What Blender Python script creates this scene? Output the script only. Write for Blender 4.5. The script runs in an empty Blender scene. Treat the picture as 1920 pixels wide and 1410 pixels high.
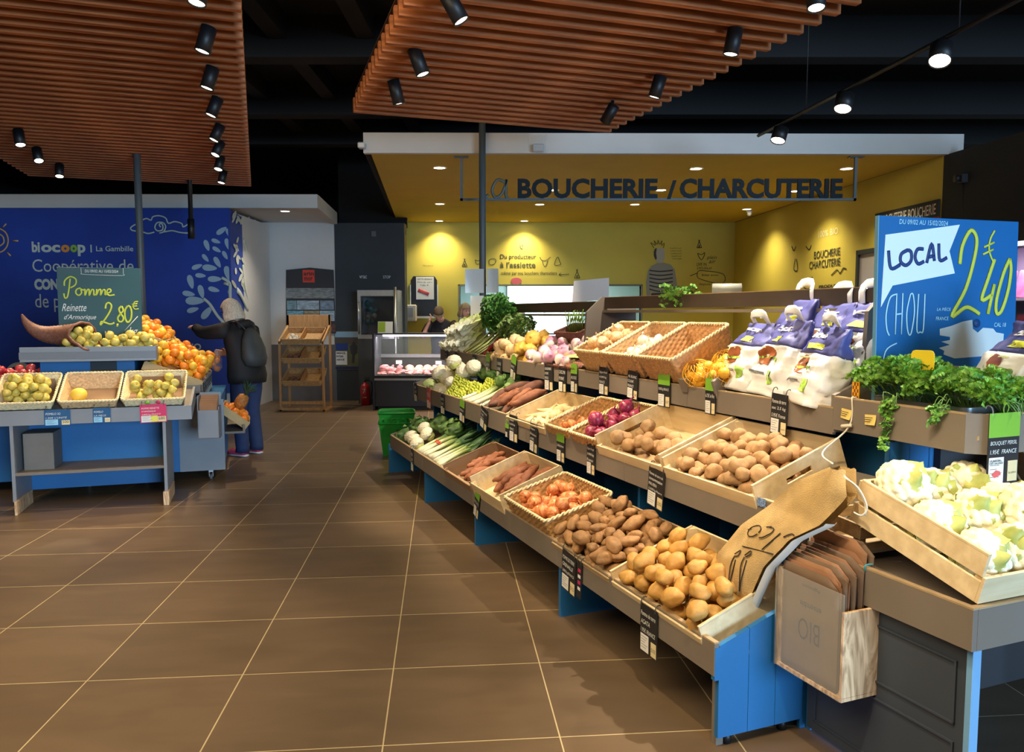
import bpy, bmesh, math, random
from mathutils import Vector, Matrix, Euler, noise
random.seed(7)
S = bpy.context.scene
COL = S.collection
PI = math.pi
V3 = Vector

# ---------------------------------------------------------------- camera
FPX = 1460.0                       # focal length in pixels of a 1920 x 1410 frame
PITCH = math.atan(117 / FPX)
EYE = 1.55
cam = bpy.data.objects.new('camera', bpy.data.cameras.new('camera'))
COL.objects.link(cam)
cam.data.sensor_fit = 'HORIZONTAL'; cam.data.sensor_width = 36.0
cam.data.lens = 36.0 * FPX / 1920.0
cam.data.clip_start = 0.05; cam.data.clip_end = 100
cam.location = (0, 0, EYE)
cam.rotation_euler = (PI / 2 - PITCH, 0, 0)
S.camera = cam

# ---------------------------------------------------------------- world, daylight, exposure
w = bpy.data.worlds.new('world'); S.world = w; w.use_nodes = True
w.node_tree.nodes['Background'].inputs[0].default_value = (0.80, 0.88, 1.0, 1)
w.node_tree.nodes['Background'].inputs[1].default_value = 0.10
S.view_settings.view_transform = 'Standard'
try: S.view_settings.look = 'None'
except Exception: pass
S.view_settings.gamma = 1.0
S.view_settings.use_curve_mapping = False
S.view_settings.exposure = 1.0
S.cycles.max_bounces = 6
S.cycles.diffuse_bounces = 3
S.cycles.glossy_bounces = 3
S.cycles.transparent_max_bounces = 8
S.cycles.use_denoising = True
S.cycles.caustics_reflective = False
S.cycles.caustics_refractive = False
S.cycles.sample_clamp_indirect = 4.0

def area(name, loc, aim, sx, sy, watt, col):
    l = bpy.data.lights.new(name, 'AREA'); l.shape = 'RECTANGLE'; l.size = sx; l.size_y = sy
    l.energy = watt; l.color = col
    o = bpy.data.objects.new(name, l); COL.objects.link(o); o.location = loc
    o.rotation_euler = (V3(aim) - V3(loc)).to_track_quat('-Z', 'Y').to_euler()
    return o
# daylight of the glazed shop front behind the photographer, to the right
area('shop_front_daylight', (7.4, -8.6, 2.0), (-1.2, 6.0, 0.7), 5.0, 3.6, 1050, (0.46, 0.72, 1.0))
# warm general light of the lamp rows hung over the aisle behind the photographer
area('aisle_lamp_row', (-2.4, 1.2, 3.9), (-2.4, 2.6, 0), 5.0, 3.0, 160, (1.0, 0.80, 0.52))

# ---------------------------------------------------------------- frames
class Frame:
    """ground frame: s runs along the row, t to the right of it"""
    def __init__(f, o, deg):
        a = math.radians(deg); f.o = V3((o[0], o[1], 0))
        f.d = V3((-math.sin(a), math.cos(a), 0)); f.n = V3((math.cos(a), math.sin(a), 0))
    def W(f, s, t, z): return f.o + f.d * s + f.n * t + V3((0, 0, z))
DF = Frame((0.7326, 2.663), 21.7)     # the long stepped vegetable stand
LF = Frame((-2.81, 6.235), 18.0)      # the fruit stand on the left
def basis(o, X, Y):
    X = V3(X).normalized(); Y = V3(Y).normalized(); Z = X.cross(Y).normalized(); Y = Z.cross(X)
    return Matrix(((X.x, Y.x, Z.x, o[0]), (X.y, Y.y, Z.y, o[1]), (X.z, Y.z, Z.z, o[2]), (0, 0, 0, 1)))
UP = V3((0, 0, 1))
def dfr(s, t, z, tilt=0, yaw=0):      # x to the viewer's right along the row, y into the shelf
    X = -DF.d; Y = DF.n * math.cos(tilt) + UP * math.sin(tilt)
    return basis(DF.W(s, t, z), X, Y) @ Matrix.Rotation(yaw, 4, 'Z')
def lfr(s, t, z, tilt=0, yaw=0):
    X = LF.n; Y = LF.d * math.cos(tilt) + UP * math.sin(tilt)
    return basis(LF.W(s, t, z), X, Y) @ Matrix.Rotation(yaw, 4, 'Z')
def T(x, y, z): return Matrix.Translation((x, y, z))
def R(a, ax): return Matrix.Rotation(a, 4, ax)
def Sc(x, y=None, z=None):
    if y is None: y = z = x
    return Matrix.Diagonal((x, y, z, 1))
def rnd(a, b): return random.uniform(a, b)

# ---------------------------------------------------------------- materials
def lin(c):
    r = []
    for v in c:
        v = v / 255.0
        r.append(v / 12.92 if v <= 0.04045 else ((v + 0.055) / 1.055) ** 2.4)
    return (r[0], r[1], r[2], 1)
MATS = {}
def mat(name, col, rough=0.6, metal=0.0, var=0.0, vs=8.0, col2=None, stretch=None, bump=0.0, bs=40.0, emit=0.0,
        alpha=1.0, trans=0.0, spec=0.5, rand=0.0, dist=0.0, sub=0.0):
    if name in MATS: return MATS[name]
    m = bpy.data.materials.new(name); m.use_nodes = True; MATS[name] = m
    nt = m.node_tree; b = nt.nodes['Principled BSDF']; L = nt.links.new
    c = lin(col); b.inputs['Base Color'].default_value = c
    b.inputs['Roughness'].default_value = rough; b.inputs['Metallic'].default_value = metal
    b.inputs['Specular IOR Level'].default_value = spec
    m.diffuse_color = c
    if emit: b.inputs['Emission Color'].default_value = c; b.inputs['Emission Strength'].default_value = emit
    if alpha < 1: b.inputs['Alpha'].default_value = alpha
    if trans: b.inputs['Transmission Weight'].default_value = trans
    tc = None
    if var or bump or col2:
        tc = nt.nodes.new('ShaderNodeTexCoord'); mp = nt.nodes.new('ShaderNodeMapping')
        L(tc.outputs['Object'], mp.inputs[0])
        if stretch: mp.inputs['Scale'].default_value = stretch
    src = None
    if var or col2:
        n = nt.nodes.new('ShaderNodeTexNoise'); n.inputs['Scale'].default_value = vs; n.inputs['Detail'].default_value = 4
        n.inputs['Distortion'].default_value = dist
        L(mp.outputs[0], n.inputs['Vector'])
        rp = nt.nodes.new('ShaderNodeValToRGB'); rp.color_ramp.elements[0].position = 0.36; rp.color_ramp.elements[1].position = 0.66
        c2 = lin(col2) if col2 else c
        rp.color_ramp.elements[0].color = [v * (1 - var) for v in c[:3]] + [1]
        rp.color_ramp.elements[1].color = [min(1, v * (1 + var)) for v in c2[:3]] + [1]
        L(n.outputs['Fac'], rp.inputs[0]); src = rp.outputs[0]
    if rand:
        oi = nt.nodes.new('ShaderNodeObjectInfo'); hs = nt.nodes.new('ShaderNodeHueSaturation')
        ma = nt.nodes.new('ShaderNodeMapRange'); ma.inputs['To Min'].default_value = 1 - rand; ma.inputs['To Max'].default_value = 1 + rand
        L(oi.outputs['Random'], ma.inputs['Value']); L(ma.outputs[0], hs.inputs['Value'])
        if src: L(src, hs.inputs['Color'])
        else: hs.inputs['Color'].default_value = c
        src = hs.outputs[0]
    if src: L(src, b.inputs['Base Color'])
    if bump:
        n2 = nt.nodes.new('ShaderNodeTexNoise'); n2.inputs['Scale'].default_value = bs; n2.inputs['Detail'].default_value = 3
        L(mp.outputs[0], n2.inputs['Vector'])
        bp = nt.nodes.new('ShaderNodeBump'); bp.inputs['Strength'].default_value = bump; bp.inputs['Distance'].default_value = 0.01
        L(n2.outputs['Fac'], bp.inputs['Height']); L(bp.outputs[0], b.inputs['Normal'])
    return m
def ramp_mat(name, stops, axis='Z', lo=0.0, hi=1.0, rough=0.6, noise_amt=0.15, ns=20.0, rand=0.0):
    """colour bands along one of the thing's own axes (leek, radish, chard ...)"""
    if name in MATS: return MATS[name]
    m = bpy.data.materials.new(name); m.use_nodes = True; MATS[name] = m
    nt = m.node_tree; b = nt.nodes['Principled BSDF']; L = nt.links.new
    tc = nt.nodes.new('ShaderNodeTexCoord'); sp = nt.nodes.new('ShaderNodeSeparateXYZ'); L(tc.outputs['Object'], sp.inputs[0])
    mr = nt.nodes.new('ShaderNodeMapRange'); mr.inputs['From Min'].default_value = lo; mr.inputs['From Max'].default_value = hi
    L(sp.outputs[axis], mr.inputs['Value'])
    n = nt.nodes.new('ShaderNodeTexNoise'); n.inputs['Scale'].default_value = ns; L(tc.outputs['Object'], n.inputs['Vector'])
    ad = nt.nodes.new('ShaderNodeMath'); ad.operation = 'MULTIPLY_ADD'; ad.inputs[1].default_value = noise_amt; 
    L(n.outputs['Fac'], ad.inputs[0]); L(mr.outputs[0], ad.inputs[2])
    sb = nt.nodes.new('ShaderNodeMath'); sb.operation = 'SUBTRACT'; sb.inputs[1].default_value = noise_amt / 2; L(ad.outputs[0], sb.inputs[0])
    rp = nt.nodes.new('ShaderNodeValToRGB'); e = rp.color_ramp.elements
    e[0].position, e[0].color = stops[0][0], lin(stops[0][1]); e[1].position, e[1].color = stops[-1][0], lin(stops[-1][1])
    for p, c in stops[1:-1]:
        q = e.new(p); q.color = lin(c)
    L(sb.outputs[0], rp.inputs[0])
    src = rp.outputs[0]
    if rand:
        oi = nt.nodes.new('ShaderNodeObjectInfo'); hs = nt.nodes.new('ShaderNodeHueSaturation')
        ma = nt.nodes.new('ShaderNodeMapRange'); ma.inputs['To Min'].default_value = 1 - rand; ma.inputs['To Max'].default_value = 1 + rand
        L(oi.outputs['Random'], ma.inputs['Value']); L(ma.outputs[0], hs.inputs['Value']); L(src, hs.inputs['Color']); src = hs.outputs[0]
    L(src, b.inputs['Base Color']); b.inputs['Roughness'].default_value = rough
    return m

# ---------------------------------------------------------------- mesh building
class MB:
    def __init__(s): s.bm = bmesh.new(); s.mi = 0
    def _done(s, fs):
        for f in fs: f.material_index = s.mi
    def box(s, x0, x1, y0, y1, z0, z1, M=None, bev=0.0):
        vs = [s.bm.verts.new(V3(p)) for p in ((x0, y0, z0), (x1, y0, z0), (x1, y1, z0), (x0, y1, z0), (x0, y0, z1), (x1, y0, z1), (x1, y1, z1), (x0, y1, z1))]
        fs = [s.bm.faces.new([vs[i] for i in q]) for q in ((3, 2, 1, 0), (4, 5, 6, 7), (0, 1, 5, 4), (1, 2, 6, 5), (2, 3, 7, 6), (3, 0, 4, 7))]
        if bev:
            r = bmesh.ops.bevel(s.bm, geom=list({e for f in fs for e in f.edges}), offset=bev, segments=1, affect='EDGES', clamp_overlap=True)
            fs = list({f for f in r['faces']} | {f for f in fs if f.is_valid})
            vs = list({v for f in fs for v in f.verts})
        if M is not None:
            for v in vs: v.co = M @ v.co
        s._done(fs); return s
    def poly(s, pts, h=None, M=None, axis=(0, 0, 1)):
        """polygon, extruded by the vector axis*h when h is given"""
        a = V3(axis)
        v0 = [s.bm.verts.new(V3(p)) for p in pts]
        if h is None:
            fs = [s.bm.faces.new(v0)]; vs = v0
        else:
            v1 = [s.bm.verts.new(V3(p) + a * h) for p in pts]; n = len(pts); vs = v0 + v1
            fs = [s.bm.faces.new(list(reversed(v0))), s.bm.faces.new(v1)]
            for i in range(n): fs.append(s.bm.faces.new((v0[i], v0[(i + 1) % n], v1[(i + 1) % n], v1[i])))
        if M is not None:
            for v in vs: v.co = M @ v.co
        s._done(fs); return s
    def rings(s, rs, cap=True, closed=True, M=None, smooth=True):
        rv = [[s.bm.verts.new(M @ V3(p) if M is not None else V3(p)) for p in r] for r in rs]
        n = len(rs[0]); fs = []
        for a, b in zip(rv, rv[1:]):
            for i in range(n if closed else n - 1):
                j = (i + 1) % n
                try: fs.append(s.bm.faces.new((a[i], a[j], b[j], b[i])))
                except ValueError: pass
        if cap:
            for r, rev in ((rv[0], True), (rv[-1], False)):
                try: fs.append(s.bm.faces.new(list(reversed(r)) if rev else r))
                except ValueError: pass
        for f in fs: f.smooth = smooth
        s._done(fs); return s
    def tube(s, pts, rad, seg=8, cap=True, ell=None, M=None, up=None):
        """tube along pts; rad number or list; ell=(a,b) flattens the section"""
        pts = [V3(p) for p in pts]; n = len(pts)
        rad = rad if isinstance(rad, (list, tuple)) else [rad] * n
        rs = []; ref = V3(up) if up else None
        for i, p in enumerate(pts):
            t = (pts[min(i + 1, n - 1)] - pts[max(i - 1, 0)]).normalized()
            if ref is None: ref = V3((0, 0, 1)) if abs(t.z) < 0.9 else V3((1, 0, 0))
            x = ref.cross(t)
            if x.length < 1e-4: x = V3((1, 0, 0)).cross(t)
            x.normalize(); y = t.cross(x); ref = y
            if up: ref = V3(up)
            r = rad[i]; ea, eb = (ell if ell and not isinstance(ell[0], (tuple, list)) else (ell[i] if ell else (1, 1)))
            rs.append([p + x * (math.cos(2 * PI * k / seg) * r * ea) + y * (math.sin(2 * PI * k / seg) * r * eb) for k in range(seg)])
        return s.rings(rs, cap=cap, M=M)
    def cyl(s, p0, p1, r, r2=None, seg=16): return s.tube([p0, p1], [r, r if r2 is None else r2], seg)
    def lathe(s, prof, seg=20, M=None, cap=True):
        return s.rings([[(r * math.cos(2 * PI * k / seg), r * math.sin(2 * PI * k / seg), z) for k in range(seg)] for r, z in prof], cap=cap, M=M)
    def grid(s, fn, nu, nv, smooth=True, wrap=False):
        g = [[s.bm.verts.new(V3(fn(i / nu, j / nv))) for j in range(nv + 1)] for i in range(nu if wrap else nu + 1)]
        fs = []
        for i in range(nu):
            for j in range(nv):
                a, b = g[i], g[(i + 1) % len(g)]
                try: fs.append(s.bm.faces.new((a[j], b[j], b[j + 1], a[j + 1])))
                except ValueError: pass
        for f in fs: f.smooth = smooth
        s._done(fs); return s
    def ico(s, c, r, sub=2, M=None):
        r_ = bmesh.ops.create_icosphere(s.bm, subdivisions=sub, radius=1.0)
        for v in r_['verts']:
            v.co = V3((v.co.x * r[0], v.co.y * r[1], v.co.z * r[2])) if isinstance(r, (tuple, list)) else v.co * r
            if M is not None: v.co = M @ v.co
            v.co += V3(c)
        fs = {f for v in r_['verts'] for f in v.link_faces}
        for f in fs: f.smooth = True
        s._done(fs); return s
    def mesh(s, name):
        me = bpy.data.meshes.new(name); s.bm.to_mesh(me); s.bm.free(); return me
    def build(s, name, m, parent=None, M=None):
        return obj(name, s.mesh(name), m, parent, M)

def obj(name, me, m=None, parent=None, M=None):
    o = bpy.data.objects.new(name, me); COL.objects.link(o)
    if m is not None and not me.materials:
        for q in (m if isinstance(m, (list, tuple)) else [m]): me.materials.append(q)
    if parent: o.parent = parent
    if M is not None: o.matrix_basis = M
    return o
def tag(o, label, cat, group=None):
    o['label'] = label; o['category'] = cat
    if group: o['group'] = group
    return o
def struct(o, label=None):
    o['kind'] = 'structure'
    if label: o['label'] = label
    return o
def thing(name, label, cat, M=None, group=None):
    o = bpy.data.objects.new(name, None); COL.objects.link(o); o.empty_display_size = 0.05
    if M is not None: o.matrix_basis = M
    return tag(o, label, cat, group)
KIDS = {}
def dup(root, M, label=None, group=None):
    """a copy of a thing with copies of its parts and sub-parts"""
    def cp(o, par):
        c = o.copy(); COL.objects.link(c)
        if par: c.parent = par
        for ch in [k for k in o.children]: cp(ch, c)
        return c
    r = cp(root, None); r.matrix_basis = M
    if label: r['label'] = label
    if group: r['group'] = group
    return r

# lettering: the built-in font turned into a mesh
def text_mesh(body, size=0.1, bold=0.0, ext=0.0, align='LEFT', shear=0.0, xs=1.0, lh=1.0):
    cu = bpy.data.curves.new('lettering', 'FONT'); cu.body = body; cu.size = size; cu.extrude = ext; cu.offset = bold
    cu.align_x = align; cu.shear = shear; cu.space_line = lh; cu.resolution_u = 3
    o = bpy.data.objects.new('lettering', cu); COL.objects.link(o)
    dg = bpy.context.evaluated_depsgraph_get()
    me = bpy.data.meshes.new_from_object(o.evaluated_get(dg))
    COL.objects.unlink(o); bpy.data.objects.remove(o); bpy.data.curves.remove(cu)
    if xs != 1.0:
        for v in me.vertices: v.co.x *= xs
    me.materials.clear()
    return me
def text(body, m, parent, M, size=0.1, name='lettering', **k):
    return obj(name, text_mesh(body, size, **k), m, parent, M)
def fit_text(body, m, parent, M, width, height=None, name='lettering', **k):
    """lettering scaled to a width (and cap height)"""
    me = text_mesh(body, 0.1, **k)
    xs = [v.co.x for v in me.vertices]; ys = [v.co.y for v in me.vertices]
    x0, x1, y0, y1 = min(xs), max(xs), min(ys), max(ys)
    sx = width / (x1 - x0); sy = height / (y1 - y0) if height else sx
    for v in me.vertices: v.co = V3(((v.co.x - x0) * sx, (v.co.y - y0) * sy, v.co.z))
    return obj(name, me, m, parent, M)
def smooth_path(pts, n=6):
    P = [V3((p[0], p[1], p[2] if len(p) > 2 else 0)) for p in pts]
    if len(P) < 3: return P
    out = []
    for i in range(len(P) - 1):
        a, b, c, d = P[max(i - 1, 0)], P[i], P[i + 1], P[min(i + 2, len(P) - 1)]
        for k in range(n):
            t = k / n
            out.append(0.5 * ((2 * b) + (c - a) * t + (2 * a - 5 * b + 4 * c - d) * t * t + (3 * b - a - 3 * c + d) * t ** 3))
    return out + [P[-1]]
def strokes(lines, wid, m, parent, M, name='lettering', sm=True, sx=1.0, sy=1.0):
    """hand-drawn lines: flat rounded brush strokes"""
    b = MB()
    for ln in lines:
        q = [(p[0] * sx, p[1] * sy) for p in ln]
        b.tube(smooth_path(q, 5) if sm else [V3((p[0], p[1], 0)) for p in q], wid / 2, seg=6, ell=(1, 0.25), up=(0, 0, 1))
    return b.build(name, m, parent, M)
# ================================================================ materials of the place
mTILE = bpy.data.materials.new('brown_floor_tile'); mTILE.use_nodes = True
def _tile():
    nt = mTILE.node_tree; b = nt.nodes['Principled BSDF']; L = nt.links.new
    tc = nt.nodes.new('ShaderNodeTexCoord')
    br = nt.nodes.new('ShaderNodeTexBrick'); br.offset = 0.0; br.squash = 1.0
    br.inputs['Scale'].default_value = 1.0; br.inputs['Brick Width'].default_value = 0.643; br.inputs['Row Height'].default_value = 0.612
    br.inputs['Mortar Size'].default_value = 0.0028; br.inputs['Mortar Smooth'].default_value = 0.1; br.inputs['Bias'].default_value = 0.0
    br.inputs['Color1'].default_value = lin((101, 83, 63)); br.inputs['Color2'].default_value = lin((111, 91, 69)); br.inputs['Mortar'].default_value = lin((190, 170, 130))
    L(tc.outputs['Object'], br.inputs['Vector'])
    n = nt.nodes.new('ShaderNodeTexNoise'); n.inputs['Scale'].default_value = 2.2; n.inputs['Detail'].default_value = 8; n.inputs['Distortion'].default_value = 0.6
    mp = nt.nodes.new('ShaderNodeMapping'); mp.inputs['Scale'].default_value = (1, 3.0, 1); L(tc.outputs['Object'], mp.inputs[0]); L(mp.outputs[0], n.inputs['Vector'])
    mx = nt.nodes.new('ShaderNodeMix'); mx.data_type = 'RGBA'; mx.blend_type = 'OVERLAY'; mx.inputs[0].default_value = 0.30
    L(br.outputs['Color'], mx.inputs['A']); L(n.outputs['Fac'], mx.inputs['B']); L(mx.outputs['Result'], b.inputs['Base Color'])
    b.inputs['Roughness'].default_value = 0.38; b.inputs['Specular IOR Level'].default_value = 0.35
    bp = nt.nodes.new('ShaderNodeBump'); bp.inputs['Strength'].default_value = 0.25; bp.inputs['Distance'].default_value = 0.002; bp.invert = True
    L(br.outputs['Fac'], bp.inputs['Height']); L(bp.outputs[0], b.inputs['Normal'])
_tile()
mBLACK = mat('black_ceiling_paint', (7, 7, 8), 0.9)
mBEAM = mat('black_steel', (13, 13, 14), 0.8)
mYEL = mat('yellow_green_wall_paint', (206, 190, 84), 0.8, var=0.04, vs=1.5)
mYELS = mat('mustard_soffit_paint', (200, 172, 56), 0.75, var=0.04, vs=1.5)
mWHITE = mat('white_wall_paint', (206, 203, 198), 0.75, var=0.03, vs=2)
mSLATE = mat('slate_wall_paint', (46, 52, 57), 0.7, var=0.06, vs=2)
mCHAR = mat('charcoal_wall_paint', (44, 45, 45), 0.8, var=0.06, vs=2)
mGREYW = mat('grey_wainscot', (96, 94, 95), 0.7, var=0.05)
mWOOD = mat('larch_slat_wood', (152, 86, 42), 0.6, var=0.25, vs=6.0, stretch=(0.35, 6, 6), col2=(176, 104, 54))
mLAMP = mat('warm_lamp_glass', (255, 236, 205), 0.4, emit=9.0)
mBLK = mat('black_powder_coat', (20, 20, 22), 0.5)
mPOLE = mat('dark_grey_steel', (84, 90, 90), 0.5, metal=0.1)
mSTEEL = mat('brushed_steel', (176, 182, 186), 0.32, metal=0.9, var=0.05, vs=30)
mINK = mat('dark_grey_wall_print', (62, 64, 52), 0.8)
mINKL = mat('soft_grey_wall_print', (118, 116, 62), 0.8)
mPAPER = mat('white_paper', (228, 228, 224), 0.7)
mBANNER = mat('blue_banner_cloth', (42, 68, 156), 0.55, var=0.10, vs=1.3, bump=0.12, bs=3.0)
mBPRINT = mat('pale_banner_print', (208, 212, 196), 0.6)

# ================================================================ setting
def flat(name, pts, m, thick=None, axis=(0, 0, 1)):
    b = MB(); b.poly(pts, thick, axis=axis); return struct(b.build(name, m))
fl = MB(); fl.box(-14, 14, -10, 26, -0.06, 0)
floor = struct(fl.build('floor', mTILE)); floor.rotation_euler = (0, 0, math.radians(5.1))
floor.location = (-1.105, 2.63, 0)
b = MB(); b.box(-14, 10, -6, 22, 4.6, 4.7); struct(b.build('ceiling', mBLACK))
for k, (y, x0, x1) in enumerate([(6.2, -12, 9), (8.3, -12, 9), (10.6, -12, 9), (12.4, -12, 9)]):
    b = MB(); b.box(x0, x1, y - 0.06, y + 0.06, 4.18, 4.6); b.box(x0, x1, y - 0.12, y + 0.12, 4.16, 4.19); struct(b.build('trim_%d' % (k + 1), mBEAM))
for k, x in enumerate((-3.3, -2.4, -1.5)):
    b = MB(); b.box(x - 0.09, x + 0.09, 2.5, 14, 4.36, 4.6); struct(b.build('trim_%d' % (k + 5), mBEAM))

# yellow butcher's alcove: soffit, white fascia, back and right walls
YF, YB, ZS = 8.6, 15.0, 3.28
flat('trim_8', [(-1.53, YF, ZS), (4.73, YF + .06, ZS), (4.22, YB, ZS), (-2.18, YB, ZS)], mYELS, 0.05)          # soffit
b = MB(); b.poly([(-1.60, YF - .05, ZS - .005), (4.90, YF + .02, ZS - .005), (4.90, YF + .1, ZS - .005), (-1.60, YF + .03, ZS - .005)], 0.215)
struct(b.build('trim_9', mWHITE), 'white fascia band over the yellow alcove')
b = MB(); b.poly([(-1.62, YF, ZS + .05), (-2.25, YB, ZS + .05), (-2.2, YB, ZS + .05), (-1.56, YF, ZS + .05)], 0.16); struct(b.build('trim_10', mBLACK))
# back wall with the opening to the back room (x -1.00 .. 2.47, z 0.95 .. 2.08)
b = MB()
for x0, x1, z0, z1 in ((-2.18, -1.0, 0, ZS), (2.47, 4.30, 0, ZS), (-1.0, 2.47, 2.08, ZS), (-1.0, 2.47, 0, 0.95)):
    b.box(x0, x1, YB, YB + .16, z0, z1)
struct(b.build('wall_back', mYEL))
def wallq(name, a, c, z0, z1, m, th=0.1):
    """upright wall from ground point a to c; thickness grows to the right of a->c"""
    a = V3((a[0], a[1], 0)); c = V3((c[0], c[1], 0)); t = (c - a).normalized(); nrm = V3((t.y, -t.x, 0)) * th
    b = MB(); b.poly([a + UP * z0, c + UP * z0, c + nrm + UP * z0, a + nrm + UP * z0], z1 - z0); return struct(b.build(name, m))
wallq('wall_right_yellow', (4.24, YB + .1), (4.735, YF + .1), -0.0, ZS, mYEL, -0.12)
wallq('wall_right', (4.735, YF + .1), (5.55, 2.2), 0, ZS, mCHAR, -0.12)
# pale back room seen through the opening
mROOM = mat('pale_green_room_paint', (160, 188, 184), 0.8)
b = MB(); b.box(-1.9, 3.6, 18.0, 18.1, 0, 2.7); struct(b.build('wall_room_back', mROOM))
b = MB(); b.box(-1.9, -1.8, YB + .16, 18, 0, 2.7); struct(b.build('wall_room_left', mROOM))
b = MB(); b.box(3.6, 3.7, YB + .16, 18.1, 0, 2.7); struct(b.build('wall_room_right', mROOM))
b = MB(); b.box(-1.9, 3.7, YB + .16, 18.1, 2.7, 2.76); struct(b.build('wall_room_ceiling', mROOM))
mFRAME = mat('white_window_frame', (225, 228, 226), 0.5)
mSKYP = mat('daylit_window_pane', (225, 238, 250), 0.4, emit=.62)
wn = bpy.data.objects.new('window_1', None); COL.objects.link(wn); struct(wn, 'white-framed window bright with daylight in the back room')
wn.location = (0.75, 17.95, 1.3)
b = MB(); b.box(-.86, -.8, -.03, .03, -.4, .95); b.box(.8, .86, -.03, .03, -.4, .95); b.box(-.86, .86, -.03, .03, .95, 1.0); b.box(-.86, .86, -.03, .03, -.45, -.4); b.box(-.03, .03, -.03, .03, -.4, .95); b.box(-.8, .8, -.03, .03, .3, .35); b.build('window_frame', mFRAME, wn)
for x0, x1, z0, z1 in ((-.8, -.03, -.4, .3), (.03, .8, -.4, .3), (-.8, -.03, .35, .95), (.03, .8, .35, .95)):
    b = MB(); b.box(x0, x1, -.01, .01, z0, z1); b.build('pane', mSKYP, wn)
area('back_room_lamp', (0.8, 16.8, 2.65), (0.8, 16.8, 0), 1.6, 0.8, 60, (0.86, 0.95, 1.0))
# grey reveal of the opening
b = MB(); b.box(-1.03, -1.0, YB - .02, YB + .16, .95, 2.1); b.box(2.47, 2.5, YB - .02, YB + .16, .95, 2.1); b.box(-1.03, 2.5, YB - .02, YB + .16, 2.08, 2.11)
struct(b.build('trim_11', mat('grey_reveal', (120, 120, 96), 0.6)))

# left: bulkhead, white wall, slate wall
LY, WY = 11.75, 13.9
b = MB(); b.poly([(-9.5, LY, 3.12), (-2.9, LY + .02, 3.12), (-2.9, LY + .1, 3.12), (-9.5, LY + .1, 3.12)], 0.2); struct(b.build('trim_12', mWHITE), 'white bulkhead band over the blue banner')
b = MB(); b.poly([(-2.98, LY + .1, 3.12), (-2.9, LY + .1, 3.12), (-3.08, WY, 3.12), (-3.16, WY, 3.12)], 0.2); struct(b.build('trim_13', mWHITE))
flat('trim_14', [(-9.5, LY + .05, 3.15), (-2.95, LY + .05, 3.15), (-3.1, WY, 3.15), (-9.5, WY, 3.15)], mWHITE, 0.04)   # white soffit
b = MB(); b.box(-9.5, -3.13, WY, WY + .12, 0, 3.15); struct(b.build('wall_left_back', mWHITE))
b = MB(); b.box(-4.35, -3.13, WY - .03, WY, 0, 1.0); struct(b.build('baseboard_left', mGREYW))
b = MB(); b.box(-3.13, -1.9, WY - .02, WY + .3, 0, 3.14); struct(b.build('wall_slate', mSLATE))
b = MB(); b.box(-3.13, -1.9, WY + .35, WY + .45, 3.1, 4.6); struct(b.build('wall_above', mBLACK))
b = MB(); b.box(-12, 9, 21, 21.1, 0, 4.6); struct(b.build('wall_far', mBLACK))
b = MB(); b.box(-12.1, -12, -6, 21, 0, 4.6); struct(b.build('wall_left', mCHAR))

# ---------------------------------------------------------------- slatted wooden ceiling rafts
def raft(label, t0, t1, s0, s1):
    r = thing('slatted_ceiling_raft', label, 'slatted ceiling', basis(LF.W(s0, t0, 3.2), LF.n, LF.d), 'hanging slatted wood ceilings')
    W_, D_ = t1 - t0, s1 - s0
    n = int(D_ / 0.155)
    me = None
    for k in range(n + 1):
        y = D_ - k * 0.155
        if me is None:
            b = MB(); b.box(0, W_, -0.045, 0, 0, 0.115, bev=0.003); me = b.mesh('slat'); me.materials.append(mWOOD)
        o = obj('slat', me, None, r, T(0, y, 0))
    for x in (0.35, W_ / 2, W_ - 0.35):
        b = MB(); b.box(x - .025, x + .025, 0, D_, .116, .165); b.build('carrier', mBEAM, r)
    b = MB(); b.box(0.02, W_ - .02, 0, D_, .17, .18); b.build('backing_board', mat('dark_stained_board', (70, 42, 26), 0.8), r)
    for x in (0.35, W_ - .35):
        for y in (0.4, D_ - .4):
            b = MB(); b.cyl((x, y, .16), (x, y, 1.4), .006, seg=6); b.build('hanger_rod', mBEAM, r)
    return r
raft('slatted wooden ceiling raft hanging over the fruit stand on the left', -1.85, 0.70, -3.4, 4.08)
raft('slatted wooden ceiling raft hanging over the middle of the shop', 1.53, 3.85, -5.6, -0.14)

# ---------------------------------------------------------------- lamps
def spot_lamp(pos, aim, watt, label, group, r=0.045, h=0.15, angle=42, col=(1.0, 0.78, 0.50), blend=0.6, up=None):
    """black cylinder spotlight with its own light; pos = middle of the lens"""
    pos = V3(pos); dr = (V3(aim) - pos).normalized()
    root = thing('spotlight', label, 'spotlight', T(*pos), group)
    q = dr.to_track_quat('-Z', 'Y').to_matrix().to_4x4()
    b = MB(); b.lathe([(r * .55, h), (r, h - .004), (r, -.002), (r - .005, -.002), (r - .006, .012), (r * .5, .013)], 20, M=q, cap=True); b.build('housing', mBLK, root)
    b = MB(); b.lathe([(r - .007, .006), (r * .5, .007), (.001, .0075)], 20, M=q); b.build('lens', mLAMP, root)
    top = (up if up is not None else 3.2) - pos.z
    a = q @ V3((0, 0, h * .8))
    b = MB(); b.cyl(a, (a.x, a.y, max(top, a.z + .02)), .012, seg=8); b.build('mount', mBLK, root)
    l = bpy.data.lights.new('spot_beam', 'SPOT'); l.energy = watt; l.color = col; l.spot_size = math.radians(angle); l.spot_blend = blend; l.shadow_soft_size = 0.03
    o = bpy.data.objects.new('spot_beam', l); COL.objects.link(o); o.parent = root; o.location = dr * 0.02
    o.rotation_euler = dr.to_track_quat('-Z', 'Y').to_euler()
    return root
G1 = 'spotlights under the left ceiling raft'; G2 = 'spotlights under the middle ceiling raft'; G3 = 'track spotlights'
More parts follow.
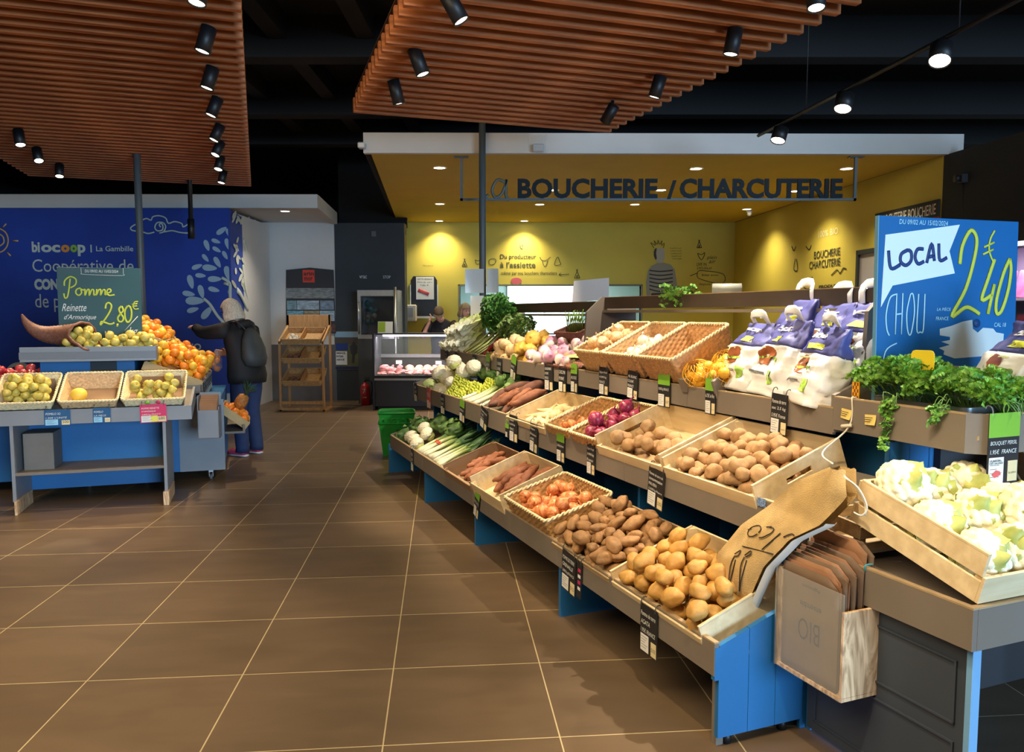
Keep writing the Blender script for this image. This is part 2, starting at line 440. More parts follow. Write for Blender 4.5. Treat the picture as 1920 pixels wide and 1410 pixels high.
L1 = [(-1.53, 3.91), (-1.78, 4.61), (-2.04, 5.34), (-2.29, 6.06), (-2.59, 6.9), (-2.82, 7.54), (-3.07, 8.28), (-3.35, 9.12)]
ORD = ['nearest', 'second', 'third', 'fourth', 'fifth', 'sixth', 'seventh', 'farthest']
AIM1 = [(-1.9, 3.4, 0), (-2.6, 4.3, 0), (-2.9, 5.0, 0), (-3.1, 5.7, .8), (-3.4, 6.4, 1.0), (-3.4, 6.8, 1.2), (-3.3, 7.5, 1.0), (-3.8, 8.4, 0)]
for k, (x, y) in enumerate(L1):
    spot_lamp((x, y, 3.05), AIM1[k], 85 if k in (3, 4, 5, 6) else 55, '%s black spotlight from the camera in the right-hand row under the left ceiling raft' % ORD[k], G1, angle=50)
for k, (x, y, am) in enumerate([(-4.39, 7.1, (-3.8, 6.6, .9)), (-4.67, 7.83, (-4.0, 7.1, 1.2)), (-4.97, 8.7, (-4.6, 7.9, .8))]):
    spot_lamp((x, y, 3.05), am, 60, '%s black spotlight in the left-hand row under the left ceiling raft' % ('nearest', 'middle', 'farthest')[k], G1, angle=50)
for k, (x, y, am) in enumerate([(-.26, 4.14, (1.1, 4.2, .7)), (-.56, 5.04, (.3, 5.0, .7)), (-.81, 5.73, (-.25, 6.1, .7))]):
    spot_lamp((x, y, 3.05), am, (85, 95, 140)[k], '%s black spotlight in the left row under the middle ceiling raft' % ('nearest', 'middle', 'farthest')[k], G2, h=.17, angle=52)
for k, (x, y, am) in enumerate([(1.5, 3.97, (1.42, 3.55, 1.2)), (1.27, 4.66, (.95, 4.7, 1.2)), (.99, 5.56, (.45, 5.8, 1.2)), (.73, 6.26, (-.35, 7.5, 1.2))]):
    spot_lamp((x, y, 3.05), am, (220, 105, 120, 150)[k], '%s glowing spotlight in the right row under the middle ceiling raft' % ('nearest', 'second', 'third', 'farthest')[k], G2, angle=50, col=(1.0, .89, .72))
tr = thing('lighting_track', 'thin black lighting track hanging over the right of the vegetable stand', 'lighting track', None)
b = MB(); b.tube([(2.29, 7.4, 3.2), (2.92, 2.15, 3.2)], .017, 4); b.build('rail', mBLK, tr)
for y in (6.5, 4.7, 2.9):
    x = 2.29 + (7.4 - y) * .12
    b = MB(); b.cyl((x, y, 3.2), (x, y, 4.6), .004, seg=6); b.build('hanger_wire', mBLK, tr)
for k, (x, y, am, wt) in enumerate([(2.567, 4.81, (1.95, 4.0, 1.2), 150), (2.45, 5.91, (1.9, 5.3, 1.2), 90), (2.33, 6.97, (1.7, 6.5, 1.2), 80)]):
    spot_lamp((x, y, 3.06), am, wt, '%s spotlight on the black lighting track' % ('nearest', 'middle', 'farthest')[k], G3, r=.065, h=.12, up=3.2, angle=50, col=(1.0, .88, .66))
spot_lamp((2.80, 2.74, 3.06), (1.85, 2.45, .8), 130, 'spotlight on the black lighting track above the cauliflower crates', G3, r=.065, h=.12, up=3.2, angle=50, col=(1.0, .9, .7))
spot_lamp((0.45, 1.5, 3.05), (.85, 3.0, .4), 95, 'spotlight under the near edge of the middle ceiling raft over the potato crates', G2, angle=50)

def downlight(x, y, z, label, group, watt=16, col=(1.0, .84, .50)):
    r = thing('recessed_downlight', label, 'downlight', T(x, y, z), group)
    b = MB(); b.lathe([(.085, -.001), (.088, -.006), (.07, -.008), (.068, -.001)], 24, cap=False); b.build('trim_ring', mat('white_ring', (235, 232, 220), .5), r)
    b = MB(); b.lathe([(.069, -.003), (.03, -.005), (.001, -.006)], 24); b.build('diffuser', mLAMP, r)
    l = bpy.data.lights.new('downlight_beam', 'SPOT'); l.energy = watt; l.color = col; l.spot_size = math.radians(120); l.spot_blend = 0.9; l.shadow_soft_size = .06
    o = bpy.data.objects.new('downlight_beam', l); COL.objects.link(o); o.parent = r; o.location = (0, 0, -.02)
G4 = 'recessed downlights in the yellow soffit'
DL = [(-.86, 9.42, 'front left downlight, left of the hanging shop sign'), (2.2, 9.48, 'front downlight above the slash of the hanging sign'), (4.0, 9.48, 'front downlight right of the hanging sign'),
      (.58, 11.1, 'downlight seen through the letters O and U of the sign'), (2.09, 11.1, 'downlight seen beside the slash of the sign'), (4.02, 11.19, 'downlight seen through the last letters of the sign'),
      (-1.14, 12.48, 'downlight in the left column, second from the front'), (.44, 12.54, 'downlight below the letter B of the sign'), (1.95, 12.54, 'downlight below the last letters of the first sign word'), (3.9, 13.11, 'downlight near the small white camera'),
      (-1.36, 14.75, 'rear left downlight just over the yellow wall'), (.23, 14.75, 'rear downlight over the wall lettering')]
for x, y, lb in DL: downlight(x, y, ZS, 'recessed ' + lb, G4, 80)
downlight(-3.55, 12.35, 3.15, 'recessed downlight in the white soffit beside the blue banner', G4, 60, (1, .9, .75))
# two narrow spots that throw the bright arches on the right-hand yellow wall
# ================================================================ stands and containers
mPAINT = mat('greige_shelf_paint', (122, 112, 101), 0.6, var=0.06, vs=4)
mBLUE = mat('blue_plank_paint', (32, 106, 164), 0.5, var=0.05, vs=3, bump=0.05, bs=60)
mEDGE = mat('bare_ply_edge', (168, 144, 110), 0.65, var=0.1, vs=20)
mDARKB = mat('dark_brown_shelf', (74, 62, 52), 0.6, var=0.1, vs=5)
mDSLATE = mat('dark_slate_cabinet', (58, 66, 78), 0.55, var=0.05, vs=3)
mCRATE = mat('pale_poplar_wood', (224, 200, 156), 0.65, var=0.06, vs=4, stretch=(1, 6, 6), col2=(230, 210, 170), bump=0.06, bs=25)
mCRATE2 = mat('weathered_crate_wood', (176, 150, 112), 0.7, var=0.18, vs=5, stretch=(1, 8, 8), bump=0.2, bs=25)
mKNOT = mat('knotty_pine', (190, 150, 108), 0.6, var=0.25, vs=11, stretch=(1, 1, .22), col2=(216, 184, 144), dist=5)
mWICK = mat('honey_wicker', (196, 154, 100), 0.6, var=0.25, vs=60, rand=0.05)
mWICKP = mat('pale_wicker', (232, 214, 170), 0.6, var=0.15, vs=60)
mWICKD = mat('dark_red_brown_wicker', (104, 64, 50), 0.6, var=0.25, vs=60)
mCARD = mat('brown_cardboard', (146, 116, 88), 0.85, var=0.05)
mSTAPLE = mat('staple_steel', (120, 118, 112), 0.4, metal=0.8)

TILT = math.radians(21)
TIER = {'B': (-0.02, 0.27, 0.395, 0.30), 'M': (0.37, 0.675, 0.822, 0.715), 'T': (0.75, 1.05, 1.165, 1.085)}
def tier(k, s, v=0.0, up=0.0, yaw=0.0):
    t0, _, _, zt = TIER[k]
    return dfr(s, t0 + 0.022, zt, TILT) @ T(0, v, up) @ R(yaw, 'Z')
DROOT = basis(DF.W(0, 0, 0), -DF.d, DF.n)           # local x = -s, y = t
def planks_groove(b, y0, y1, z0, z1, x, w=0.004):
    pass
def stepped(b, x0, x1, back=0.98):
    pr = [(0, 0), (back, 0), (back, 1.20), (0.92, 1.13), (0.92, .68), (0.46, .68), (0.46, .28), (0, .28)]
    b.poly([(x0, y, z) for y, z in pr], x1 - x0, axis=(1, 0, 0))
cuts = [(0, 1.32), (1.32, 2.65), (2.65, 3.92), (3.92, 5.24)]
for k, (a, c) in enumerate(cuts):
    r = thing('vegetable_stand', ['nearest stepped grey vegetable stand unit, with potato crates and blue plank end',
        'stepped grey vegetable stand unit holding the onion baskets', 'stepped grey vegetable stand unit holding the loose sweet potatoes and parsnips',
        'farthest stepped grey vegetable stand unit holding leeks and cauliflowers'][k], 'display stand', DROOT, 'stepped vegetable stand units')
    b = MB()
    if k == 0:       # end panel of separate tongue-and-groove planks
        for y0, y1 in ((0, .128), (.130, .250), (.252, .372)):
            f0, f1 = .372 + (y0 + .02) * .36, .372 + (y1 + .02) * .36
            b.poly([(-.02, y0, .04), (-.02, y1, .04), (-.02, y1, f1), (-.02, y0, f0)], .02, axis=(1, 0, 0))
        b.poly([(-.02, -.018, .255), (-.02, 0, .255), (-.02, 0, .375), (-.02, -.018, .375)], .02, axis=(1, 0, 0))
        for y0, y1 in ((.372, .5), (.502, .63), (.632, .76)): b.box(-.02, -.002, y0, y1, .0, .66, bev=.0015)
        for y0, y1 in ((.762, .87), (.872, .98)): b.box(-.02, 0, y0, y1, .0, 1.06, bev=.0015)
        b.build('end_panel', mBLUE, r)
        b = MB(); b.cyl((-.03, .06, 0), (-.03, .06, .04), .018, seg=12); b.build('foot', mBLK, r); b = MB(); b.cyl((-.03, .31, 0), (-.03, .31, .04), .018, seg=12); b.build('foot', mBLK, r)
        b = MB(); b.box(-.05, -.022, .01, .04, .0, .27); b.build('batten', mPAINT, r)
    else:
        stepped(b, -a - .012, -a + .012); b.build('support_panel', mBLUE, r)
    if k == 3:
        b = MB(); stepped(b, -c - .012, -c + .012); b.build('support_panel', mBLUE, r)
    b = MB(); b.box(-c, -a, .97, 1.0, 0, 1.22); b.build('back_panel', mBLUE, r)
    for q, nm in (('B', 'lower'), ('M', 'middle'), ('T', 'upper')):
        t0, z0, z1, zt = TIER[q]; e = {3: {'B': 5.08, 'M': 5.70, 'T': 5.98}[q]}.get(k, c); a2 = {('T', 0): .275}.get((q, k), a)
        g = .0012
        b = MB(); b.box(-e + g, -a2 - g, t0, t0 + .019, z0, z1 - .006, bev=.001); fa = b.build(nm + '_fascia', mPAINT, r)
        b = MB(); b.box(-e + g, -a2 - g, t0 - .0005, t0 + .0195, z1 - .006, z1); b.build('edge_strip', mEDGE, fa)
        L_ = .36 if (q, k) == ('T', 3) else .50
        b = MB(); b.box(-e + g, -a2 - g, 0, L_, -.018, -.003, M=T(0, t0 + .022, zt) @ R(TILT, 'X')); b.build(nm + '_tray', mPAINT, r)
        if k == 3:
            b = MB(); b.poly([(-e - .002, t0, z0), (-e - .002, t0 + .49, z0 + .1), (-e - .002, t0 + .49, z1 + .14), (-e - .002, t0, z1 + .005)], .016, axis=(1, 0, 0)); b.build(nm + '_end_board', mPAINT, r)
# high rear shelf
r = thing('high_rear_shelf', 'long dark brown shelf rail above the back of the vegetable stand', 'shelf', DROOT)
def rail(s0, s1, z):
    b = MB(); b.box(-s1, -s0, 1.15, 1.172, z - .085, z - .004); f_ = b.build('front_rail', mDARKB, r)
    b = MB(); b.box(-s1, -s0, 1.149, 1.173, z - .004, z); b.build('edge_strip', mEDGE, f_)
    b = MB(); b.box(-s1, -s0, 1.13, 1.42, z - .115, z - .097); b.build('shelf_board', mPAINT, r)
rail(.35, 3.0, 1.672); rail(3.02, 5.2, 1.645)
for s in (3.0, .36):
    b = MB(); b.poly([(-s - .011, .98, 1.2), (-s - .011, 1.42, 1.2), (-s - .011, 1.42, 1.66), (-s - .011, 1.13, 1.675), (-s - .011, 1.0, 1.56)], .022, axis=(1, 0, 0)); b.build('upright', mPAINT, r)
b = MB(); b.box(-5.22, -5.19, 1.13, 1.42, .0, 1.64); b.build('upright', mPAINT, r)
b = MB(); b.box(-5.2, -.36, 1.40, 1.42, 0, 1.3); b.build('back_board', mDARKB, r)
# corner unit: parsley tray, cauliflower table, dark cupboard
r = thing('corner_stand', 'corner unit of the vegetable stand with the parsley tray and the cauliflower table', 'display stand', DROOT)
b = MB(); b.box(-.272, .325, .75, .77, 1.072, 1.205, bev=.001); fa = b.build('tray_fascia', mPAINT, r)
b = MB(); b.box(-.272, .325, .7495, .7705, 1.205, 1.211); b.build('edge_strip', mEDGE, fa)
b = MB(); b.poly([(.325, .75, 1.072), (.375, .80, 1.072), (.36, .815, 1.072), (.318, .77, 1.072)], .138); b.build('corner_fascia', mPAINT, r)
b = MB(); b.box(.36, .379, .80, 2.1, 1.072, 1.205, bev=.001); fa = b.build('tray_fascia', mPAINT, r)
b = MB(); b.box(.3595, .3795, .80, 2.1, 1.205, 1.211); b.build('edge_strip', mEDGE, fa)
b = MB(); b.box(-.26, .355, .775, 2.1, 1.12, 1.135); b.build('tray_floor', mCRATE2, r)
b = MB(); b.poly([(-.29, .75, 1.06), (-.29, 1.3, 1.06), (-.29, 1.3, 1.42), (-.29, .752, 1.215)], .02, axis=(1, 0, 0)); b.build('tray_side', mPAINT, r)
b = MB(); b.box(-.27, .345, 1.28, 1.3, 1.135, 1.33); b.build('tray_back', mPAINT, r)
# table
b = MB(); b.box(.03, .688, .35, .37, .585, .708, bev=.001); fa = b.build('table_fascia', mPAINT, r)
b = MB(); b.box(.03, .6885, .3495, .3705, .708, .714); b.build('edge_strip', mEDGE, fa)
b = MB(); b.box(.668, .689, .37, 1.6, .585, .708, bev=.001); fa = b.build('table_fascia', mPAINT, r)
b = MB(); b.box(.667, .6895, .3705, 1.6, .708, .714); b.build('edge_strip', mEDGE, fa)
b = MB(); b.box(.03, .667, .372, 1.6, .675, .69); b.build('table_board', mPAINT, r)
b = MB(); b.box(.02, .655, .385, .405, 0.02, .585)
for z0, z1 in ((.33, .52), (.06, .27)):
    b.box(.06, .62, .378, .386, z0, z0 + .006); b.box(.06, .62, .378, .386, z1, z1 + .006)
    b.box(.06, .066, .378, .386, z0, z1); b.box(.614, .62, .378, .386, z0, z1)
b.build('side_panel', mDSLATE, r)
b = MB(); b.box(.655, .675, .375, .41, .0, .585, bev=.001); b.build('panel_edge', mat('light_blue_edge_paint', (120, 172, 214), .55), r)
b = MB(); b.box(.655, .675, 1.56, 1.6, .0, .585); b.build('leg', mBLUE, r)
b = MB(); b.box(.0, .03, 1.0, 2.3, 0, 1.07); b.build('cupboard_front', mat('charcoal_cupboard_paint', (50, 50, 54), .6), r)
b = MB(); b.box(.0, .02, .40, .98, .0, .58); b.build('inner_panel', mBLUE, r)

# ---------------------------------------------------------------- crates and baskets
def crate(name, label, group, M, w, d, h, m=mCRATE, slats=2, front_h=None, th=.009, handle=False, left_h=None, solid=False):
    """open slatted fruit crate, w along the row, d into the shelf"""
    r = thing(name, label, 'crate', M, group)
    fh = front_h or h
    b = MB(); b.box(th, w - th, th, d - th, 0, .008); b.build('base', m, r)
    def slat_set(x0, x1, y0, y1, hh, n):
        g = 0.014 if n > 1 else 0; sh = (hh - g * (n - 1)) / n; b = MB()
        for i in range(n): b.box(x0, x1, y0, y1, i * (sh + g), i * (sh + g) + sh, bev=.0012)
        for xx, yy in ((x0, y0), (x1, y0), (x0, y1), (x1, y1)): pass
        return b
    slat_set(0, w, 0, th, fh, 1 if fh < .09 or solid else slats).build('front_panel', m, r)
    slat_set(0, w, d - th, d, h, 1 if solid else slats).build('rear_panel', m, r)
    for x0, hh in ((0, left_h or h), (w - th, h)):
        if handle:
            b = MB(); zc = h * .66; y0, y1 = d * .36, d * .64
            b.box(x0, x0 + th, th, d - th, 0, zc - .012); b.box(x0, x0 + th, th, d - th, zc + .012, h)
            b.box(x0, x0 + th, th, y0, zc - .012, zc + .012); b.box(x0, x0 + th, y1, d - th, zc - .012, zc + .012)
        else: b = slat_set(x0, x0 + th, th, d - th, hh, 1 if solid else slats)
        e = b.build('end_panel', m, r)
        b = MB(); b.box(x0 - .001, x0 + th + .001, th, d - th, hh, hh + .008, bev=.001); b.build('cap_rail', m, e)
    for x, y, sx, sy in ((th, th, 1, 1), (w - th, th, -1, 1), (th, d - th, 1, -1), (w - th, d - th, -1, -1)):
        b = MB(); b.poly([(x, y, .008), (x + sx * .028, y, .008), (x, y + sy * .028, .008)] if sx * sy > 0 else [(x, y, .008), (x, y + sy * .028, .008), (x + sx * .028, y, .008)], (min(h, fh) if y < d / 2 else h) - .008)
        b.build('corner_post', m, r)
    return r
def rrect(w, d, rad, n):
    """n points round a rounded rectangle centred on 0"""
    a, c = w / 2 - rad, d / 2 - rad
    segs = [(2 * a), (PI / 2 * rad), (2 * c), (PI / 2 * rad)] * 2
    per = 4 * a + 4 * c + 2 * PI * rad; out = []
    for i in range(n):
        q = per * i / n; k = 0
        while q > segs[k] and k < 7: q -= segs[k]; k += 1
        if k == 0: p = (-a + q, -c - rad); nn = (0, -1)
        elif k == 1: an = -PI / 2 + q / rad; nn = (math.cos(an), math.sin(an)); p = (a + nn[0] * rad, -c + nn[1] * rad)
        elif k == 2: p = (a + rad, -c + q); nn = (1, 0)
        elif k == 3: an = q / rad; nn = (math.cos(an), math.sin(an)); p = (a + nn[0] * rad, c + nn[1] * rad)
        elif k == 4: p = (a - q, c + rad); nn = (0, 1)
        elif k == 5: an = PI / 2 + q / rad; nn = (math.cos(an), math.sin(an)); p = (-a + nn[0] * rad, c + nn[1] * rad)
        elif k == 6: p = (-a - rad, c - q); nn = (-1, 0)
        else: an = PI + q / rad; nn = (math.cos(an), math.sin(an)); p = (-a + nn[0] * rad, -c + nn[1] * rad)
        out.append((p, nn))
    return out
def basket(label, group, M, w, d, h, m=mWICK, mr=mWICKP, flare=.02, front_drop=0.0, rad=.03, rows=None, name='wicker_basket', base_m=None):
    """woven basket; front lip lowered by front_drop"""
    r = thing(name, label, 'basket', M, group)
    rows = rows or max(5, int(h / .014)); ns = max(28, int((w + d) * 2 / .03)); ns += ns % 2; per = 2
    pts = rrect(w, d, rad, ns * per)
    def H(p): return h - front_drop * max(0, min(1, (d / 2 - p[1]) / d))
    def wall(inner):
        rs = []
        for j in range(rows * 2 + 1):
            v = j / (rows * 2); ring = []
            for i, (p, nn) in enumerate(pts):
                row = j // 2; bulge = math.sin(PI * (j % 2) / 2)
                o = (.0045 * math.cos(PI * i / per + PI * row)) * (1 if j % 2 else .2) + (.002 if j % 2 else -.001)
                fl = flare * (v - 1)
                o = o + fl - (.010 if inner else 0)
                ring.append((p[0] + nn[0] * o + w / 2, p[1] + nn[1] * o + d / 2, v * H(p)))
            rs.append(list(reversed(ring)) if inner else ring)
        return rs
    b = MB(); b.rings(wall(False), cap=False); b.rings(wall(True), cap=False); b.build('woven_wall', m, r)
    b = MB(); q = [(p[0] - nn[0] * (flare + .006) + w / 2, p[1] - nn[1] * (flare + .006) + d / 2, .004) for p, nn in pts]; b.poly(q, .006); b.build('base', base_m or m, r)
    b = MB()
    for ph in (0, PI):
        pl = []
        big = rrect(w, d, rad, 240)
        for i, (p, nn) in enumerate(big + big[:1]):
            a = ph + i * PI * 2 / 7.5; k = .0055
            pl.append((p[0] + nn[0] * (k * math.cos(a) - .004) + w / 2, p[1] + nn[1] * (k * math.cos(a) - .004) + d / 2, H(p) + .004 + k * math.sin(a)))
        b.tube(pl, .0062, 5, cap=False)
    b.build('rim', mr, r)
    return r
# ================================================================ produce: shapes
def blob(r, lump=.12, f=1.6, seed=0, sub=3, fine=0.0):
    b = MB(); b.ico((0, 0, 0), 1.0, sub)
    o = V3((seed * 3.7, seed * 1.3, seed * 7.1))
    for v in b.bm.verts:
        n = v.co.normalized(); k = 1 + lump * noise.noise(n * f + o) + (fine * noise.noise(n * 9 + o) if fine else 0)
        v.co = V3((n.x * r[0] * k, n.y * r[1] * k, n.z * r[2] * k))
    return b
def protos(name, fn, m, n):
    out = []
    for i in range(n):
        me = fn(i).mesh(name)
        for q in (m if isinstance(m, (list, tuple)) else [m]): me.materials.append(q)
        out.append(me)
    return out
mPOTY = mat('yellow_potato_skin', (190, 142, 70), 0.6, var=0.16, vs=26, bump=.15, bs=90, rand=.08)
mPOTB = mat('earthy_potato_skin', (156, 116, 74), 0.75, var=0.22, vs=30, bump=.2, bs=90, rand=.10)
mPOTM = mat('dusty_potato_skin', (170, 132, 90), 0.75, var=0.16, vs=30, bump=.2, bs=90, rand=.08)
POTY = protos('potato', lambda i: blob((.046, .036, .033), .22, 1.3, i + 1), mPOTY, 5)
POTB = protos('potato', lambda i: blob((.042 + .006 * (i % 3), .027, .026), .25, 1.4, i + 11), mPOTB, 5)
POTM = protos('potato', lambda i: blob((.042, .034, .031), .24, 1.3, i + 21), mPOTM, 5)
def sweet(i):
    random.seed(i + 90); L_ = rnd(.17, .25); r0 = rnd(.028, .040); bend = rnd(-.05, .05); b = MB()
    pts = [(L_ * (k / 12 - .5), bend * math.sin(PI * k / 12) + .012 * noise.noise(V3((k * .5, i, 0))), .008 * noise.noise(V3((k * .6, i, 5)))) for k in range(13)]
    rad = [max(.002, r0 * (math.sin(PI * (.03 + .94 * k / 12)) ** .62) * (1 + .16 * noise.noise(V3((k * .7, i, 9))))) for k in range(13)]
    b.tube(pts, rad, 12)
    for v in b.bm.verts: v.co += V3((0, 1, 1)) * .004 * noise.noise(v.co * 40 + V3((i, 0, 0)))
    return b
mSWT = mat('orange_brown_sweet_potato_skin', (148, 92, 64), .7, var=.2, vs=25, bump=.2, bs=60, rand=.1)
mSWP = mat('purple_brown_sweet_potato_skin', (118, 78, 64), .75, var=.2, vs=25, bump=.2, bs=60, rand=.1)
SWT = protos('sweet_potato', sweet, mSWT, 5); SWP = protos('sweet_potato', lambda i: sweet(i + 20), mSWP, 3)
def onion(i, r=.038, sq=.92):
    prof = [(.001, -r * sq), (r * .22, -r * sq * .97), (r * .6, -r * sq * .78), (r * .93, -r * sq * .32), (r, .05 * r), (r * .9, r * .42), (r * .6, r * .78), (r * .3, r * .98), (r * .13, r * 1.15), (r * .10, r * 1.38), (r * .17, r * 1.55), (.001, r * 1.5)]
    b = MB(); b.lathe(prof, 18)
    for v in b.bm.verts:
        n = noise.noise(v.co * 30 + V3((i * 3, 0, 0))); v.co *= 1 + .035 * n
        if v.co.z > r * .9: v.co.x += (v.co.z - r * .9) * math.sin(i * 2.1) * .6; v.co.y += (v.co.z - r * .9) * math.cos(i * 1.7) * .6
    return b
mONI = mat('copper_onion_skin', (206, 116, 62), .35, var=.28, vs=5, stretch=(14, 14, 1.5), col2=(224, 150, 98), rand=.08)
mRED = mat('red_onion_skin', (128, 34, 66), .3, var=.3, vs=5, stretch=(14, 14, 1.5), col2=(160, 60, 92), rand=.1)
mPON = mat('straw_onion_skin', (222, 178, 124), .4, var=.2, vs=5, stretch=(14, 14, 1.5), col2=(232, 196, 150), rand=.05)
mGAR = mat('white_garlic_skin', (236, 226, 208), .5, var=.1, vs=6, stretch=(12, 12, 2), rand=.04)
ONI = protos('onion', onion, mONI, 4); RED = protos('red_onion', lambda i: onion(i + 5, .043), mRED, 3)
PON = protos('onion', lambda i: onion(i + 9, .042, .82), mPON, 3); SHA = protos('shallot', lambda i: onion(i + 13, .030, 1.1), mONI, 3)
def garlic(i):
    b = onion(i + 17, .032, .75)
    for v in b.bm.verts:
        a = math.atan2(v.co.y, v.co.x); q = (abs(math.sin(a * 4.0)) - .5) * .14 if v.co.z < .03 else 0
        v.co.x *= 1 + q; v.co.y *= 1 + q
    return b
GAR = protos('garlic_bulb', garlic, mGAR, 3)
mTUR = ramp_mat('white_and_violet_turnip_skin', [(0, (236, 224, 214)), (.55, (234, 218, 212)), (.74, (204, 150, 176)), (1, (164, 98, 140))], 'Z', -.045, .045, .4, .5, 14, .06)
def turnip(i):
    r = .046; prof = [(.001, -r * 1.3), (.004, -r * 1.1), (r * .3, -r * .92), (r * .75, -r * .6), (r, 0), (r * .9, r * .45), (r * .5, r * .74), (r * .2, r * .74), (.008, r * .95), (.001, r * .98)]
    b = MB(); b.lathe(prof, 16)
    for v in b.bm.verts: v.co *= 1 + .06 * noise.noise(v.co * 25 + V3((i * 4, 0, 0)))
    return b
TUR = protos('turnip', turnip, mTUR, 3)
mSQB = mat('beige_squash_skin', (222, 190, 142), .5, var=.12, vs=12, rand=.06); mSQY = mat('yellow_squash_skin', (226, 184, 84), .45, var=.12, vs=12, rand=.06)
def squash(i):
    r = .062; b = MB(); b.lathe([(.001, -r * .75), (r * .5, -r * .72), (r * .92, -r * .3), (r, .02), (r * .85, r * .45), (r * .4, r * .72), (r * .14, r * .66), (r * .12, r * .95), (.001, r * .96)], 40)
    for v in b.bm.verts:
        a = math.atan2(v.co.y, v.co.x); k = 1 + .045 * math.cos(a * 10); v.co.x *= k; v.co.y *= k
        v.co *= 1 + .05 * noise.noise(v.co * 18 + V3((i * 5, 1, 0)))
    return b
SQB = protos('squash', squash, mSQB, 2); SQY = protos('squash', lambda i: squash(i + 4), mSQY, 2)
def leafgrid(b, M, L_, W_, curl=.5, cup=.25, ruff=.06, seed=0, nu=8, nv=6, fr=9, tip=.9):
    def fn(u, v):
        y = L_ * u; wv = W_ * (math.sin(PI * min(1, (.12 + .88 * u)) ** tip) ** .7 * .5 + .06 * (1 - u)); x = (v - .5) * 2
        e = abs(x) ** 2; z = cup * W_ * e + ruff * W_ * e * math.sin(fr * u * PI + seed) + .25 * ruff * W_ * noise.noise(V3((x * 3, u * 6, seed)))
        an = curl * u; yy = (math.sin(an) / curl if abs(curl) > 1e-3 else u) * L_; zz = ((1 - math.cos(an)) / curl if abs(curl) > 1e-3 else 0) * L_
        return M @ V3((x * wv, yy - z * math.sin(an), zz + z * math.cos(an)))
    b.grid(fn, nu, nv)
mCURD = mat('cream_cauliflower_curd', (244, 236, 206), .7, var=.07, vs=30, bump=.25, bs=120)
mCLEAF = mat('yellow_green_cabbage_leaf', (176, 190, 98), .55, var=.25, vs=9, col2=(206, 206, 126), rand=.05)
mCLEAF2 = mat('pale_green_cabbage_leaf', (186, 204, 140), .55, var=.2, vs=9, col2=(214, 220, 170))
mSAVOY = mat('dark_green_cabbage_leaf', (62, 104, 56), .55, var=.35, vs=12, col2=(112, 146, 78), rand=.1)
mLIME = mat('lime_romanesco_curd', (196, 204, 76), .65, var=.15, vs=20, bump=.3, bs=90)
def curd(i, r=.075, sub=5):
    random.seed(i + 300); b = MB(); b.ico((0, 0, 0), 1.0, sub)
    cs = []
    for k in range(60):
        z = 1 - 1.55 * (k + .5) / 60; a = k * 2.39996 + i; q = math.sqrt(max(0, 1 - z * z)); cs.append(V3((q * math.cos(a), q * math.sin(a), z)))
    for v in b.bm.verts:
        n = v.co.normalized(); dd = min((n - c).length for c in cs); k = 1 + .085 * (1 - (dd / .2) ** 2 if dd < .25 else -.5) + .025 * noise.noise(n * 14 + V3((i, 0, 0))) + .012 * noise.noise(n * 34)
        v.co = n * r * k; v.co.z *= .82
    return b
CURD = [curd(i).mesh('curd') for i in range(3)]
for me in CURD: me.materials.append(mCURD)
CURDS = [curd(i + 5, .066, 4).mesh('curd') for i in range(2)]
for me in CURDS: me.materials.append(mCURD)
def foliage(i, n=11, r=.076, L_=.165, W_=.13, m=mCLEAF, low=-.075, open_=.66, curl=1.5):
    random.seed(i + 500); b = MB()
    for k in range(n):
        a = 2 * PI * k / n + rnd(-.2, .2); q = R(a, 'Z') @ T(0, r * .55, low) @ R(open_ + rnd(-.2, .25) + .35, 'X')
        leafgrid(b, q, L_ * rnd(.75, 1.1), W_ * rnd(.8, 1.1), curl * rnd(.75, 1.15), .30, .14, k * 2.1 + i, 12, 8, 7)
    me = b.mesh('foliage'); me.materials.append(m); return me
FOL = [foliage(i) for i in range(3)]; FOLS = [foliage(i + 7, 7, .062, .12, .085) for i in range(2)]
FOLD = [foliage(i + 12, 9, .07, .15, .12, mSAVOY, -.06, .35, 1.0) for i in range(2)]
def cabbage(i, r=.075):
    b = MB(); b.ico((0, 0, 0), 1.0, 4)
    for v in b.bm.verts:
        n = v.co.normalized(); a = math.atan2(n.y, n.x); k = 1 + .05 * abs(math.sin(a * 2.5 + n.z * 3 + i)) + .025 * noise.noise(n * 7 + V3((i, 0, 0)))
        v.co = n * r * k; v.co.z *= .85
    return b
CAB = protos('cabbage_heart', cabbage, mCLEAF2, 2)
mKOHL = mat('smooth_pale_green_cabbage', (176, 192, 128), .5, var=.12, vs=6)
KOH = protos('cabbage', lambda i: cabbage(i + 4, .07), mKOHL, 2)
SAV = protos('cabbage_heart', lambda i: cabbage(i + 8, .07), mSAVOY, 2)
def romanesco(i):
    b = MB(); 
    for k in range(46):
        z = k / 46; a = k * 2.39996; rr = .062 * (1 - z) ** .8; p = V3((rr * math.cos(a), rr * math.sin(a), -.03 + .09 * z)); s_ = .021 * (1 - z * .75)
        b.tube([p - V3((0, 0, s_)), p + V3((p.x * .15, p.y * .15, 0)), p + V3((p.x * .25, p.y * .25, s_ * 1.1))], [s_ * .9, s_ * .8, s_ * .1], 7)
    return b
ROM = protos('romanesco_curd', romanesco, mLIME, 2)
mLEEKW = ramp_mat('leek_white_to_green', [(0, (238, 236, 214)), (.45, (232, 234, 196)), (.8, (168, 190, 110)), (1, (110, 146, 84))], 'Y', 0, .30, .45, .06, 30)
mLEEKG = mat('dark_green_leek_leaf', (46, 92, 62), .5, var=.3, vs=8, stretch=(8, 1, 1), col2=(84, 124, 74), rand=.1)
mROOT = mat('pale_root_threads', (206, 190, 150), .9)
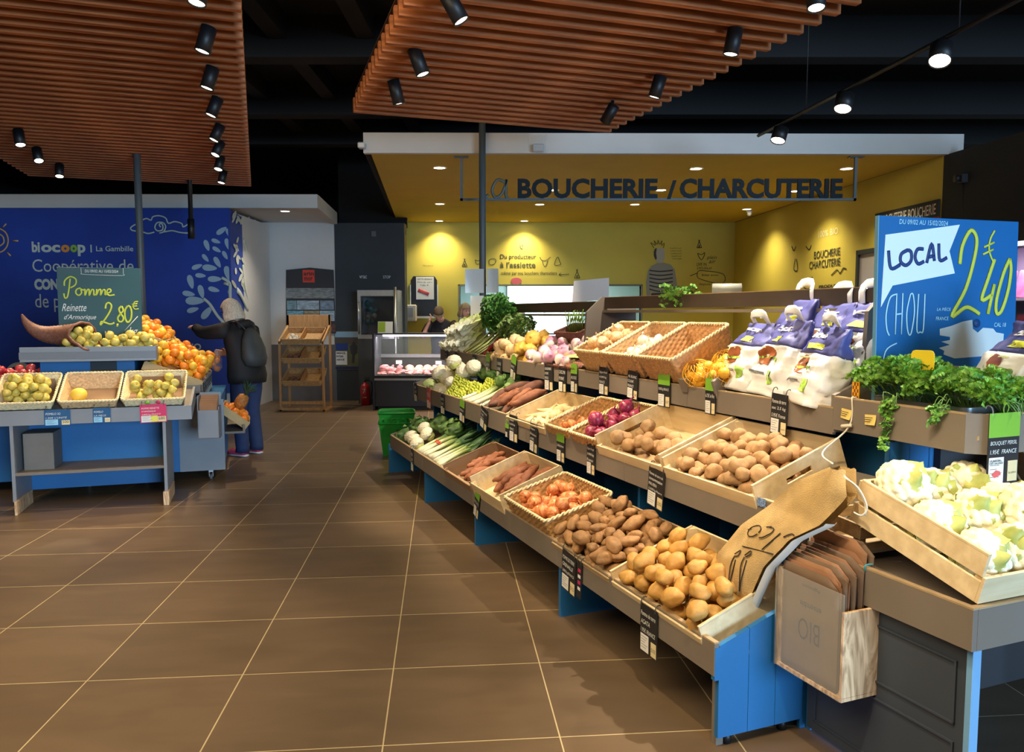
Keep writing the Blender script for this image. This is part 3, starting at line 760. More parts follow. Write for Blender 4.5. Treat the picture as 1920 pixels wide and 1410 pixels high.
def leek_parts(i, L_=.30, r=.014):
    random.seed(700 + i); a = MB(); bend = rnd(-.02, .02)
    a.tube([(bend * math.sin(PI * k / 6), L_ * k / 6, 0) for k in range(7)], [r * 1.15, r * 1.25, r, r * .98, r, r * 1.05, r * 1.15], 10)
    g = MB()
    for k in range(5):
        q = T(0, L_ * .88, 0) @ R(rnd(-.28, .28), 'Z') @ R(rnd(-.12, .1), 'X')
        leafgrid(g, q, rnd(.16, .24), .036, rnd(-.5, .25), .35, .02, k, 6, 2, 3, .45)
    t = MB()
    for k in range(7): t.tube([(rnd(-.004, .004), 0, rnd(-.004, .004)), (rnd(-.014, .014), -.012, rnd(-.01, .01)), (rnd(-.02, .02), -.024, rnd(-.014, .01))], [.0014, .001, .0005], 4)
    return a, g, t
LEEK = []
for i in range(3):
    a, g, t = leek_parts(i); q = [a.mesh('shank'), g.mesh('leaves'), t.mesh('roots')]
    for me, m in zip(q, (mLEEKW, mLEEKG, mROOT)): me.materials.append(m)
    LEEK.append(q)
def parsnip(i):
    random.seed(i + 40); L_ = rnd(.17, .22); b = MB(); bend = rnd(-.025, .025)
    b.tube([(bend * (k / 9) ** 2, L_ * (k / 9 - .4), 0) for k in range(10)], [.012, .024, .025, .022, .018, .014, .010, .007, .004, .001], 10); return b
mPSN = mat('cream_parsnip_skin', (228, 206, 158), .65, var=.12, vs=6, stretch=(1, 14, 1), bump=.2, bs=40, rand=.06)
PSN = protos('parsnip', parsnip, mPSN, 4)
def apple(i, r=.037):
    b = MB(); b.lathe([(.001, -r * .72), (r * .28, -r * .84), (r * .62, -r * .74), (r * .92, -r * .3), (r, r * .12), (r * .9, r * .52), (r * .6, r * .8), (r * .28, r * .8), (r * .06, r * .6), (r * .045, r * .62), (r * .05, r * 1.08), (.001, r * 1.08)], 18)
    for v in b.bm.verts: v.co *= 1 + .06 * noise.noise(v.co * 22 + V3((i * 6, 2, 0)))
    return b
mAPL = mat('russet_yellow_apple_skin', (190, 178, 74), .4, var=.2, vs=16, col2=(210, 184, 92), rand=.10)
mRAP = mat('red_apple_skin', (178, 40, 56), .3, var=.3, vs=12, col2=(206, 84, 80), rand=.1)
APL = protos('apple', apple, mAPL, 4); RAP = protos('red_apple', lambda i: apple(i + 5, .036), mRAP, 2)
mORG = mat('orange_peel', (236, 130, 28), .4, rand=.06, bump=.2, bs=160, var=.04); mORY = mat('yellow_orange_peel', (238, 178, 50), .4, rand=.06, bump=.2, bs=160, var=.04)
def ball(i, r=.039, sq=.93): b = blob((r, r, r * sq), .05, 1.2, i + 60, 3); return b
ORG = protos('orange', ball, mORG, 2); ORY = protos('orange', lambda i: ball(i + 3), mORY, 2)
POM = protos('pomelo', lambda i: blob((.062, .06, .055), .06, 1.2, 77 + i), mat('yellow_pomelo_peel', (232, 196, 74), .4, var=.05, bump=.2, bs=120), 1)

# ================================================================ piling
def pile(M, u0, u1, v0, v1, r, n, kinds, name, label, cat, group, w0=0.0, base=None, flat_=.86, long_=False, tilt=.45, sc=(.88, 1.12), kids=None, yawr=PI, yaw0=0.0, cand=16, ups=None, pre=None):
    """drop things one after the other into the lowest free spot of a container"""
    sph = list(pre or []); out = []
    for i in range(n):
        k = rnd(*sc); rr = r * k; best = None
        for c in range(cand):
            u, v = rnd(u0 + rr * .8, u1 - rr * .8), rnd(v0 + rr * .8, v1 - rr * .8)
            z = (base(u, v) if base else w0) + rr * flat_
            for (a, b_, c_, q) in sph:
                dd = (a - u) ** 2 + (b_ - v) ** 2; R_ = (q + rr) * .90
                if dd < R_ * R_: z = max(z, c_ + math.sqrt(R_ * R_ - dd) * .92)
            if best is None or z < best[2]: best = (u, v, z)
        u, v, z = best; sph.append((u, v, z, rr))
        me = kinds[i % len(kinds)] if not isinstance(kinds[0], (list, tuple)) else kinds[i % len(kinds)]
        Q = M @ T(u, v, z) @ R(yaw0 + rnd(-yawr, yawr), 'Z') @ (Euler((rnd(-tilt, tilt), rnd(-tilt, tilt), 0)).to_matrix().to_4x4()) @ (ups if ups is not None else Matrix()) @ Sc(k)
        if isinstance(me, (list, tuple)):
            o = thing(name, label, cat, Q, group)
            for q in me: obj(q.name.split('.')[0], q, None, o)
        else:
            o = obj(name, me, None, None, Q); tag(o, label, cat, group)
        out.append(o)
    return out, sph
# ================================================================ vegetable stand: what lies on it
random.seed(21)
# --- lowest shelf
M_ = tier('B', .735, .0, .0)
crate('wooden_crate', 'pale wooden crate of yellow potatoes at the near end of the lowest shelf', 'wooden crates on the vegetable stand', M_, .66, .47, .125, front_h=.085, slats=1)
pile(M_, .012, .648, .012, .40, .041, 84, POTY, 'potato', 'large yellow potato in the nearest crate on the lowest shelf', 'potato', 'yellow potatoes in the near lowest crate', w0=.008)
M_ = tier('B', 1.365, .0, .0)
crate('wooden_crate', 'low weathered crate of small brown potatoes beside the yellow potatoes', 'wooden crates on the vegetable stand', M_, .60, .47, .085, m=mCRATE2, slats=1)
pile(M_, .012, .588, .012, .42, .033, 128, POTB, 'potato', 'small earthy brown potato heaped on the lowest shelf', 'potato', 'brown potatoes heaped on the lowest shelf', w0=.008, sc=(.85, 1.25))
M_ = tier('B', 1.99, .0, .055) @ R(math.radians(-5), 'X')
basket('honey wicker basket of yellow onions on the lowest shelf', 'wicker baskets on the vegetable stand', M_, .60, .42, .13, flare=.03)
pile(M_, .06, .54, .05, .36, .038, 42, ONI, 'onion', 'copper-skinned onion in the wicker basket on the lowest shelf', 'onion', 'onions in the lowest wicker basket', w0=.012, tilt=1.3)
M_ = tier('B', 2.60, .0, .05)
crate('wooden_crate', 'pale raised crate of sweet potatoes behind the onion basket on the lowest shelf', 'wooden crates on the vegetable stand', M_, .56, .44, .13, front_h=.10, slats=1)
YL = dict(long_=True, tilt=.25, yawr=.55, yaw0=PI / 2)
pile(M_, .06, .50, .12, .36, .036, 20, SWT, 'sweet_potato', 'orange-brown sweet potato in the pale raised crate on the lowest shelf', 'sweet potato', 'sweet potatoes in the pale lowest crate', w0=.008, **YL)
M_ = tier('B', 3.27, .0, .012)
crate('cardboard_box', 'low brown box of sweet potatoes next to the leeks on the lowest shelf', 'wooden crates on the vegetable stand', M_, .62, .45, .12, m=mCARD, slats=1, front_h=.10)
pile(M_, .07, .55, .12, .36, .037, 20, SWT, 'sweet_potato', 'thick sweet potato in the brown box beside the leeks', 'sweet potato', 'sweet potatoes in the brown box', w0=.008, **YL)
def leeks(M, n, w, label, group, layers=2, y0=.0):
    for i in range(n):
        x = (i % (n // layers + 1)) / (n // layers) * w + rnd(-.012, .012); l = i // (n // layers + 1)
        Q = M @ T(x, y0 + rnd(0, .03) + l * .02, .018 + l * .03 + rnd(0, .008)) @ R(rnd(-.10, .10), 'Z') @ R(rnd(0, .06), 'X') @ R(rnd(-PI, PI), 'Y') @ Sc(rnd(.9, 1.15))
        o = thing('leek', label, 'leek', Q, group); q = LEEK[i % 3]
        for me in q: obj(me.name.split('.')[0], me, None, o)
leeks(tier('B', 4.28, .02, .0), 30, .94, 'leek with white shank and dark green leaves on the lowest shelf', 'leeks on the lowest shelf', 2)
b = MB(); 
for dx in (0, .05, .1): b.tube([(dx, .0, 0), (dx + .02, .012, .014), (dx + .04, 0, 0), (dx + .03, -.012, .01)], .006, 6)
tag(b.build('rubber_band_bundle', mat('red_rubber_band', (214, 62, 40), .5), None, tier('B', 4.22, .22, .075)), 'red rubber bands round the leeks on the lowest shelf', 'rubber band')
def headed(M, inner, fol, name, label, cat, group, s=1.0, tip=0.0):
    o = thing(name, label, cat, M @ R(rnd(-PI, PI), 'Z') @ R(tip, 'X') @ Sc(s), group)
    nm = {'cabbage': 'heart', 'cauliflower': 'curd', 'romanesco': 'curd'}.get(name, 'heart')
    obj(nm, inner, None, o); obj('foliage', fol, None, o); return o
random.seed(5)
lab = 'small white cauliflower at the far end of the lowest shelf'
for s, v, u in ((4.62, .13, .07), (4.78, .14, .07), (4.48, .11, .06), (4.55, .24, .09), (4.7, .27, .11)):
    headed(tier('B', s, v, u), CURDS[0], FOLS[0], 'cauliflower', lab, 'cauliflower', 'cauliflowers on the lowest shelf', .95, -.5)
for s, v, u in ((4.97, .12, .06), (4.86, .28, .1), (5.02, .3, .1), (4.62, .40, .11), (4.38, .40, .10), (4.2, .42, .1)):
    headed(tier('B', s, v, u), SAV[0], FOLD[0], 'cabbage', 'dark green crinkled cabbage at the far end of the lowest shelf', 'cabbage', 'dark cabbages on the lowest shelf', 1.0, -.3)
# --- middle shelf
M_ = tier('M', .925)
crate('wooden_crate', 'pale wooden crate heaped with potatoes at the near end of the middle shelf', 'wooden crates on the vegetable stand', M_, .655, .48, .155, front_h=.118, slats=1, handle=True, m=mCRATE)
pile(M_, .014, .64, .014, .42, .036, 104, POTM, 'potato', 'dusty brown potato in the full crate at the near end of the middle shelf', 'potato', 'potatoes in the near middle crate', w0=.008)
M_ = tier('M', 1.60)
crate('wooden_crate', 'pale wooden crate with few potatoes left on the middle shelf', 'wooden crates on the vegetable stand', M_, .655, .48, .165, front_h=.115, slats=1, handle=True)
pile(M_, .05, .62, .02, .30, .041, 27, POTM, 'potato', 'dusty brown potato in the half-empty crate on the middle shelf', 'potato', 'potatoes in the half-empty middle crate', w0=.008, sc=(.95, 1.25))
M_ = tier('M', 1.945, .0, .02)
basket('small wicker basket of red onions on the middle shelf', 'wicker baskets on the vegetable stand', M_, .34, .46, .12)
pile(M_, .04, .30, .05, .40, .043, 20, RED, 'red_onion', 'glossy red onion in the small wicker basket on the middle shelf', 'red onion', 'red onions on the middle shelf', w0=.012, tilt=1.2)
M_ = tier('M', 2.30, .0, .02)
basket('small wicker basket of shallots between the parsnips and red onions', 'wicker baskets on the vegetable stand', M_, .34, .44, .12)
pile(M_, .05, .29, .06, .34, .032, 16, SHA, 'shallot', 'copper shallot in the small wicker basket on the middle shelf', 'shallot', 'shallots on the middle shelf', w0=.012, tilt=1.2)
M_ = tier('M', 3.0, .0, .005)
crate('wooden_crate', 'pale wooden crate of parsnips on the middle shelf', 'wooden crates on the vegetable stand', M_, .68, .46, .11, front_h=.10, slats=1)
pile(M_, .07, .62, .10, .40, .024, 44, PSN, 'parsnip', 'cream parsnip in the wooden crate on the middle shelf', 'parsnip', 'parsnips on the middle shelf', w0=.01, tilt=.15, yawr=.7, yaw0=PI * .45)
M_ = tier('M', 3.78, .0, .0)
pile(M_, .12, .70, .15, .40, .042, 12, SWP, 'sweet_potato', 'thick purple-brown sweet potato heaped loose on the middle shelf', 'sweet potato', 'loose sweet potatoes on the middle shelf', w0=.01, sc=(1.15, 1.35), **YL)
pile(M_ @ T(0, 0, .07), .25, .70, .15, .40, .036, 7, SWT, 'sweet_potato', 'orange-brown sweet potato lying on the purple-brown ones on the middle shelf', 'sweet potato', 'orange sweet potatoes on the middle shelf', w0=.01, sc=(1.0, 1.25), **YL)
leeks(tier('M', 4.22, .02, .02), 9, .42, 'leek with white root end at the front of the middle shelf', 'leeks on the middle shelf', 2)
random.seed(6)
for s, v, u in ((4.42, .10, .07), (4.62, .11, .08), (4.45, .2, .12), (4.3, .24, .1), (4.7, .22, .14), (4.2, .34, .1)):
    o = thing('romanesco', 'lime green romanesco on the far part of the middle shelf', 'romanesco', tier('M', s, v, u) @ R(rnd(-PI, PI), 'Z') @ R(rnd(-.4, .1), 'X') @ Sc(1.1), 'romanescos on the middle shelf')
    obj('curd', ROM[int(s * 10) % 2], None, o); obj('foliage', FOLS[1], None, o, T(0, 0, -.01) @ Sc(.85))
for s, v, u in ((4.85, .10, .06), (5.02, .11, .07), (4.78, .18, .13), (4.98, .2, .15), (4.72, .30, .2), (4.92, .32, .22), (5.1, .3, .2), (4.62, .38, .22), (5.05, .16, .22), (4.85, .28, .30)):
    headed(tier('M', s, v, u), CURDS[1], FOLS[0], 'cauliflower', 'white cauliflower piled at the far end of the middle shelf', 'cauliflower', 'cauliflowers on the middle shelf', 1.12, -.5)
for s, v, u in ((5.3, .09, .06), (5.48, .12, .07), (5.38, .26, .1), (5.55, .3, .1)):
    tag(obj('cabbage', KOH[0], None, None, tier('M', s, v, u) @ R(rnd(-3, 3), 'Z')), 'smooth pale green cabbage at the far end of the middle shelf', 'cabbage', 'pale cabbages on the middle shelf')
for s, v, u in ((4.35, .44, .12), (4.05, .42, .1), (3.85, .44, .1), (4.55, .46, .13)):
    headed(tier('M', s, v, u), SAV[1], FOLD[1], 'cabbage', 'dark green cabbage in the shade at the back of the middle shelf', 'cabbage', 'dark cabbages on the middle shelf', 1.0, -.3)
# --- upper shelf
mNAPA = ramp_mat('white_to_pale_green_cabbage', [(0, (240, 240, 222)), (.5, (236, 240, 206)), (.8, (212, 224, 150)), (1, (190, 208, 110))], 'Y', 0, .30, .5, .2, 25)
random.seed(8)
def napa():
    b = MB(); b.tube([(0, .30 * k / 8, 0) for k in range(9)], [.03, .052, .062, .068, .07, .068, .06, .045, .015], 14)
    me = b.mesh('heart'); me.materials.append(mNAPA); g = MB()
    for k in range(11):
        a = k * 2.39996; leafgrid(g, T(0, .0, 0) @ R(a, 'Y') @ T(0, .0, .045 + .001 * k) @ R(-.04, 'X'), rnd(.29, .335), .13, .14, .22, .16, k, 10, 8, 14, .35)
    m2 = g.mesh('foliage'); m2.materials.append(mNAPA); return me, m2
NA = napa()
for i, (s, v, u, z) in enumerate(((5.86, .02, .06, .1), (5.70, .0, .07, .0), (5.54, .02, .07, -.1), (5.40, .04, .07, -.2), (5.8, .10, .17, .0), (5.62, .1, .18, -.1), (5.48, .14, .2, -.2))):
    o = thing('napa_cabbage', 'long white Chinese cabbage lying at the far end of the upper shelf', 'Chinese cabbage', tier('T', s, v, u) @ R(z, 'Z') @ R(.25, 'X'), 'Chinese cabbages on the upper shelf')
    obj('heart', NA[0], None, o); obj('foliage', NA[1], None, o)
mCELS = mat('pale_green_celery_stalk', (186, 204, 116), .45, var=.2, vs=6, stretch=(20, 1, 20), col2=(216, 222, 160)); mHERB = mat('bright_green_herb_leaf', (80, 138, 46), .5, var=.35, vs=40, col2=(122, 172, 66))
mHERBD = mat('deep_green_herb_leaf', (48, 100, 40), .5, var=.35, vs=40, col2=(86, 136, 56)); mSTEM = mat('green_herb_stem', (118, 156, 74), .5)
LOBE = [(-.1, 0), (-.34, .18), (-.62, .22), (-.5, .42), (-.66, .6), (-.36, .62), (-.34, .84), (-.12, .8), (0, 1.05), (.12, .8), (.34, .84), (.36, .62), (.66, .6), (.5, .42), (.62, .22), (.34, .18), (.1, 0)]
def leaf3(b, Q, s):
    """a small lobed leaf, folded along its rib"""
    c = b.bm.verts.new(Q @ V3((0, .45 * s, .0)))
    vs = [b.bm.verts.new(Q @ V3((x * s, y * s, abs(x) * s * .35 - .12 * s * y * y))) for x, y in LOBE]
    for a, d in zip(vs, vs[1:] + vs[:1]):
        f = b.bm.faces.new((c, a, d)); f.smooth = True; f.material_index = b.mi
def herb(n, fn, s=(.014, .024), seed=1, m=mHERB, stem=True, stems_from=None):
    """leaf cloud; fn(u) gives (point, outward)"""
    random.seed(seed); b = MB(); st = MB()
    for i in range(n):
        p, o = fn(); o = (o + V3((rnd(-.6, .6), rnd(-.6, .6), rnd(-.3, .7)))).normalized(); q = o.to_track_quat('Y', 'Z').to_matrix().to_4x4()
        Q = Matrix.Translation(p) @ q @ R(rnd(-1.2, 1.2), 'Y'); sz = rnd(*s)
        leaf3(b, Q, sz)
        leaf3(b, Q @ T(-sz * .5, sz * .1, 0) @ R(.9, 'Z'), sz * .75); leaf3(b, Q @ T(sz * .5, sz * .1, 0) @ R(-.9, 'Z'), sz * .75)
        if stem and i % 3 == 0:
            r0 = V3(stems_from(p)) if stems_from else V3((0, 0, 0))
            mid = (p + r0) / 2 + V3((rnd(-.02, .02), rnd(-.02, .02), .03)); st.tube(smooth_path([r0, mid, p], 3), .0016, 4, cap=False)
    return b, st
def bunch(name, label, cat, group, M, n, fn, m, seed, s=(.014, .024), sf=None, sm=None):
    o = thing(name, label, cat, M, group); b, st = herb(n, fn, s, seed, m, True, sf); b.build('foliage', m, o); st.build('stems', sm or mSTEM, o); return o
def dome(cx, cy, cz, rx, ry, rz):
    def f():
        a, z = rnd(0, 2 * PI), rnd(-.3, 1); q = math.sqrt(1 - z * z); k = rnd(.55, 1); d = V3((q * math.cos(a), q * math.sin(a), z))
        return V3((cx + rx * d.x * k, cy + ry * d.y * k, cz + rz * d.z * k)), d
    return f
# celery: stalks towards the front, leaves at the back
for i, s in enumerate((5.16, 5.02, 4.90)):
    o = thing('celery', 'pale green head of celery lying leaves backwards on the upper shelf', 'celery', tier('T', s, .03, .05) @ R(-.35, 'Z') @ R(.22, 'X'), 'celery on the upper shelf'); b = MB()
    for k in range(9):
        x, z = ((k % 3) - 1) * .022, (k // 3) * .02; b.tube([(x * .7, 0, z), (x, .16, z + .004), (x * 1.6, .36, z + .02 + rnd(0, .03))], [.013, .012, .007], 7, ell=(1, .6))
    b.build('stalks', mCELS, o); g, st = herb(90, dome(0, .42, .05, .10, .12, .08), (.018, .03), 40 + i); g.build('foliage', mHERB, o)
bunch('parsley_bush', 'big bushy bunch of dark green parsley at the far end of the upper shelf', 'parsley', None, tier('T', 4.93, .33, .08), 620, dome(0, .08, .22, .27, .16, .24), mHERBD, 51, (.022, .038), lambda p: (p.x * .2, 0, 0))
bunch('parsley_bush', 'lower paler leafy bunch in front of the dark parsley on the upper shelf', 'parsley', None, tier('T', 4.45, .30, .06), 380, dome(0, .06, .14, .27, .16, .15), mat('olive_green_leaf', (102, 128, 62), .55, var=.3, vs=40), 52, (.02, .034), lambda p: (p.x * .2, -.1, 0))
o = thing('swiss_chard', 'bunch of chard with red stems leaning on the upper shelf', 'chard', tier('T', 4.72, .06, .05) @ R(-.35, 'Z') @ R(.3, 'X')); b = MB(); g = MB()
for k in range(9):
    x = (k - 4) * .014; b.tube([(x * .6, 0, 0.01 * (k % 3)), (x * 1.2, .16, .02 + .012 * (k % 3)), (x * 2, .26, .05)], [.008, .008, .005], 6); leafgrid(g, T(x * 2, .25, .05) @ R(-x * 6, 'Z') @ R(.3, 'X'), .2, .11, .5, .2, .15, k)
b.build('stems', mat('red_chard_stem', (176, 52, 48), .4), o); g.build('foliage', mat('dark_chard_leaf', (70, 96, 52), .45, var=.3, vs=14), o)
random.seed(9)
M_ = tier('T', 4.80)
pile(M_, .0, .35, .02, .22, .02, 14, [protos('courgette', lambda i: parsnip(i + 9), mat('yellow_pepper_skin', (226, 186, 60), .4, var=.2, vs=9), 2)[0]], 'yellow_carrot', 'yellow carrot lying in front of the red chard on the upper shelf', 'carrot', 'yellow carrots on the upper shelf', w0=.01, tilt=.15, yawr=.4, yaw0=PI * .5 - 1.6)
M_ = tier('T', 4.48)
_, sq = pile(M_, .0, .60, .0, .36, .062, 17, SQB, 'squash', 'beige ribbed squash on the upper shelf', 'squash', 'beige squashes on the upper shelf', w0=.0, tilt=1.2)
pile(M_, .25, .86, .02, .38, .062, 11, SQY, 'squash', 'yellow ribbed squash on the upper shelf', 'squash', 'yellow squashes on the upper shelf', w0=.0, tilt=1.2, pre=sq)
M_ = tier('T', 3.68)
pile(M_, .0, .72, .0, .44, .046, 52, TUR, 'turnip', 'white and violet turnip heaped on the upper shelf', 'turnip', 'turnips on the upper shelf', w0=.0, tilt=1.3, base=lambda u, v: .0 + .16 * max(0, v - .1))
for s, v in ((3.72, .2), (3.42, .22)):       # sloping grey dividers
    b = MB(); b.box(-.008, .008, .0, .36, .0, .10, bev=.001); tag(b.build('shelf_divider', mPAINT, None, tier('T', s, v, .02) @ R(.16, 'X')), 'grey divider board beside the turnips, %s of two' % ('farther' if s > 3.6 else 'nearer'), 'divider board')
M_ = tier('T', 3.16, .0, .02)
basket('low dark brown wicker basket of small tubers beside the turnips', 'wicker baskets on the vegetable stand', M_, .52, .34, .06, m=mWICKD, mr=mWICKD, flare=.015)
mGIN = mat('brown_ginger_skin', (150, 96, 72), .7, var=.2, vs=30, rand=.08)
GIN = protos('ginger', lambda i: blob((.040, .022, .020), .5, 2.2, i + 31), mGIN, 3)
pile(M_, .02, .50, .03, .31, .024, 54, GIN, 'ginger_root', 'small reddish brown root in the low dark wicker basket', 'ginger', 'small roots in the dark basket', w0=.01)
b = MB(); b.grid(lambda u, v: (u * .24, v * .13, .012 * math.sin(3 * u) + .006 * math.sin(5 * v)), 8, 5); tag(b.build('paper_slip', mat('yellowish_paper', (214, 196, 120), .7), None, M_ @ T(.08, .08, .075) @ R(.3, 'Z')), 'crumpled yellowish paper lying on the small dark basket', 'paper')
M_ = tier('T', 3.3, .33, .12)
basket('dark wicker basket at the back of the upper shelf holding spring onions', 'wicker baskets on the vegetable stand', M_ @ T(-.30, 0, -.02), .42, .20, .10, m=mWICKD, mr=mWICKD, flare=.015)
o = thing('spring_onions', 'bundle of green spring onion stalks in the dark rear basket', 'spring onions', M_ @ T(-.08, .10, .10)); b = MB()
for k in range(30): 
    x = (k % 10 - 5) * .03; b.tube([(x, 0, -.04), (x + .04, .0, .04), (x + rnd(.06, .16), rnd(-.03, .03), rnd(.09, .14))], [.006, .005, .002], 5)
b.build('stalks', mat('spring_onion_green', (126, 168, 66), .5, var=.25, vs=10), o)
mKRAFT = mat('kraft_paper', (160, 112, 74), .8, var=.08, vs=12); mKRAFT2 = mat('kraft_paper_bag', (150, 104, 72), .8, var=.1, vs=8, bump=.1, bs=20)
for k in range(5):                       # small printed paper sachets
    M2 = tier('T', 2.86 - k * .055, .26, .09) @ R(-.5, 'Z') @ R(math.radians(62), 'X')
    o = thing('seed_sachet', 'small brown paper sachet standing behind the dark basket', 'sachet', M2, 'paper sachets on the upper shelf')
    b = MB(); b.box(0, .085, 0, .16, -.006, .006, bev=.003); b.build('packet', mKRAFT, o)
    b = MB(); b.box(.012, .073, .05, .13, .006, .007); e = b.build('print', mat('dark_print', (58, 44, 38), .7), o)
    b = MB(); b.cyl((.0425, .075, .007), (.0425, .075, .008), .02, seg=16); b.cyl((.0425, .11, .007), (.0425, .11, .008), .012, seg=14); b.build('motif', mPAPER, e)
# three wicker trays side by side
bt = math.radians(6)
for k, s in enumerate((2.56, 2.155, 1.75)):
    M_ = tier('T', s, .0, .075) @ R(bt, 'X')
    basket(['left of the three large wicker trays on the upper shelf, filled with straw-coloured onions', 'middle of the three large wicker trays, holding white garlic', 'right of the three large wicker trays, nearly empty'][k], 'large wicker trays on the upper shelf', M_, .40, .42, .16, m=mat('pinkish_wicker', (206, 164, 116), .6, var=.22, vs=60), flare=.03, front_drop=.0)
    if k == 0: pile(M_, .05, .35, .05, .36, .042, 22, PON, 'onion', 'straw-coloured onion in the left of the three large wicker trays', 'onion', 'pale onions on the upper shelf', w0=.015, tilt=1.2)
    if k == 1: pile(M_, .05, .35, .05, .36, .033, 36, GAR, 'garlic_bulb', 'white garlic bulb in the middle of the three large wicker trays', 'garlic', 'garlic on the upper shelf', w0=.015, tilt=1.2)
    if k == 2:
        b = MB(); b.grid(lambda u, v: (.12 + u * .16, .18 + v * .14, .03 + .014 * math.sin(5 * u + 2 * v)), 8, 6); tag(b.build('paper_scrap', mat('pinkish_paper', (206, 176, 168), .8), None, M_), 'crumpled pinkish paper lying in the nearly empty wicker tray', 'paper')
# nets of oranges
def netbag(M, w, d, h, label, group, seed):
    random.seed(seed); o = thing('net_bag', label, 'net bag', M, group); b = MB(); nn = []
    for k in range(16):
        p = V3((rnd(-.42, .42) * w, rnd(-.4, .4) * d, rnd(.15, .8) * h)); b.ico(p, .030, 3)
    b.build('fruit', mORY, o); g = MB()
    for k in range(14):
        for sgn in (1, -1):
            pl = []
            for j in range(15):
                v = j / 14; a = 2 * PI * k / 14 + sgn * v * 1.6; q = (math.sin(PI * (.06 + .9 * v)) ** .5); pl.append((w * .56 * q * math.cos(a), d * .56 * q * math.sin(a), h * v))
            g.tube(pl, .0016, 4, cap=False)
    g.build('net', mat('yellow_net_thread', (240, 186, 52), .5), o); return o
for k, (s, v, u) in enumerate(((1.28, .09, .05), (1.22, .24, .05), (1.10, .12, .05))):
    netbag(tier('T', s, v, u) @ R(.2, 'X'), .19, .15, .15, 'yellow net bag of small yellow onions beside the wicker trays, ' + ('left one', 'rear one', 'right one')[k], 'yellow net bags', 60 + k)
b = MB(); b.box(0, .05, 0, .035, 0, .075, bev=.001); tag(b.build('wood_block', mPAINT, None, tier('T', 1.36, -.012, .05)), 'small grey wood block on the upper shelf edge in front of the net bags', 'block')
b = MB(); b.box(0, .02, 0, .34, 0, .13, bev=.006); tag(b.build('rounded_divider', mPAINT, None, tier('T', 1.07, -.01, .01)), 'grey rounded divider between the net bags and the paper potato bags', 'divider board')

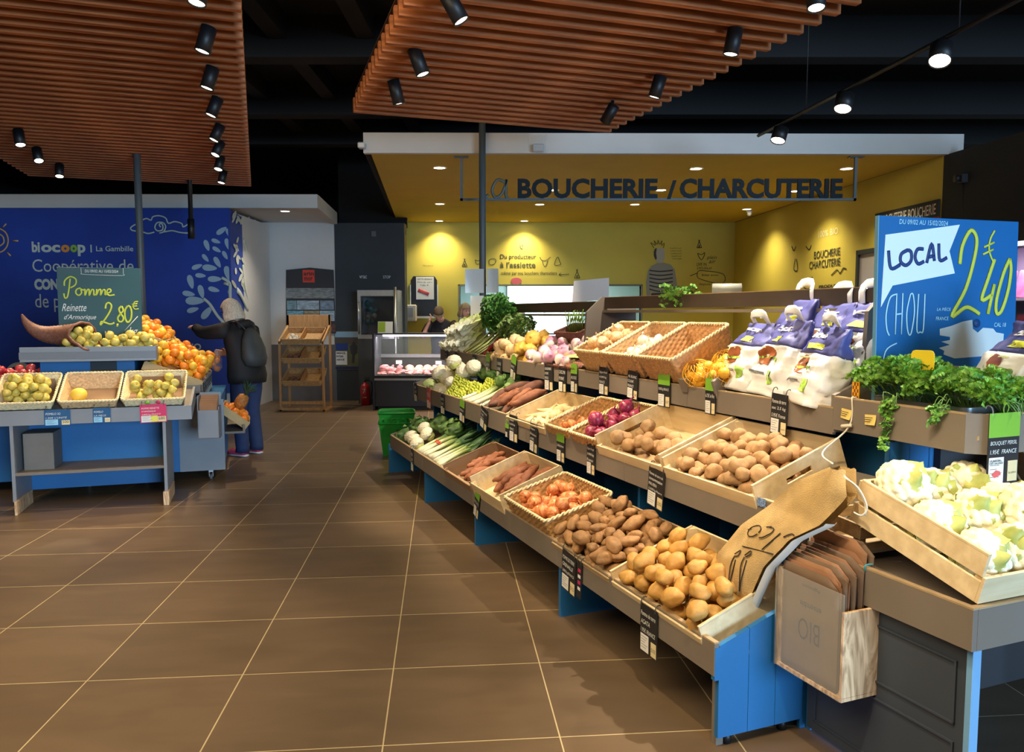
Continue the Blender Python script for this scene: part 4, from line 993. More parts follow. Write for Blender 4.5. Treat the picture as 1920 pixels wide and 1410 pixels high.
# potato bags: crumpled white paper with a blue printed top
mBAGW = mat('white_bag_paper', (236, 236, 236), .55, var=.03, vs=8, bump=.25, bs=14); mBAGB = mat('blue_bag_print', (80, 82, 142), .5, var=.08, vs=6, bump=.2, bs=14); mWIN = mat('brown_bag_window', (150, 84, 50), .35, var=.25, vs=22)
mGRN = mat('green_print', (140, 176, 60), .6); mYGR = mat('yellow_green_print', (206, 214, 70), .6); mGREYP = mat('grey_print', (120, 124, 128), .7); mBAGPALE = mat('pale_print_white', (240, 240, 240), .6)
def potato_bag(M, label, seed, w=.30, d=.17, h=.40, lean=.0, group='paper potato bags', hh=1.0):
    random.seed(seed); o = thing('potato_bag', label, 'potato bag', M, group); n, mth = 40, 26
    def pt(u, v):
        a = 2 * PI * u; ca, sa = math.cos(a), math.sin(a); e = .55 + .25 * v
        x = w / 2 * math.copysign(abs(ca) ** e, ca); y = d / 2 * math.copysign(abs(sa) ** (e + .1), sa)
        bul = 1 + .10 * math.sin(PI * min(1, v * 1.2)) - .05 * v; fl = 1 - .80 * max(0, (v - .55) / .45) ** 1.2
        x *= bul * (1 - .10 * v); y *= bul * fl
        nz = .022 * noise.noise(V3((ca * 1.6 + seed, sa * 1.6, v * 4))) + .036 * (abs(noise.noise(V3((ca * 2.6, sa * 2.6 + seed, v * 5)))) - .2) + .022 * (abs(noise.noise(V3((ca * 6, sa * 6 + seed, v * 11 + 3)))) - .2)
        zz = h * v + .010 * noise.noise(V3((ca * 2, sa * 2, v * 3 + seed))) * (v > .04)
        return V3((x + ca * nz, y + sa * nz + lean * v * v, zz))
    def front(x, z, off=.003):            # point on the front face
        v = z / h; best = None
        for k in range(41):
            u = .5 + .5 * k / 40; p = pt(u, v)
            if best is None or abs(p.x - x) < abs(best.x - x): best = p
        return best + V3((0, -off, 0))
    vb = .64
    b = MB(); b.rings([[pt(i / n, vb * j / 18) for i in range(n)] for j in range(19)], cap=True); b.build('white_body', mBAGW, o)
    b = MB(); b.rings([[pt(i / n, vb + (1 - vb) * j / 10) for i in range(n)] for j in range(11)], cap=True); bl = b.build('blue_top', mBAGB, o)
    def patch(name, m, x0, x1, z0, z1, par=o, nx=6, nz=5, off=.0035, arch=0):
        b = MB(); b.grid(lambda u, v: front(x0 + (x1 - x0) * u, z0 + (z1 - z0) * v + (arch * math.sin(PI * u) * v), off), nx, nz); return b.build(name, m, par)
    patch('window', mWIN, -.075, .035, h * .38, h * .54, arch=.03)
    patch('green_label', mGRN, .055, .10, h * .16, h * .32)
    patch('grey_print', mGREYP, -.10, .02, h * .26, h * .29)
    patch('pale_band', mat('pale_yellow_green_print', (214, 220, 150), .6), -.09, .05, h * .585, h * .60)
    def word(body, x, z, wd, m, par, **k):
        me = text_mesh(body, .1, **k); xs = [v.co.x for v in me.vertices]; sc = wd / (max(xs) - min(xs)); x0 = min(xs)
        for v in me.vertices: v.co = front(x + (v.co.x - x0) * sc, z + v.co.y * sc, .0045)
        return obj('lettering', me, m, par)
    word('biocoop', -.06, h * .85, .12, mBAGPALE, bl, bold=.004)
    word('POMMES DE TERRE', -.10, h * .565 - .045, .17, mGRN, o, bold=.002)
    patch('leaf_motif', mYGR, -.02, .07, h * .70, h * .77, bl)
    for y in (.0,):
        pl = smooth_path([(-.06, y, h * .96), (-.062, y - .01 - .03 * (hh < 1), h * (1 + .12 * hh)), (-.045, y - .05 * (hh < 1), h * (1 + .20 * hh)), (.045, y - .06 * (hh < 1), h * (1 + .20 * hh)), (.064, y - .01 - .03 * (hh < 1), h * (1 + .11 * hh)), (.06, y, h * .96)], 2)
        pl = [p + V3((0, lean, 0)) for p in pl]
        b = MB(); b.tube(pl, .022, 6, ell=(1.0, .10), up=(0, 1, 0)); b.build('handle', mBAGW, o)
    return o
SB = (('white paper potato bag standing left in the front row of bags', 1.00, .10, .04, 0, -.15), ('white paper potato bag in the middle of the front row', .76, .09, .04, 0, -.25), ('white paper potato bag standing right in the front row of bags', .49, .06, .04, 0, -.35),
      ('white paper potato bag with tall upright handle in the rear row', .93, .33, .06, 0, -.2), ('white paper potato bag in the rear row next to the blue price board', .68, .33, .06, 0, -.2), ('white paper potato bag half hidden by the blue price board', .47, .30, .03, 0, -.1))
for k, (lb, s, v, u, y, yw) in enumerate(SB):
    t0 = .77 + v; potato_bag(dfr(s, t0, 1.105 + v * .36 + u * .3, 0, 0) @ R(yw, 'Z') @ R(-.22 if k < 3 else -.1, 'X'), lb, 80 + k, lean=.03, h=.36 + .02 * (k % 2), w=.31, hh=.55 if k < 3 else 1.15)
b = MB(); b.box(0, .26, 0, .2, 0, .05); tag(b.build('low_box', mCARD, None, tier('T', .98, .0, .002)), 'flat open cardboard box under the front potato bags, left', 'box', None)
b = MB(); b.box(0, .40, 0, .2, 0, .05); tag(b.build('low_box', mCARD, None, tier('T', .70, .0, .002)), 'flat cardboard box under the front potato bags, right', 'box', None)
# --- corner unit
def dw(s, t, z): return DF.W(s, t, z)
def steel_tray(M, w, d, h, label):
    b = MB(); rs = []
    for (gx, z) in ((0, h), (.012, h - .002), (.012, h - .004), (.02, 0.006)):
        rs.append([(p[0] + (w) / 2, p[1] + d / 2, z) for p, nn in [((q[0] - q2[0] * gx, q[1] - q2[1] * gx), q2) for q, q2 in rrect(w, d, .03, 40)]])
    rs = list(reversed(rs)); b.rings(rs, cap=False); b.poly(list(reversed([V3(p) for p in rs[0]])))
    return tag(b.build('steel_tray', mSTEEL, None, M), label, 'metal tray')
steel_tray(dfr(.14, .79, 1.14, .0), .44, .26, .085, 'shallow steel tray full of parsley on the corner shelf')
random.seed(12)
def psl(w, h):
    def f():
        u, v = rnd(0, 1), rnd(0, 1); z = h * (.35 + .65 * rnd(.2, 1)) * (1 - .5 * (2 * u - 1) ** 2); d = V3(((u - .5) * .9, (v - .6) * .8, .9))
        return V3((u * w, v * .26, .05 + z)), d
    return f
bunch('parsley_bunch', 'fresh green parsley spilling from the steel tray on the corner shelf, left bunch', 'parsley', 'parsley on the corner shelf', dfr(.23, .78, 1.15), 620, psl(.32, .18), mHERB, 71, (.015, .026), lambda p: (p.x, .2, .02))
bunch('parsley_bunch', 'fresh green parsley spilling from the steel tray on the corner shelf, right bunch', 'parsley', 'parsley on the corner shelf', dfr(-.03, .78, 1.15), 560, psl(.35, .145), mHERB, 72, (.015, .026), lambda p: (p.x, .2, .02))
def hang(x0, L_):
    def f():
        k = rnd(0, 1); return V3((x0 + rnd(-.03, .03) * (1.2 - k), -.03 - .02 * k + rnd(-.012, .012), .07 - L_ * k)), V3((rnd(-.6, .6), -.6, -.5))
    return f
bunch('parsley_sprig', 'long parsley sprig hanging over the front of the corner shelf', 'parsley', 'parsley on the corner shelf', dfr(.09, .775, 1.165), 46, hang(.10, .19), mHERB, 73, (.013, .022), lambda p: (p.x * .5 + .05, -.0, p.z + .03))
bunch('parsley_sprig', 'short parsley sprig hanging over the steel tray rim near the corner', 'parsley', 'parsley on the corner shelf', dfr(-.12, .775, 1.165), 26, hang(.10, .07), mHERB, 74, (.013, .022), lambda p: (p.x * .5 + .05, .02, p.z + .03))
potato_bag(dfr(-.20, 1.10, 1.14) @ R(-.35, 'Z') @ R(-.30, 'X'), 'white paper potato bag with blue top right of the parsley', 95, w=.32, h=.40, lean=.03)
potato_bag(dfr(-.16, 1.38, 1.14) @ R(-.35, 'Z') @ R(-.1, 'X'), 'white paper potato bag behind the one right of the parsley', 96, w=.30, h=.42)
# cauliflower crates on the low table
def caul(M, s, i, tip, label, group):
    o = thing('cauliflower', label, 'cauliflower', M @ R(tip[1], 'Z') @ R(tip[0], 'X') @ Sc(s), group); obj('curd', CURD[i % 3], None, o); obj('foliage', FOL[i % 3], None, o)
CM = basis(dw(-.672, .385, .716), DF.n, DF.d) @ R(math.radians(15), 'X')     # opens towards the camera, x along t, y away
crate('wooden_crate', 'large slatted crate of cauliflowers on the low corner table', 'cauliflower crates', CM, .50, .50, .15, m=mCRATE, front_h=.085, th=.011)
random.seed(14)
for i, (x, y, z, tx) in enumerate(((.11, .10, .085, .6), (.27, .09, .085, .6), (.42, .10, .085, .6), (.10, .25, .10, .5), (.27, .25, .13, .6), (.41, .27, .13, .5), (.11, .42, .16, .5), (.27, .42, .12, .4), (.42, .42, .14, .4), (.36, .17, .18, .6))):
    caul(CM @ T(x, y, z), rnd(1.06, 1.2), i, (tx + rnd(-.15, .25), rnd(-.5, .5)), 'cauliflower with yellow-green leaves in the crate on the low corner table', 'cauliflowers in the corner crate')
CM2 = basis(dw(-.20, .42, .716), DF.n, DF.d) @ R(math.radians(4), 'X')
crate('wooden_crate', 'flat wooden crate standing behind the paper bag holder on the low corner table', 'cauliflower crates', CM2, .40, .22, .10, m=mCRATE2, th=.009)
CM3 = basis(dw(-.40, 1.06, .716), (DF.n * .8 - DF.d * .6), (DF.d * .8 + DF.n * .6)) @ R(math.radians(22), 'X')
crate('wooden_crate', 'second slatted crate at the right edge of the low corner table', 'cauliflower crates', CM3, .5, .4, .20, m=mCRATE2, th=.011)
# ================================================================ fruit stand on the left
LROOT = basis(LF.W(0, 0, 0), LF.n, LF.d)            # local x = t, y = s
mGPAINT = mat('grey_blue_fascia_paint', (132, 136, 142), .5, var=.04, vs=4)
r = thing('fruit_stand_table', 'low front table of the fruit stand with grey legs and a lower shelf', 'display table', LROOT)
b = MB(); b.box(-1.75, .21, 0, .02, .692, .806, bev=.001); b.build('front_fascia', mGPAINT, r)
b = MB(); b.poly([(.19, .02, .692), (.19, .50, .80), (.19, .50, .93), (.19, .02, .806)], .02, axis=(1, 0, 0)); b.build('side_fascia', mGPAINT, r)
b = MB(); b.box(-1.75, .19, 0, .52, -.02, 0, M=T(0, .02, .77) @ R(math.radians(17), 'X')); b.build('sloping_tray', mPAINT, r)
for x in (-1.075, -.0):
    b = MB(); b.box(x - .012, x + .012, .005, .50, .10, .70, bev=.001); b.build('leg_panel', mGPAINT, r)
    b = MB(); b.box(x + .0 - .022 + (.024 if x < -.5 else 0), x + .022, -.02, .42, 0, .11, bev=.002); b.build('wooden_foot', mKNOT, r)
b = MB(); b.box(-1.063, -.012, .01, .46, .30, .322, bev=.001); b.build('lower_shelf', mPAINT, r)
b = MB(); b.box(-1.063, -.012, .45, .47, .1, .70); b.build('back_board', mBLUE, r)
b = MB(); b.box(0, .21, 0, .28, 0, .29, bev=.002); tag(b.build('storage_box', mat('grey_storage_card', (110, 108, 104), .7, var=.05), None, LROOT @ T(-1.03, .12, .322)), 'plain grey box standing on the lower shelf of the fruit table', 'box')
r = thing('fruit_stand', 'tall blue and grey fruit stand on castors holding apples and oranges', 'display stand', LROOT)
b = MB(); b.box(-2.0, .40, .86, 2.15, .10, .78, bev=.002); b.build('blue_body', mBLUE, r)
b = MB(); b.box(-1.0, -.28, .60, 1.6, .82, 1.16, bev=.002); b.build('blue_column', mBLUE, r)
b = MB(); b.box(-.62, -.42, .585, .602, .82, 1.15); b.build('dark_panel', mSLATE, r)
b = MB(); b.box(-1.095, -.085, .40, .42, 1.157, 1.277, bev=.001); fa = b.build('upper_fascia', mat('zinc_grey_fascia', (140, 148, 156), .35, metal=.3), r)
b = MB(); b.box(-1.10, -.083, .396, .40, 1.178, 1.235, bev=.001); b.build('metal_strip', mat('polished_strip', (205, 212, 220), .18, metal=.9), fa)
b = MB(); b.box(-1.095, -.085, .42, 1.2, 1.20, 1.215); b.build('upper_tray', mPAINT, r)
b = MB(); b.box(-.10, -.082, .42, 2.0, 1.157, 1.277, bev=.001); b.build('side_fascia', mPAINT, r)
b = MB(); b.poly([(-.53, .86, 1.2), (-.53, 2.0, 1.2), (-.53, 2.0, 1.70), (-.53, 1.5, 1.70), (-.53, .86, 1.50)], .02, axis=(1, 0, 0)); b.build('back_panel', mPAINT, r)
b = MB(); b.box(-.45, .27, .46, .478, .86, .93); b.box(.25, .268, .46, 1.9, .86, .935); b.build('middle_fascia', mPAINT, r)
b = MB(); b.box(-.45, .26, .47, 1.9, .855, .868); b.build('middle_tray', mPAINT, r)
b = MB(); b.box(.42, .60, .95, 1.9, .42, .44); b.box(.58, .60, .95, 1.9, .44, .50); b.build('low_tray', mPAINT, r)
for x in (-1.8, -.73, -.26, .29):
    cst = MB(); cst.box(x - .02, x + .02, .90, .95, .075, .10); cst.box(x - .018, x - .014, .905, .945, .03, .08); cst.box(x + .014, x + .018, .905, .945, .03, .08); k_ = cst.build('castor', mSTEEL, r)
    cst = MB(); cst.cyl((x - .012, .915, .028), (x + .012, .915, .028), .028, seg=18); cst.build('wheel', mat('grey_castor_wheel', (96, 98, 102), .4), k_)
b = MB(); b.box(.03, .42, .855, .86, .1, .76); b.build('grey_end_board', mGPAINT, r)
# baskets of the front table
random.seed(31)
GB = 'pale wicker baskets on the fruit table'
for k, (t0, w_) in enumerate(((-1.20, .42), (-.755, .425), (-.31, .47))):
    M_ = lfr(.015, t0, .80, math.radians(20))
    basket(['pale wicker basket of yellow-green apples at the left edge of the fruit table', 'nearly empty pale wicker basket with one yellow pomelo', 'pale wicker basket of yellow-green apples under the red price card'][k], GB, M_, w_, .40, .135, m=mWICKP if k != 1 else mat('tan_wicker', (214, 178, 130), .6, var=.2, vs=60), flare=.03, base_m=mCARD, front_drop=.07)
    if k != 1:
        b = MB(); b.box(.05, w_ - .05, .355, .362, .012, .11); b.box(.04, w_ - .04, .04, .36, .010, .014); tag(b.build('cardboard_liner', mCARD, None, M_), 'brown cardboard liner inside the %s apple basket' % ('left' if k == 0 else 'right'), 'liner')
        pile(M_, .05, w_ - .05, .05, .32 if k == 0 else .22, .038, 34 if k == 0 else 20, APL, 'apple', 'yellow-green apple in the %s wicker basket of the fruit table' % ('left' if k == 0 else 'right'), 'apple', 'apples in the %s basket' % ('left' if k == 0 else 'right'), w0=.015, tilt=1.0)
    else: tag(obj('pomelo', POM[0], None, None, M_ @ T(.13, .13, .068)), 'single yellow pomelo in the nearly empty wicker basket', 'pomelo')
# upper tray: horn basket, apples, orange crates
hm = mat('red_brown_horn_wicker', (126, 82, 66), .6, var=.25, vs=60)
o = thing('horn_basket', 'red-brown wicker horn of plenty spilling apples on the upper tray', 'basket', LROOT)
P = smooth_path([(-1.13, .66, 1.545), (-1.095, .66, 1.47), (-1.035, .66, 1.41), (-.95, .66, 1.375), (-.83, .63, 1.365), (-.72, .57, 1.362), (-.66, .53, 1.358)], 8)
def horn(k_in):
    rs = []; n = len(P); ns = 44
    for i, p in enumerate(P):
        t = (P[min(i + 1, n - 1)] - P[max(i - 1, 0)]).normalized(); x = V3((0, 1, 0)); x = (x - t * x.dot(t)).normalized(); y = t.cross(x); f = i / (n - 1); rr = .006 + .142 * f ** .85
        ring = []
        for k in range(ns):
            a = 2 * PI * k / ns; wv = .004 * math.cos(PI * k / 2 + PI * (i % 2)) * min(1, f * 4)
            q = (rr + wv - k_in); sk = .12 * f ** 3 * max(0, -math.sin(a)) * 1.2
            ring.append(p + x * (q * math.cos(a)) + y * (q * .82 * math.sin(a)) + t * sk)
        rs.append(ring)
    return rs
b = MB(); b.rings(horn(0), cap=False); rs = horn(.012); b.rings([list(reversed(q)) for q in rs], cap=False); b.build('woven_horn', hm, o)
ring = horn(.004)[-1]; b = MB(); b.tube(ring + ring[:1], .011, 6, cap=False); b.build('rim', hm, o)
UT = LROOT @ T(0, .44, 1.215)
pile(UT, -.80, -.50, -.005, .12, .038, 12, APL, 'apple', 'yellow-green apple spilling from the mouth of the horn basket', 'apple', 'apples on the upper fruit tray', tilt=1)
pile(UT, -.76, -.56, .04, .20, .038, 8, APL, 'apple', 'yellow-green apple lying inside the horn basket', 'apple', 'apples in the horn basket', w0=.06, tilt=1)
pile(UT, -.52, -.10, -.005, .26, .038, 40, APL, 'apple', 'yellow-green apple piled on the right of the upper fruit tray', 'apple', 'apples piled on the upper fruit tray', tilt=1)
M_ = lfr(.56, -.46, 1.22, .3)
basket('small tan basket tipped among the apples in front of the green price board', 'pale wicker baskets on the fruit table', M_, .24, .16, .07, flare=.02)
def lfl(s, t, z, tilt): return basis(LF.W(s, t, z), LF.d, -LF.n * math.cos(tilt) + UP * math.sin(tilt))
mTRAYC = mat('printed_fruit_carton', (190, 160, 112), .7, var=.06)
mORGs = [ORG[0], ORY[0], ORG[1], ORY[1]]
for k, (s, w_) in enumerate(((.82, .55), (1.40, .55))):
    M_ = lfl(s, -.10, 1.225, math.radians(24)); crate('fruit_carton', 'shallow carton of oranges on the upper right side of the fruit stand, %s one' % ('nearer', 'farther')[k], 'fruit cartons on the fruit stand', M_, w_, .42, .085, m=mTRAYC, slats=1)
    pile(M_, .01, w_ - .01, .01, .40, .040, 62, mORGs, 'orange', 'orange in the %s upper carton of the fruit stand' % ('nearer', 'farther')[k], 'orange', 'oranges in the upper cartons, %s' % ('nearer', 'farther')[k])
for k, (s, w_) in enumerate(((.50, .46), (.98, .46), (1.46, .42))):
    M_ = lfl(s, .245, .885, math.radians(22)); crate('fruit_carton', 'shallow carton of %s on the middle right side of the fruit stand, %s' % (('mixed oranges', 'yellow oranges', 'oranges and lemons')[k], ('nearest', 'second', 'farthest')[k]), 'fruit cartons on the fruit stand', M_, w_, .50, .075, m=mTRAYC, slats=1)
    pile(M_, .01, w_ - .01, .01, .48, .041, 66, (mORGs, ORY + ORG[:1], mORGs)[k], 'orange', 'orange in the %s middle carton of the fruit stand' % ('nearest', 'second', 'farthest')[k], 'orange', 'oranges in the %s middle carton' % ('nearest', 'second', 'farthest')[k], base=lambda u, v: .0 + .11 * math.exp(-((v - .26) / .14) ** 2))
M_ = lfl(1.0, .60, .445, math.radians(38)); crate('fruit_carton', 'low carton of mandarins and pineapple by the shopper\'s legs', 'fruit cartons on the fruit stand', M_, .5, .30, .07, m=mTRAYC, slats=1)
pile(M_, .01, .49, .01, .29, .036, 34, ORG, 'mandarin', 'mandarin in the low carton by the shopper\'s legs', 'mandarin', 'mandarins in the low carton')
def pineapple(M, label):
    o = thing('pineapple', label, 'pineapple', M); b = MB(); b.lathe([(.001, 0), (.04, .006), (.058, .05), (.06, .09), (.048, .14), (.02, .155), (.001, .156)], 24)
    for v in b.bm.verts:
        a = math.atan2(v.co.y, v.co.x); v.co.x *= 1 + .05 * math.cos(a * 8 + v.co.z * 120); v.co.y *= 1 + .05 * math.cos(a * 8 + v.co.z * 120)
    b.build('fruit', mat('orange_brown_pineapple_skin', (176, 112, 46), .6, var=.3, vs=60), o); g = MB()
    for k in range(26):
        a = k * 2.4; leafgrid(g, T(0, 0, .15) @ R(a, 'Z') @ R(PI / 2 - .12 - .5 * (k / 26), 'X'), .16 - .05 * k / 26, .022, -.6, .3, 0, k, 5, 2, 3, .4)
    g.build('crown', mat('dark_pineapple_leaf', (56, 86, 58), .5, var=.2), o)
pineapple(lfl(1.3, .52, .60, .5) @ T(0, 0, .02), 'pineapple with a dark green crown behind the mandarins')
# red apples on the far left
M_ = lfr(.66, -1.42, .90, math.radians(16)); crate('fruit_carton', 'grey tray of red apples behind the left wicker basket', 'fruit cartons on the fruit stand', M_, .46, .34, .07, m=mGPAINT, slats=1)
pile(M_, .01, .45, .01, .33, .037, 40, RAP, 'red_apple', 'red apple in the grey tray behind the left wicker basket', 'apple', 'red apples on the left')
# kraft bags in a grey holder
# ================================================================ boards, price cards, banner, wall graphics
mCHALK = mat('black_card', (36, 36, 38), .5); mCHW = mat('white_chalk', (222, 226, 222), .8); mCHG = mat('yellow_green_chalk', (196, 210, 70), .7); mHEAD = mat('green_card_header', (122, 178, 52), .55)
mREDC = mat('crimson_card', (206, 44, 96), .55); mBEIGE = mat('beige_sticker', (222, 206, 160), .7); mPLAST = mat('clear_plastic_sleeve', (240, 244, 244), .08, alpha=.12)
mPINKC = mat('pink_red_card', (206, 92, 92), .6); mBLUEC = mat('deep_blue_card', (28, 84, 128), .5); mLBLUE = mat('light_blue_sheet', (150, 206, 236), .6); mDK = mat('dark_print_ink', (40, 40, 42), .7)
def price_card(M, w, h, label, style='black', lines=(), num='', tilt=0.0, group='price cards', sheet=True, hook=True, sticker=True):
    """card hanging from its top edge; M origin at the top middle, x right, y up, z to the viewer"""
    M = M @ R(tilt, 'Z')
    o = thing('price_card', label, 'price card', M, group)
    base = {'black': mCHALK, 'green': mCHALK, 'red': mREDC, 'pink': mPINKC, 'blue': mBLUEC}[style]
    b = MB(); b.box(-w / 2, w / 2, -h, 0, 0, .003); b.build('card', base, o)
    top = -.012
    if style == 'green':
        b = MB(); b.box(-w / 2, w / 2, -h * .34, 0, .003, .0036); b.build('header', mHEAD, o); top = -h * .34
    if sheet:
        b = MB(); b.box(-w * .46, w * .02, -h * .97, -h * .62, .003, .0037); sh = b.build('sheet', mPAPER if style != 'blue' else mLBLUE, o)
        b = MB()
        for k in range(5): b.box(-w * .42, -w * (.04 + .08 * (k % 3)), -h * (.67 + .055 * k) - .0015, -h * (.67 + .055 * k), .0037, .004)
        b.build('print', mDK, sh)
    if sticker:
        b = MB(); b.box(w * .16, w * .47, -h * .97, -h * .68, .003, .0037); st = b.build('sticker', mBEIGE, o)
        if num: fit_text(num, mDK, st, T(w * .19, -h * .87, .0042), w * .24)
    n = len(lines); y = top
    for i, ln in enumerate(lines):
        hh = h * (.62 if style != 'green' else .30) / (n + .6); 
        ww = min(w * .86, hh * .36 * len(ln) + .005)
        fit_text(ln, mCHW, o, T(-w * .44, y - hh * (i + 1) , .0042), ww, hh * .55, shear=.15)
    if hook:
        b = MB()
        for x in (-w * .42, w * .42): b.tube(smooth_path([(x, -.012, .004), (x, .008, .005), (x, .022, -.002), (x, .024, -.016), (x, .014, -.022)], 4), .0022, 5)
        b.build('hook', mPLAST if style == 'green' else mat('grey_hook_wire', (96, 98, 98), .4, metal=.6), o)
    if style == 'green':
        b = MB(); b.tube(smooth_path([(-.008, 0, .003), (-.012, .018, .005), (0, .032, .005), (.012, .018, .005), (.008, 0, .003)], 4), .002, 5); b.build('loop', mHEAD, o)
    return o
def dcard(k, s, z, dz=0):
    t0 = TIER[k][0] - .008
    return basis(DF.W(s, t0, z), -DF.d, UP)
CT = [  # s, top z, w, h, style, lines, number, tilt, what it prices
 (5.72, 1.155, .11, .13, 'black', ['CHOU', '3.20€'], '', 0, 'under the Chinese cabbages, leftmost'), (5.38, 1.155, .10, .13, 'black', ['CELERI', '2.95€'], '', -.1, 'under the Chinese cabbages, right one'),
 (4.82, 1.16, .10, .17, 'black', ['BETTE', '3.80€'], '', -.05, 'under the red-stemmed chard'), (4.43, 1.18, .11, .19, 'green', ['COURGE'], '', 0, 'with green top, under the squashes'),
 (4.14, 1.16, .12, .19, 'black', ['COURGE', '2.95€'], '', -.05, 'under the squashes, right one'), (3.79, 1.20, .11, .20, 'green', ['NAVET'], '', -.2, 'with green top, tilted, under the turnips'),
 (3.10, 1.175, .15, .20, 'black', ['GINGEMBRE', '8.90€', 'PEROU'], '', .02, 'in clear sleeve under the dark basket, left'), (2.86, 1.175, .12, .19, 'black', ['CURCUMA', '9.90€'], '', 0, 'under the dark basket, middle'),
 (2.67, 1.20, .10, .20, 'green', ['AIL ROSE'], '', 0, 'with green top, under the dark basket, right'), (2.24, 1.205, .12, .18, 'black', ['Oignon Rosé', '4.20€/kg', 'FRANCE'], '530', 0, 'under the left large wicker tray'),
 (1.87, 1.205, .12, .17, 'black', ['AIL BLANC', '12.50€', 'FRANCE'], '538', -.06, 'under the middle large wicker tray'), (1.53, 1.215, .12, .19, 'green', ['9.50€/kg FRANCE'], '537', 0, 'with large green top, under the right large wicker tray'),
 (1.10, 1.22, .085, .185, 'green', ['6.75€ le filet'], 'La pièce', 0, 'with green top, below the yellow net bags'), (.585, 1.19, .105, .185, 'black', ['Pomme de terre', 'sac 2,5 kg', '5.95€ France'], 'La pièce', -.04, 'below the white potato bags')]
CM_ = [(5.57, .84, .10, .19, 'black', ['CHOU', '2.50€'], '', .05, 'hanging at the far left end of the middle shelf'), (5.07, .835, .12, .20, 'pink', ['CHOU FLEUR'], '', 0, 'red one under the cauliflowers of the middle shelf'),
 (4.60, .815, .11, .18, 'black', ['ROMANESCO', '2.90€'], '', 0, 'under the romanescos'), (4.02, .825, .13, .19, 'green', ['POIREAU'], '', -.08, 'with green top, under the leeks of the middle shelf'), (3.46, .815, .15, .17, 'black', ['Patate douce', '3.95€', 'FRANCE'], '', -.25, 'tilted, under the loose sweet potatoes'),
 (2.86, .835, .15, .19, 'black', ['PANAIS', '3.50€/kg', 'FRANCE'], '', 0, 'under the parsnip crate'), (2.49, .82, .125, .19, 'black', ['Oignon', 'Échalote', '6.90€'], '512', -.08, 'dark brown one under the shallots'),
 (2.08, .83, .11, .19, 'green', ['3.20€/kg France'], '514', 0, 'with green top, under the shallot basket'), (1.68, .82, .095, .18, 'black', ['Oignon Rouge', '3.95€/kg', 'France'], '518', 0, 'under the red onion basket'),
 (.99, .80, .14, .195, 'black', ['Pomme de terre de', 'consommation', 'MALVERN', '2.20€/kg France'], '532', -.1, 'large one under the full potato crate')]
CB = [(4.21, .40, .07, .19, 'black', ['POIREAU', '2.95€'], '', 0, 'thin one under the leeks of the lowest shelf'), (2.50, .41, .09, .20, 'green', ['PATATE'], '', -.28, 'with green top, tilted, under the raised sweet potato crate'),
 (1.15, .385, .15, .20, 'black', ['POMME DE TERRE', 'GRENAILLE', '2.80€/kg FRANCE'], '512', -.06, 'large one under the brown potatoes of the lowest shelf'), (.42, .375, .125, .20, 'black', ['Pomme de terre', 'AGATA', '1.95€ FRANCE'], '532', 0, 'under the yellow potatoes of the lowest shelf')]
for kk, lst in (('T', CT), ('M', CM_), ('B', CB)):
    for (s, z, w_, h_, st, ln, nu, ti, what) in lst: price_card(dcard(kk, s, z), w_, h_, 'price card ' + what, st, ln, nu, ti)
o = price_card(dcard('B', 1.035, .375), .045, .18, 'narrow black leaflet next to the large card under the brown potatoes', 'black', (), '', -.06, sheet=False, sticker=False)
for k in range(4):
    b = MB(); b.box(-.012, .014, -.05 - .03 * k, -.035 - .03 * k, .003, .004); b.build('print', mREDC if k % 2 == 0 else mPAPER, o)
o = price_card(dcard('M', 2.98, .76), .07, .10, 'small bright green leaflet left of the parsnip price card', 'green', (), '', 0, sheet=True, sticker=False)
o = price_card(basis(DF.W(-.382, .86, 1.215), DF.n, UP), .15, .245, 'tall price card with green top hanging at the corner under the parsley', 'green', ['BOUQUET PERSIL', '1.95€  FRANCE'], 'La pièce', 0)
fit_text('LE JARDIN\nDES SALINES', mDK, o, T(-.066, -.175, .0042), .065, .016, bold=.002)
b = MB(); b.poly([(-.055, -.21, .0045), (-.035, -.195, .0045), (-.015, -.2, .0045), (-.01, -.212, .0045), (-.04, -.222, .0045)], .0004); b.build('logo', mPINKC, o)
# sticky notes, blue-white tape, yellow plant labels
for k, (s, a) in enumerate(((.20, -.08), (.08, .06))):
    b = MB(); b.grid(lambda u, v: ((u - .5) * .055, -.04 * (1 - v), .001 + .008 * (1 - v) ** 2 * (u + .2)), 6, 5); o = tag(b.build('sticky_note', mat('yellow_note_paper', (232, 208, 120), .7), None, basis(DF.W(s, .748, 1.165 - .008 * k), -DF.d, UP) @ R(a, 'Z')), 'yellow sticky note on the corner tray front, %s of two' % ('left' if k == 0 else 'right'), 'note', None)
    b = MB()
    for j in range(3): b.box(-.02, .018 - .006 * j, -.012 - .008 * j, -.0095 - .008 * j, .0095, .01)
    b.build('print', mDK, o)
o = thing('plant_label', 'yellow rounded plastic label standing in the parsley', 'label', basis(DF.W(.035, .90, 1.24), -DF.d * .9 + DF.n * .3, UP)); b = MB()
b.poly([(x, y, 0) for x, y in ((0, 0), (.085, 0), (.085, .155), (.08, .166), (.07, .17), (.015, .17), (.005, .166), (0, .155))], .004); b.build('plate', mat('sunny_yellow_plastic', (240, 200, 40), .35), o)
b = MB(); b.box(.02, .065, .03, .075, .004, .005); b.build('print', mat('orange_print', (226, 128, 44), .6), o)
o = thing('plant_label', 'yellow and brown chequered label at the left end of the corner tray', 'label', basis(DF.W(.215, .79, 1.145), -DF.d, UP)); b = MB(); b.box(0, .035, 0, .13, 0, .004); b.build('plate', mat('amber_plastic', (236, 170, 36), .4), o)
b = MB()
for i in range(4):
    for j in range(9):
        if (i + j) % 2: b.box(.003 + i * .0075, .0105 + i * .0075, .006 + j * .0135, .0195 + j * .0135, .004, .0046)
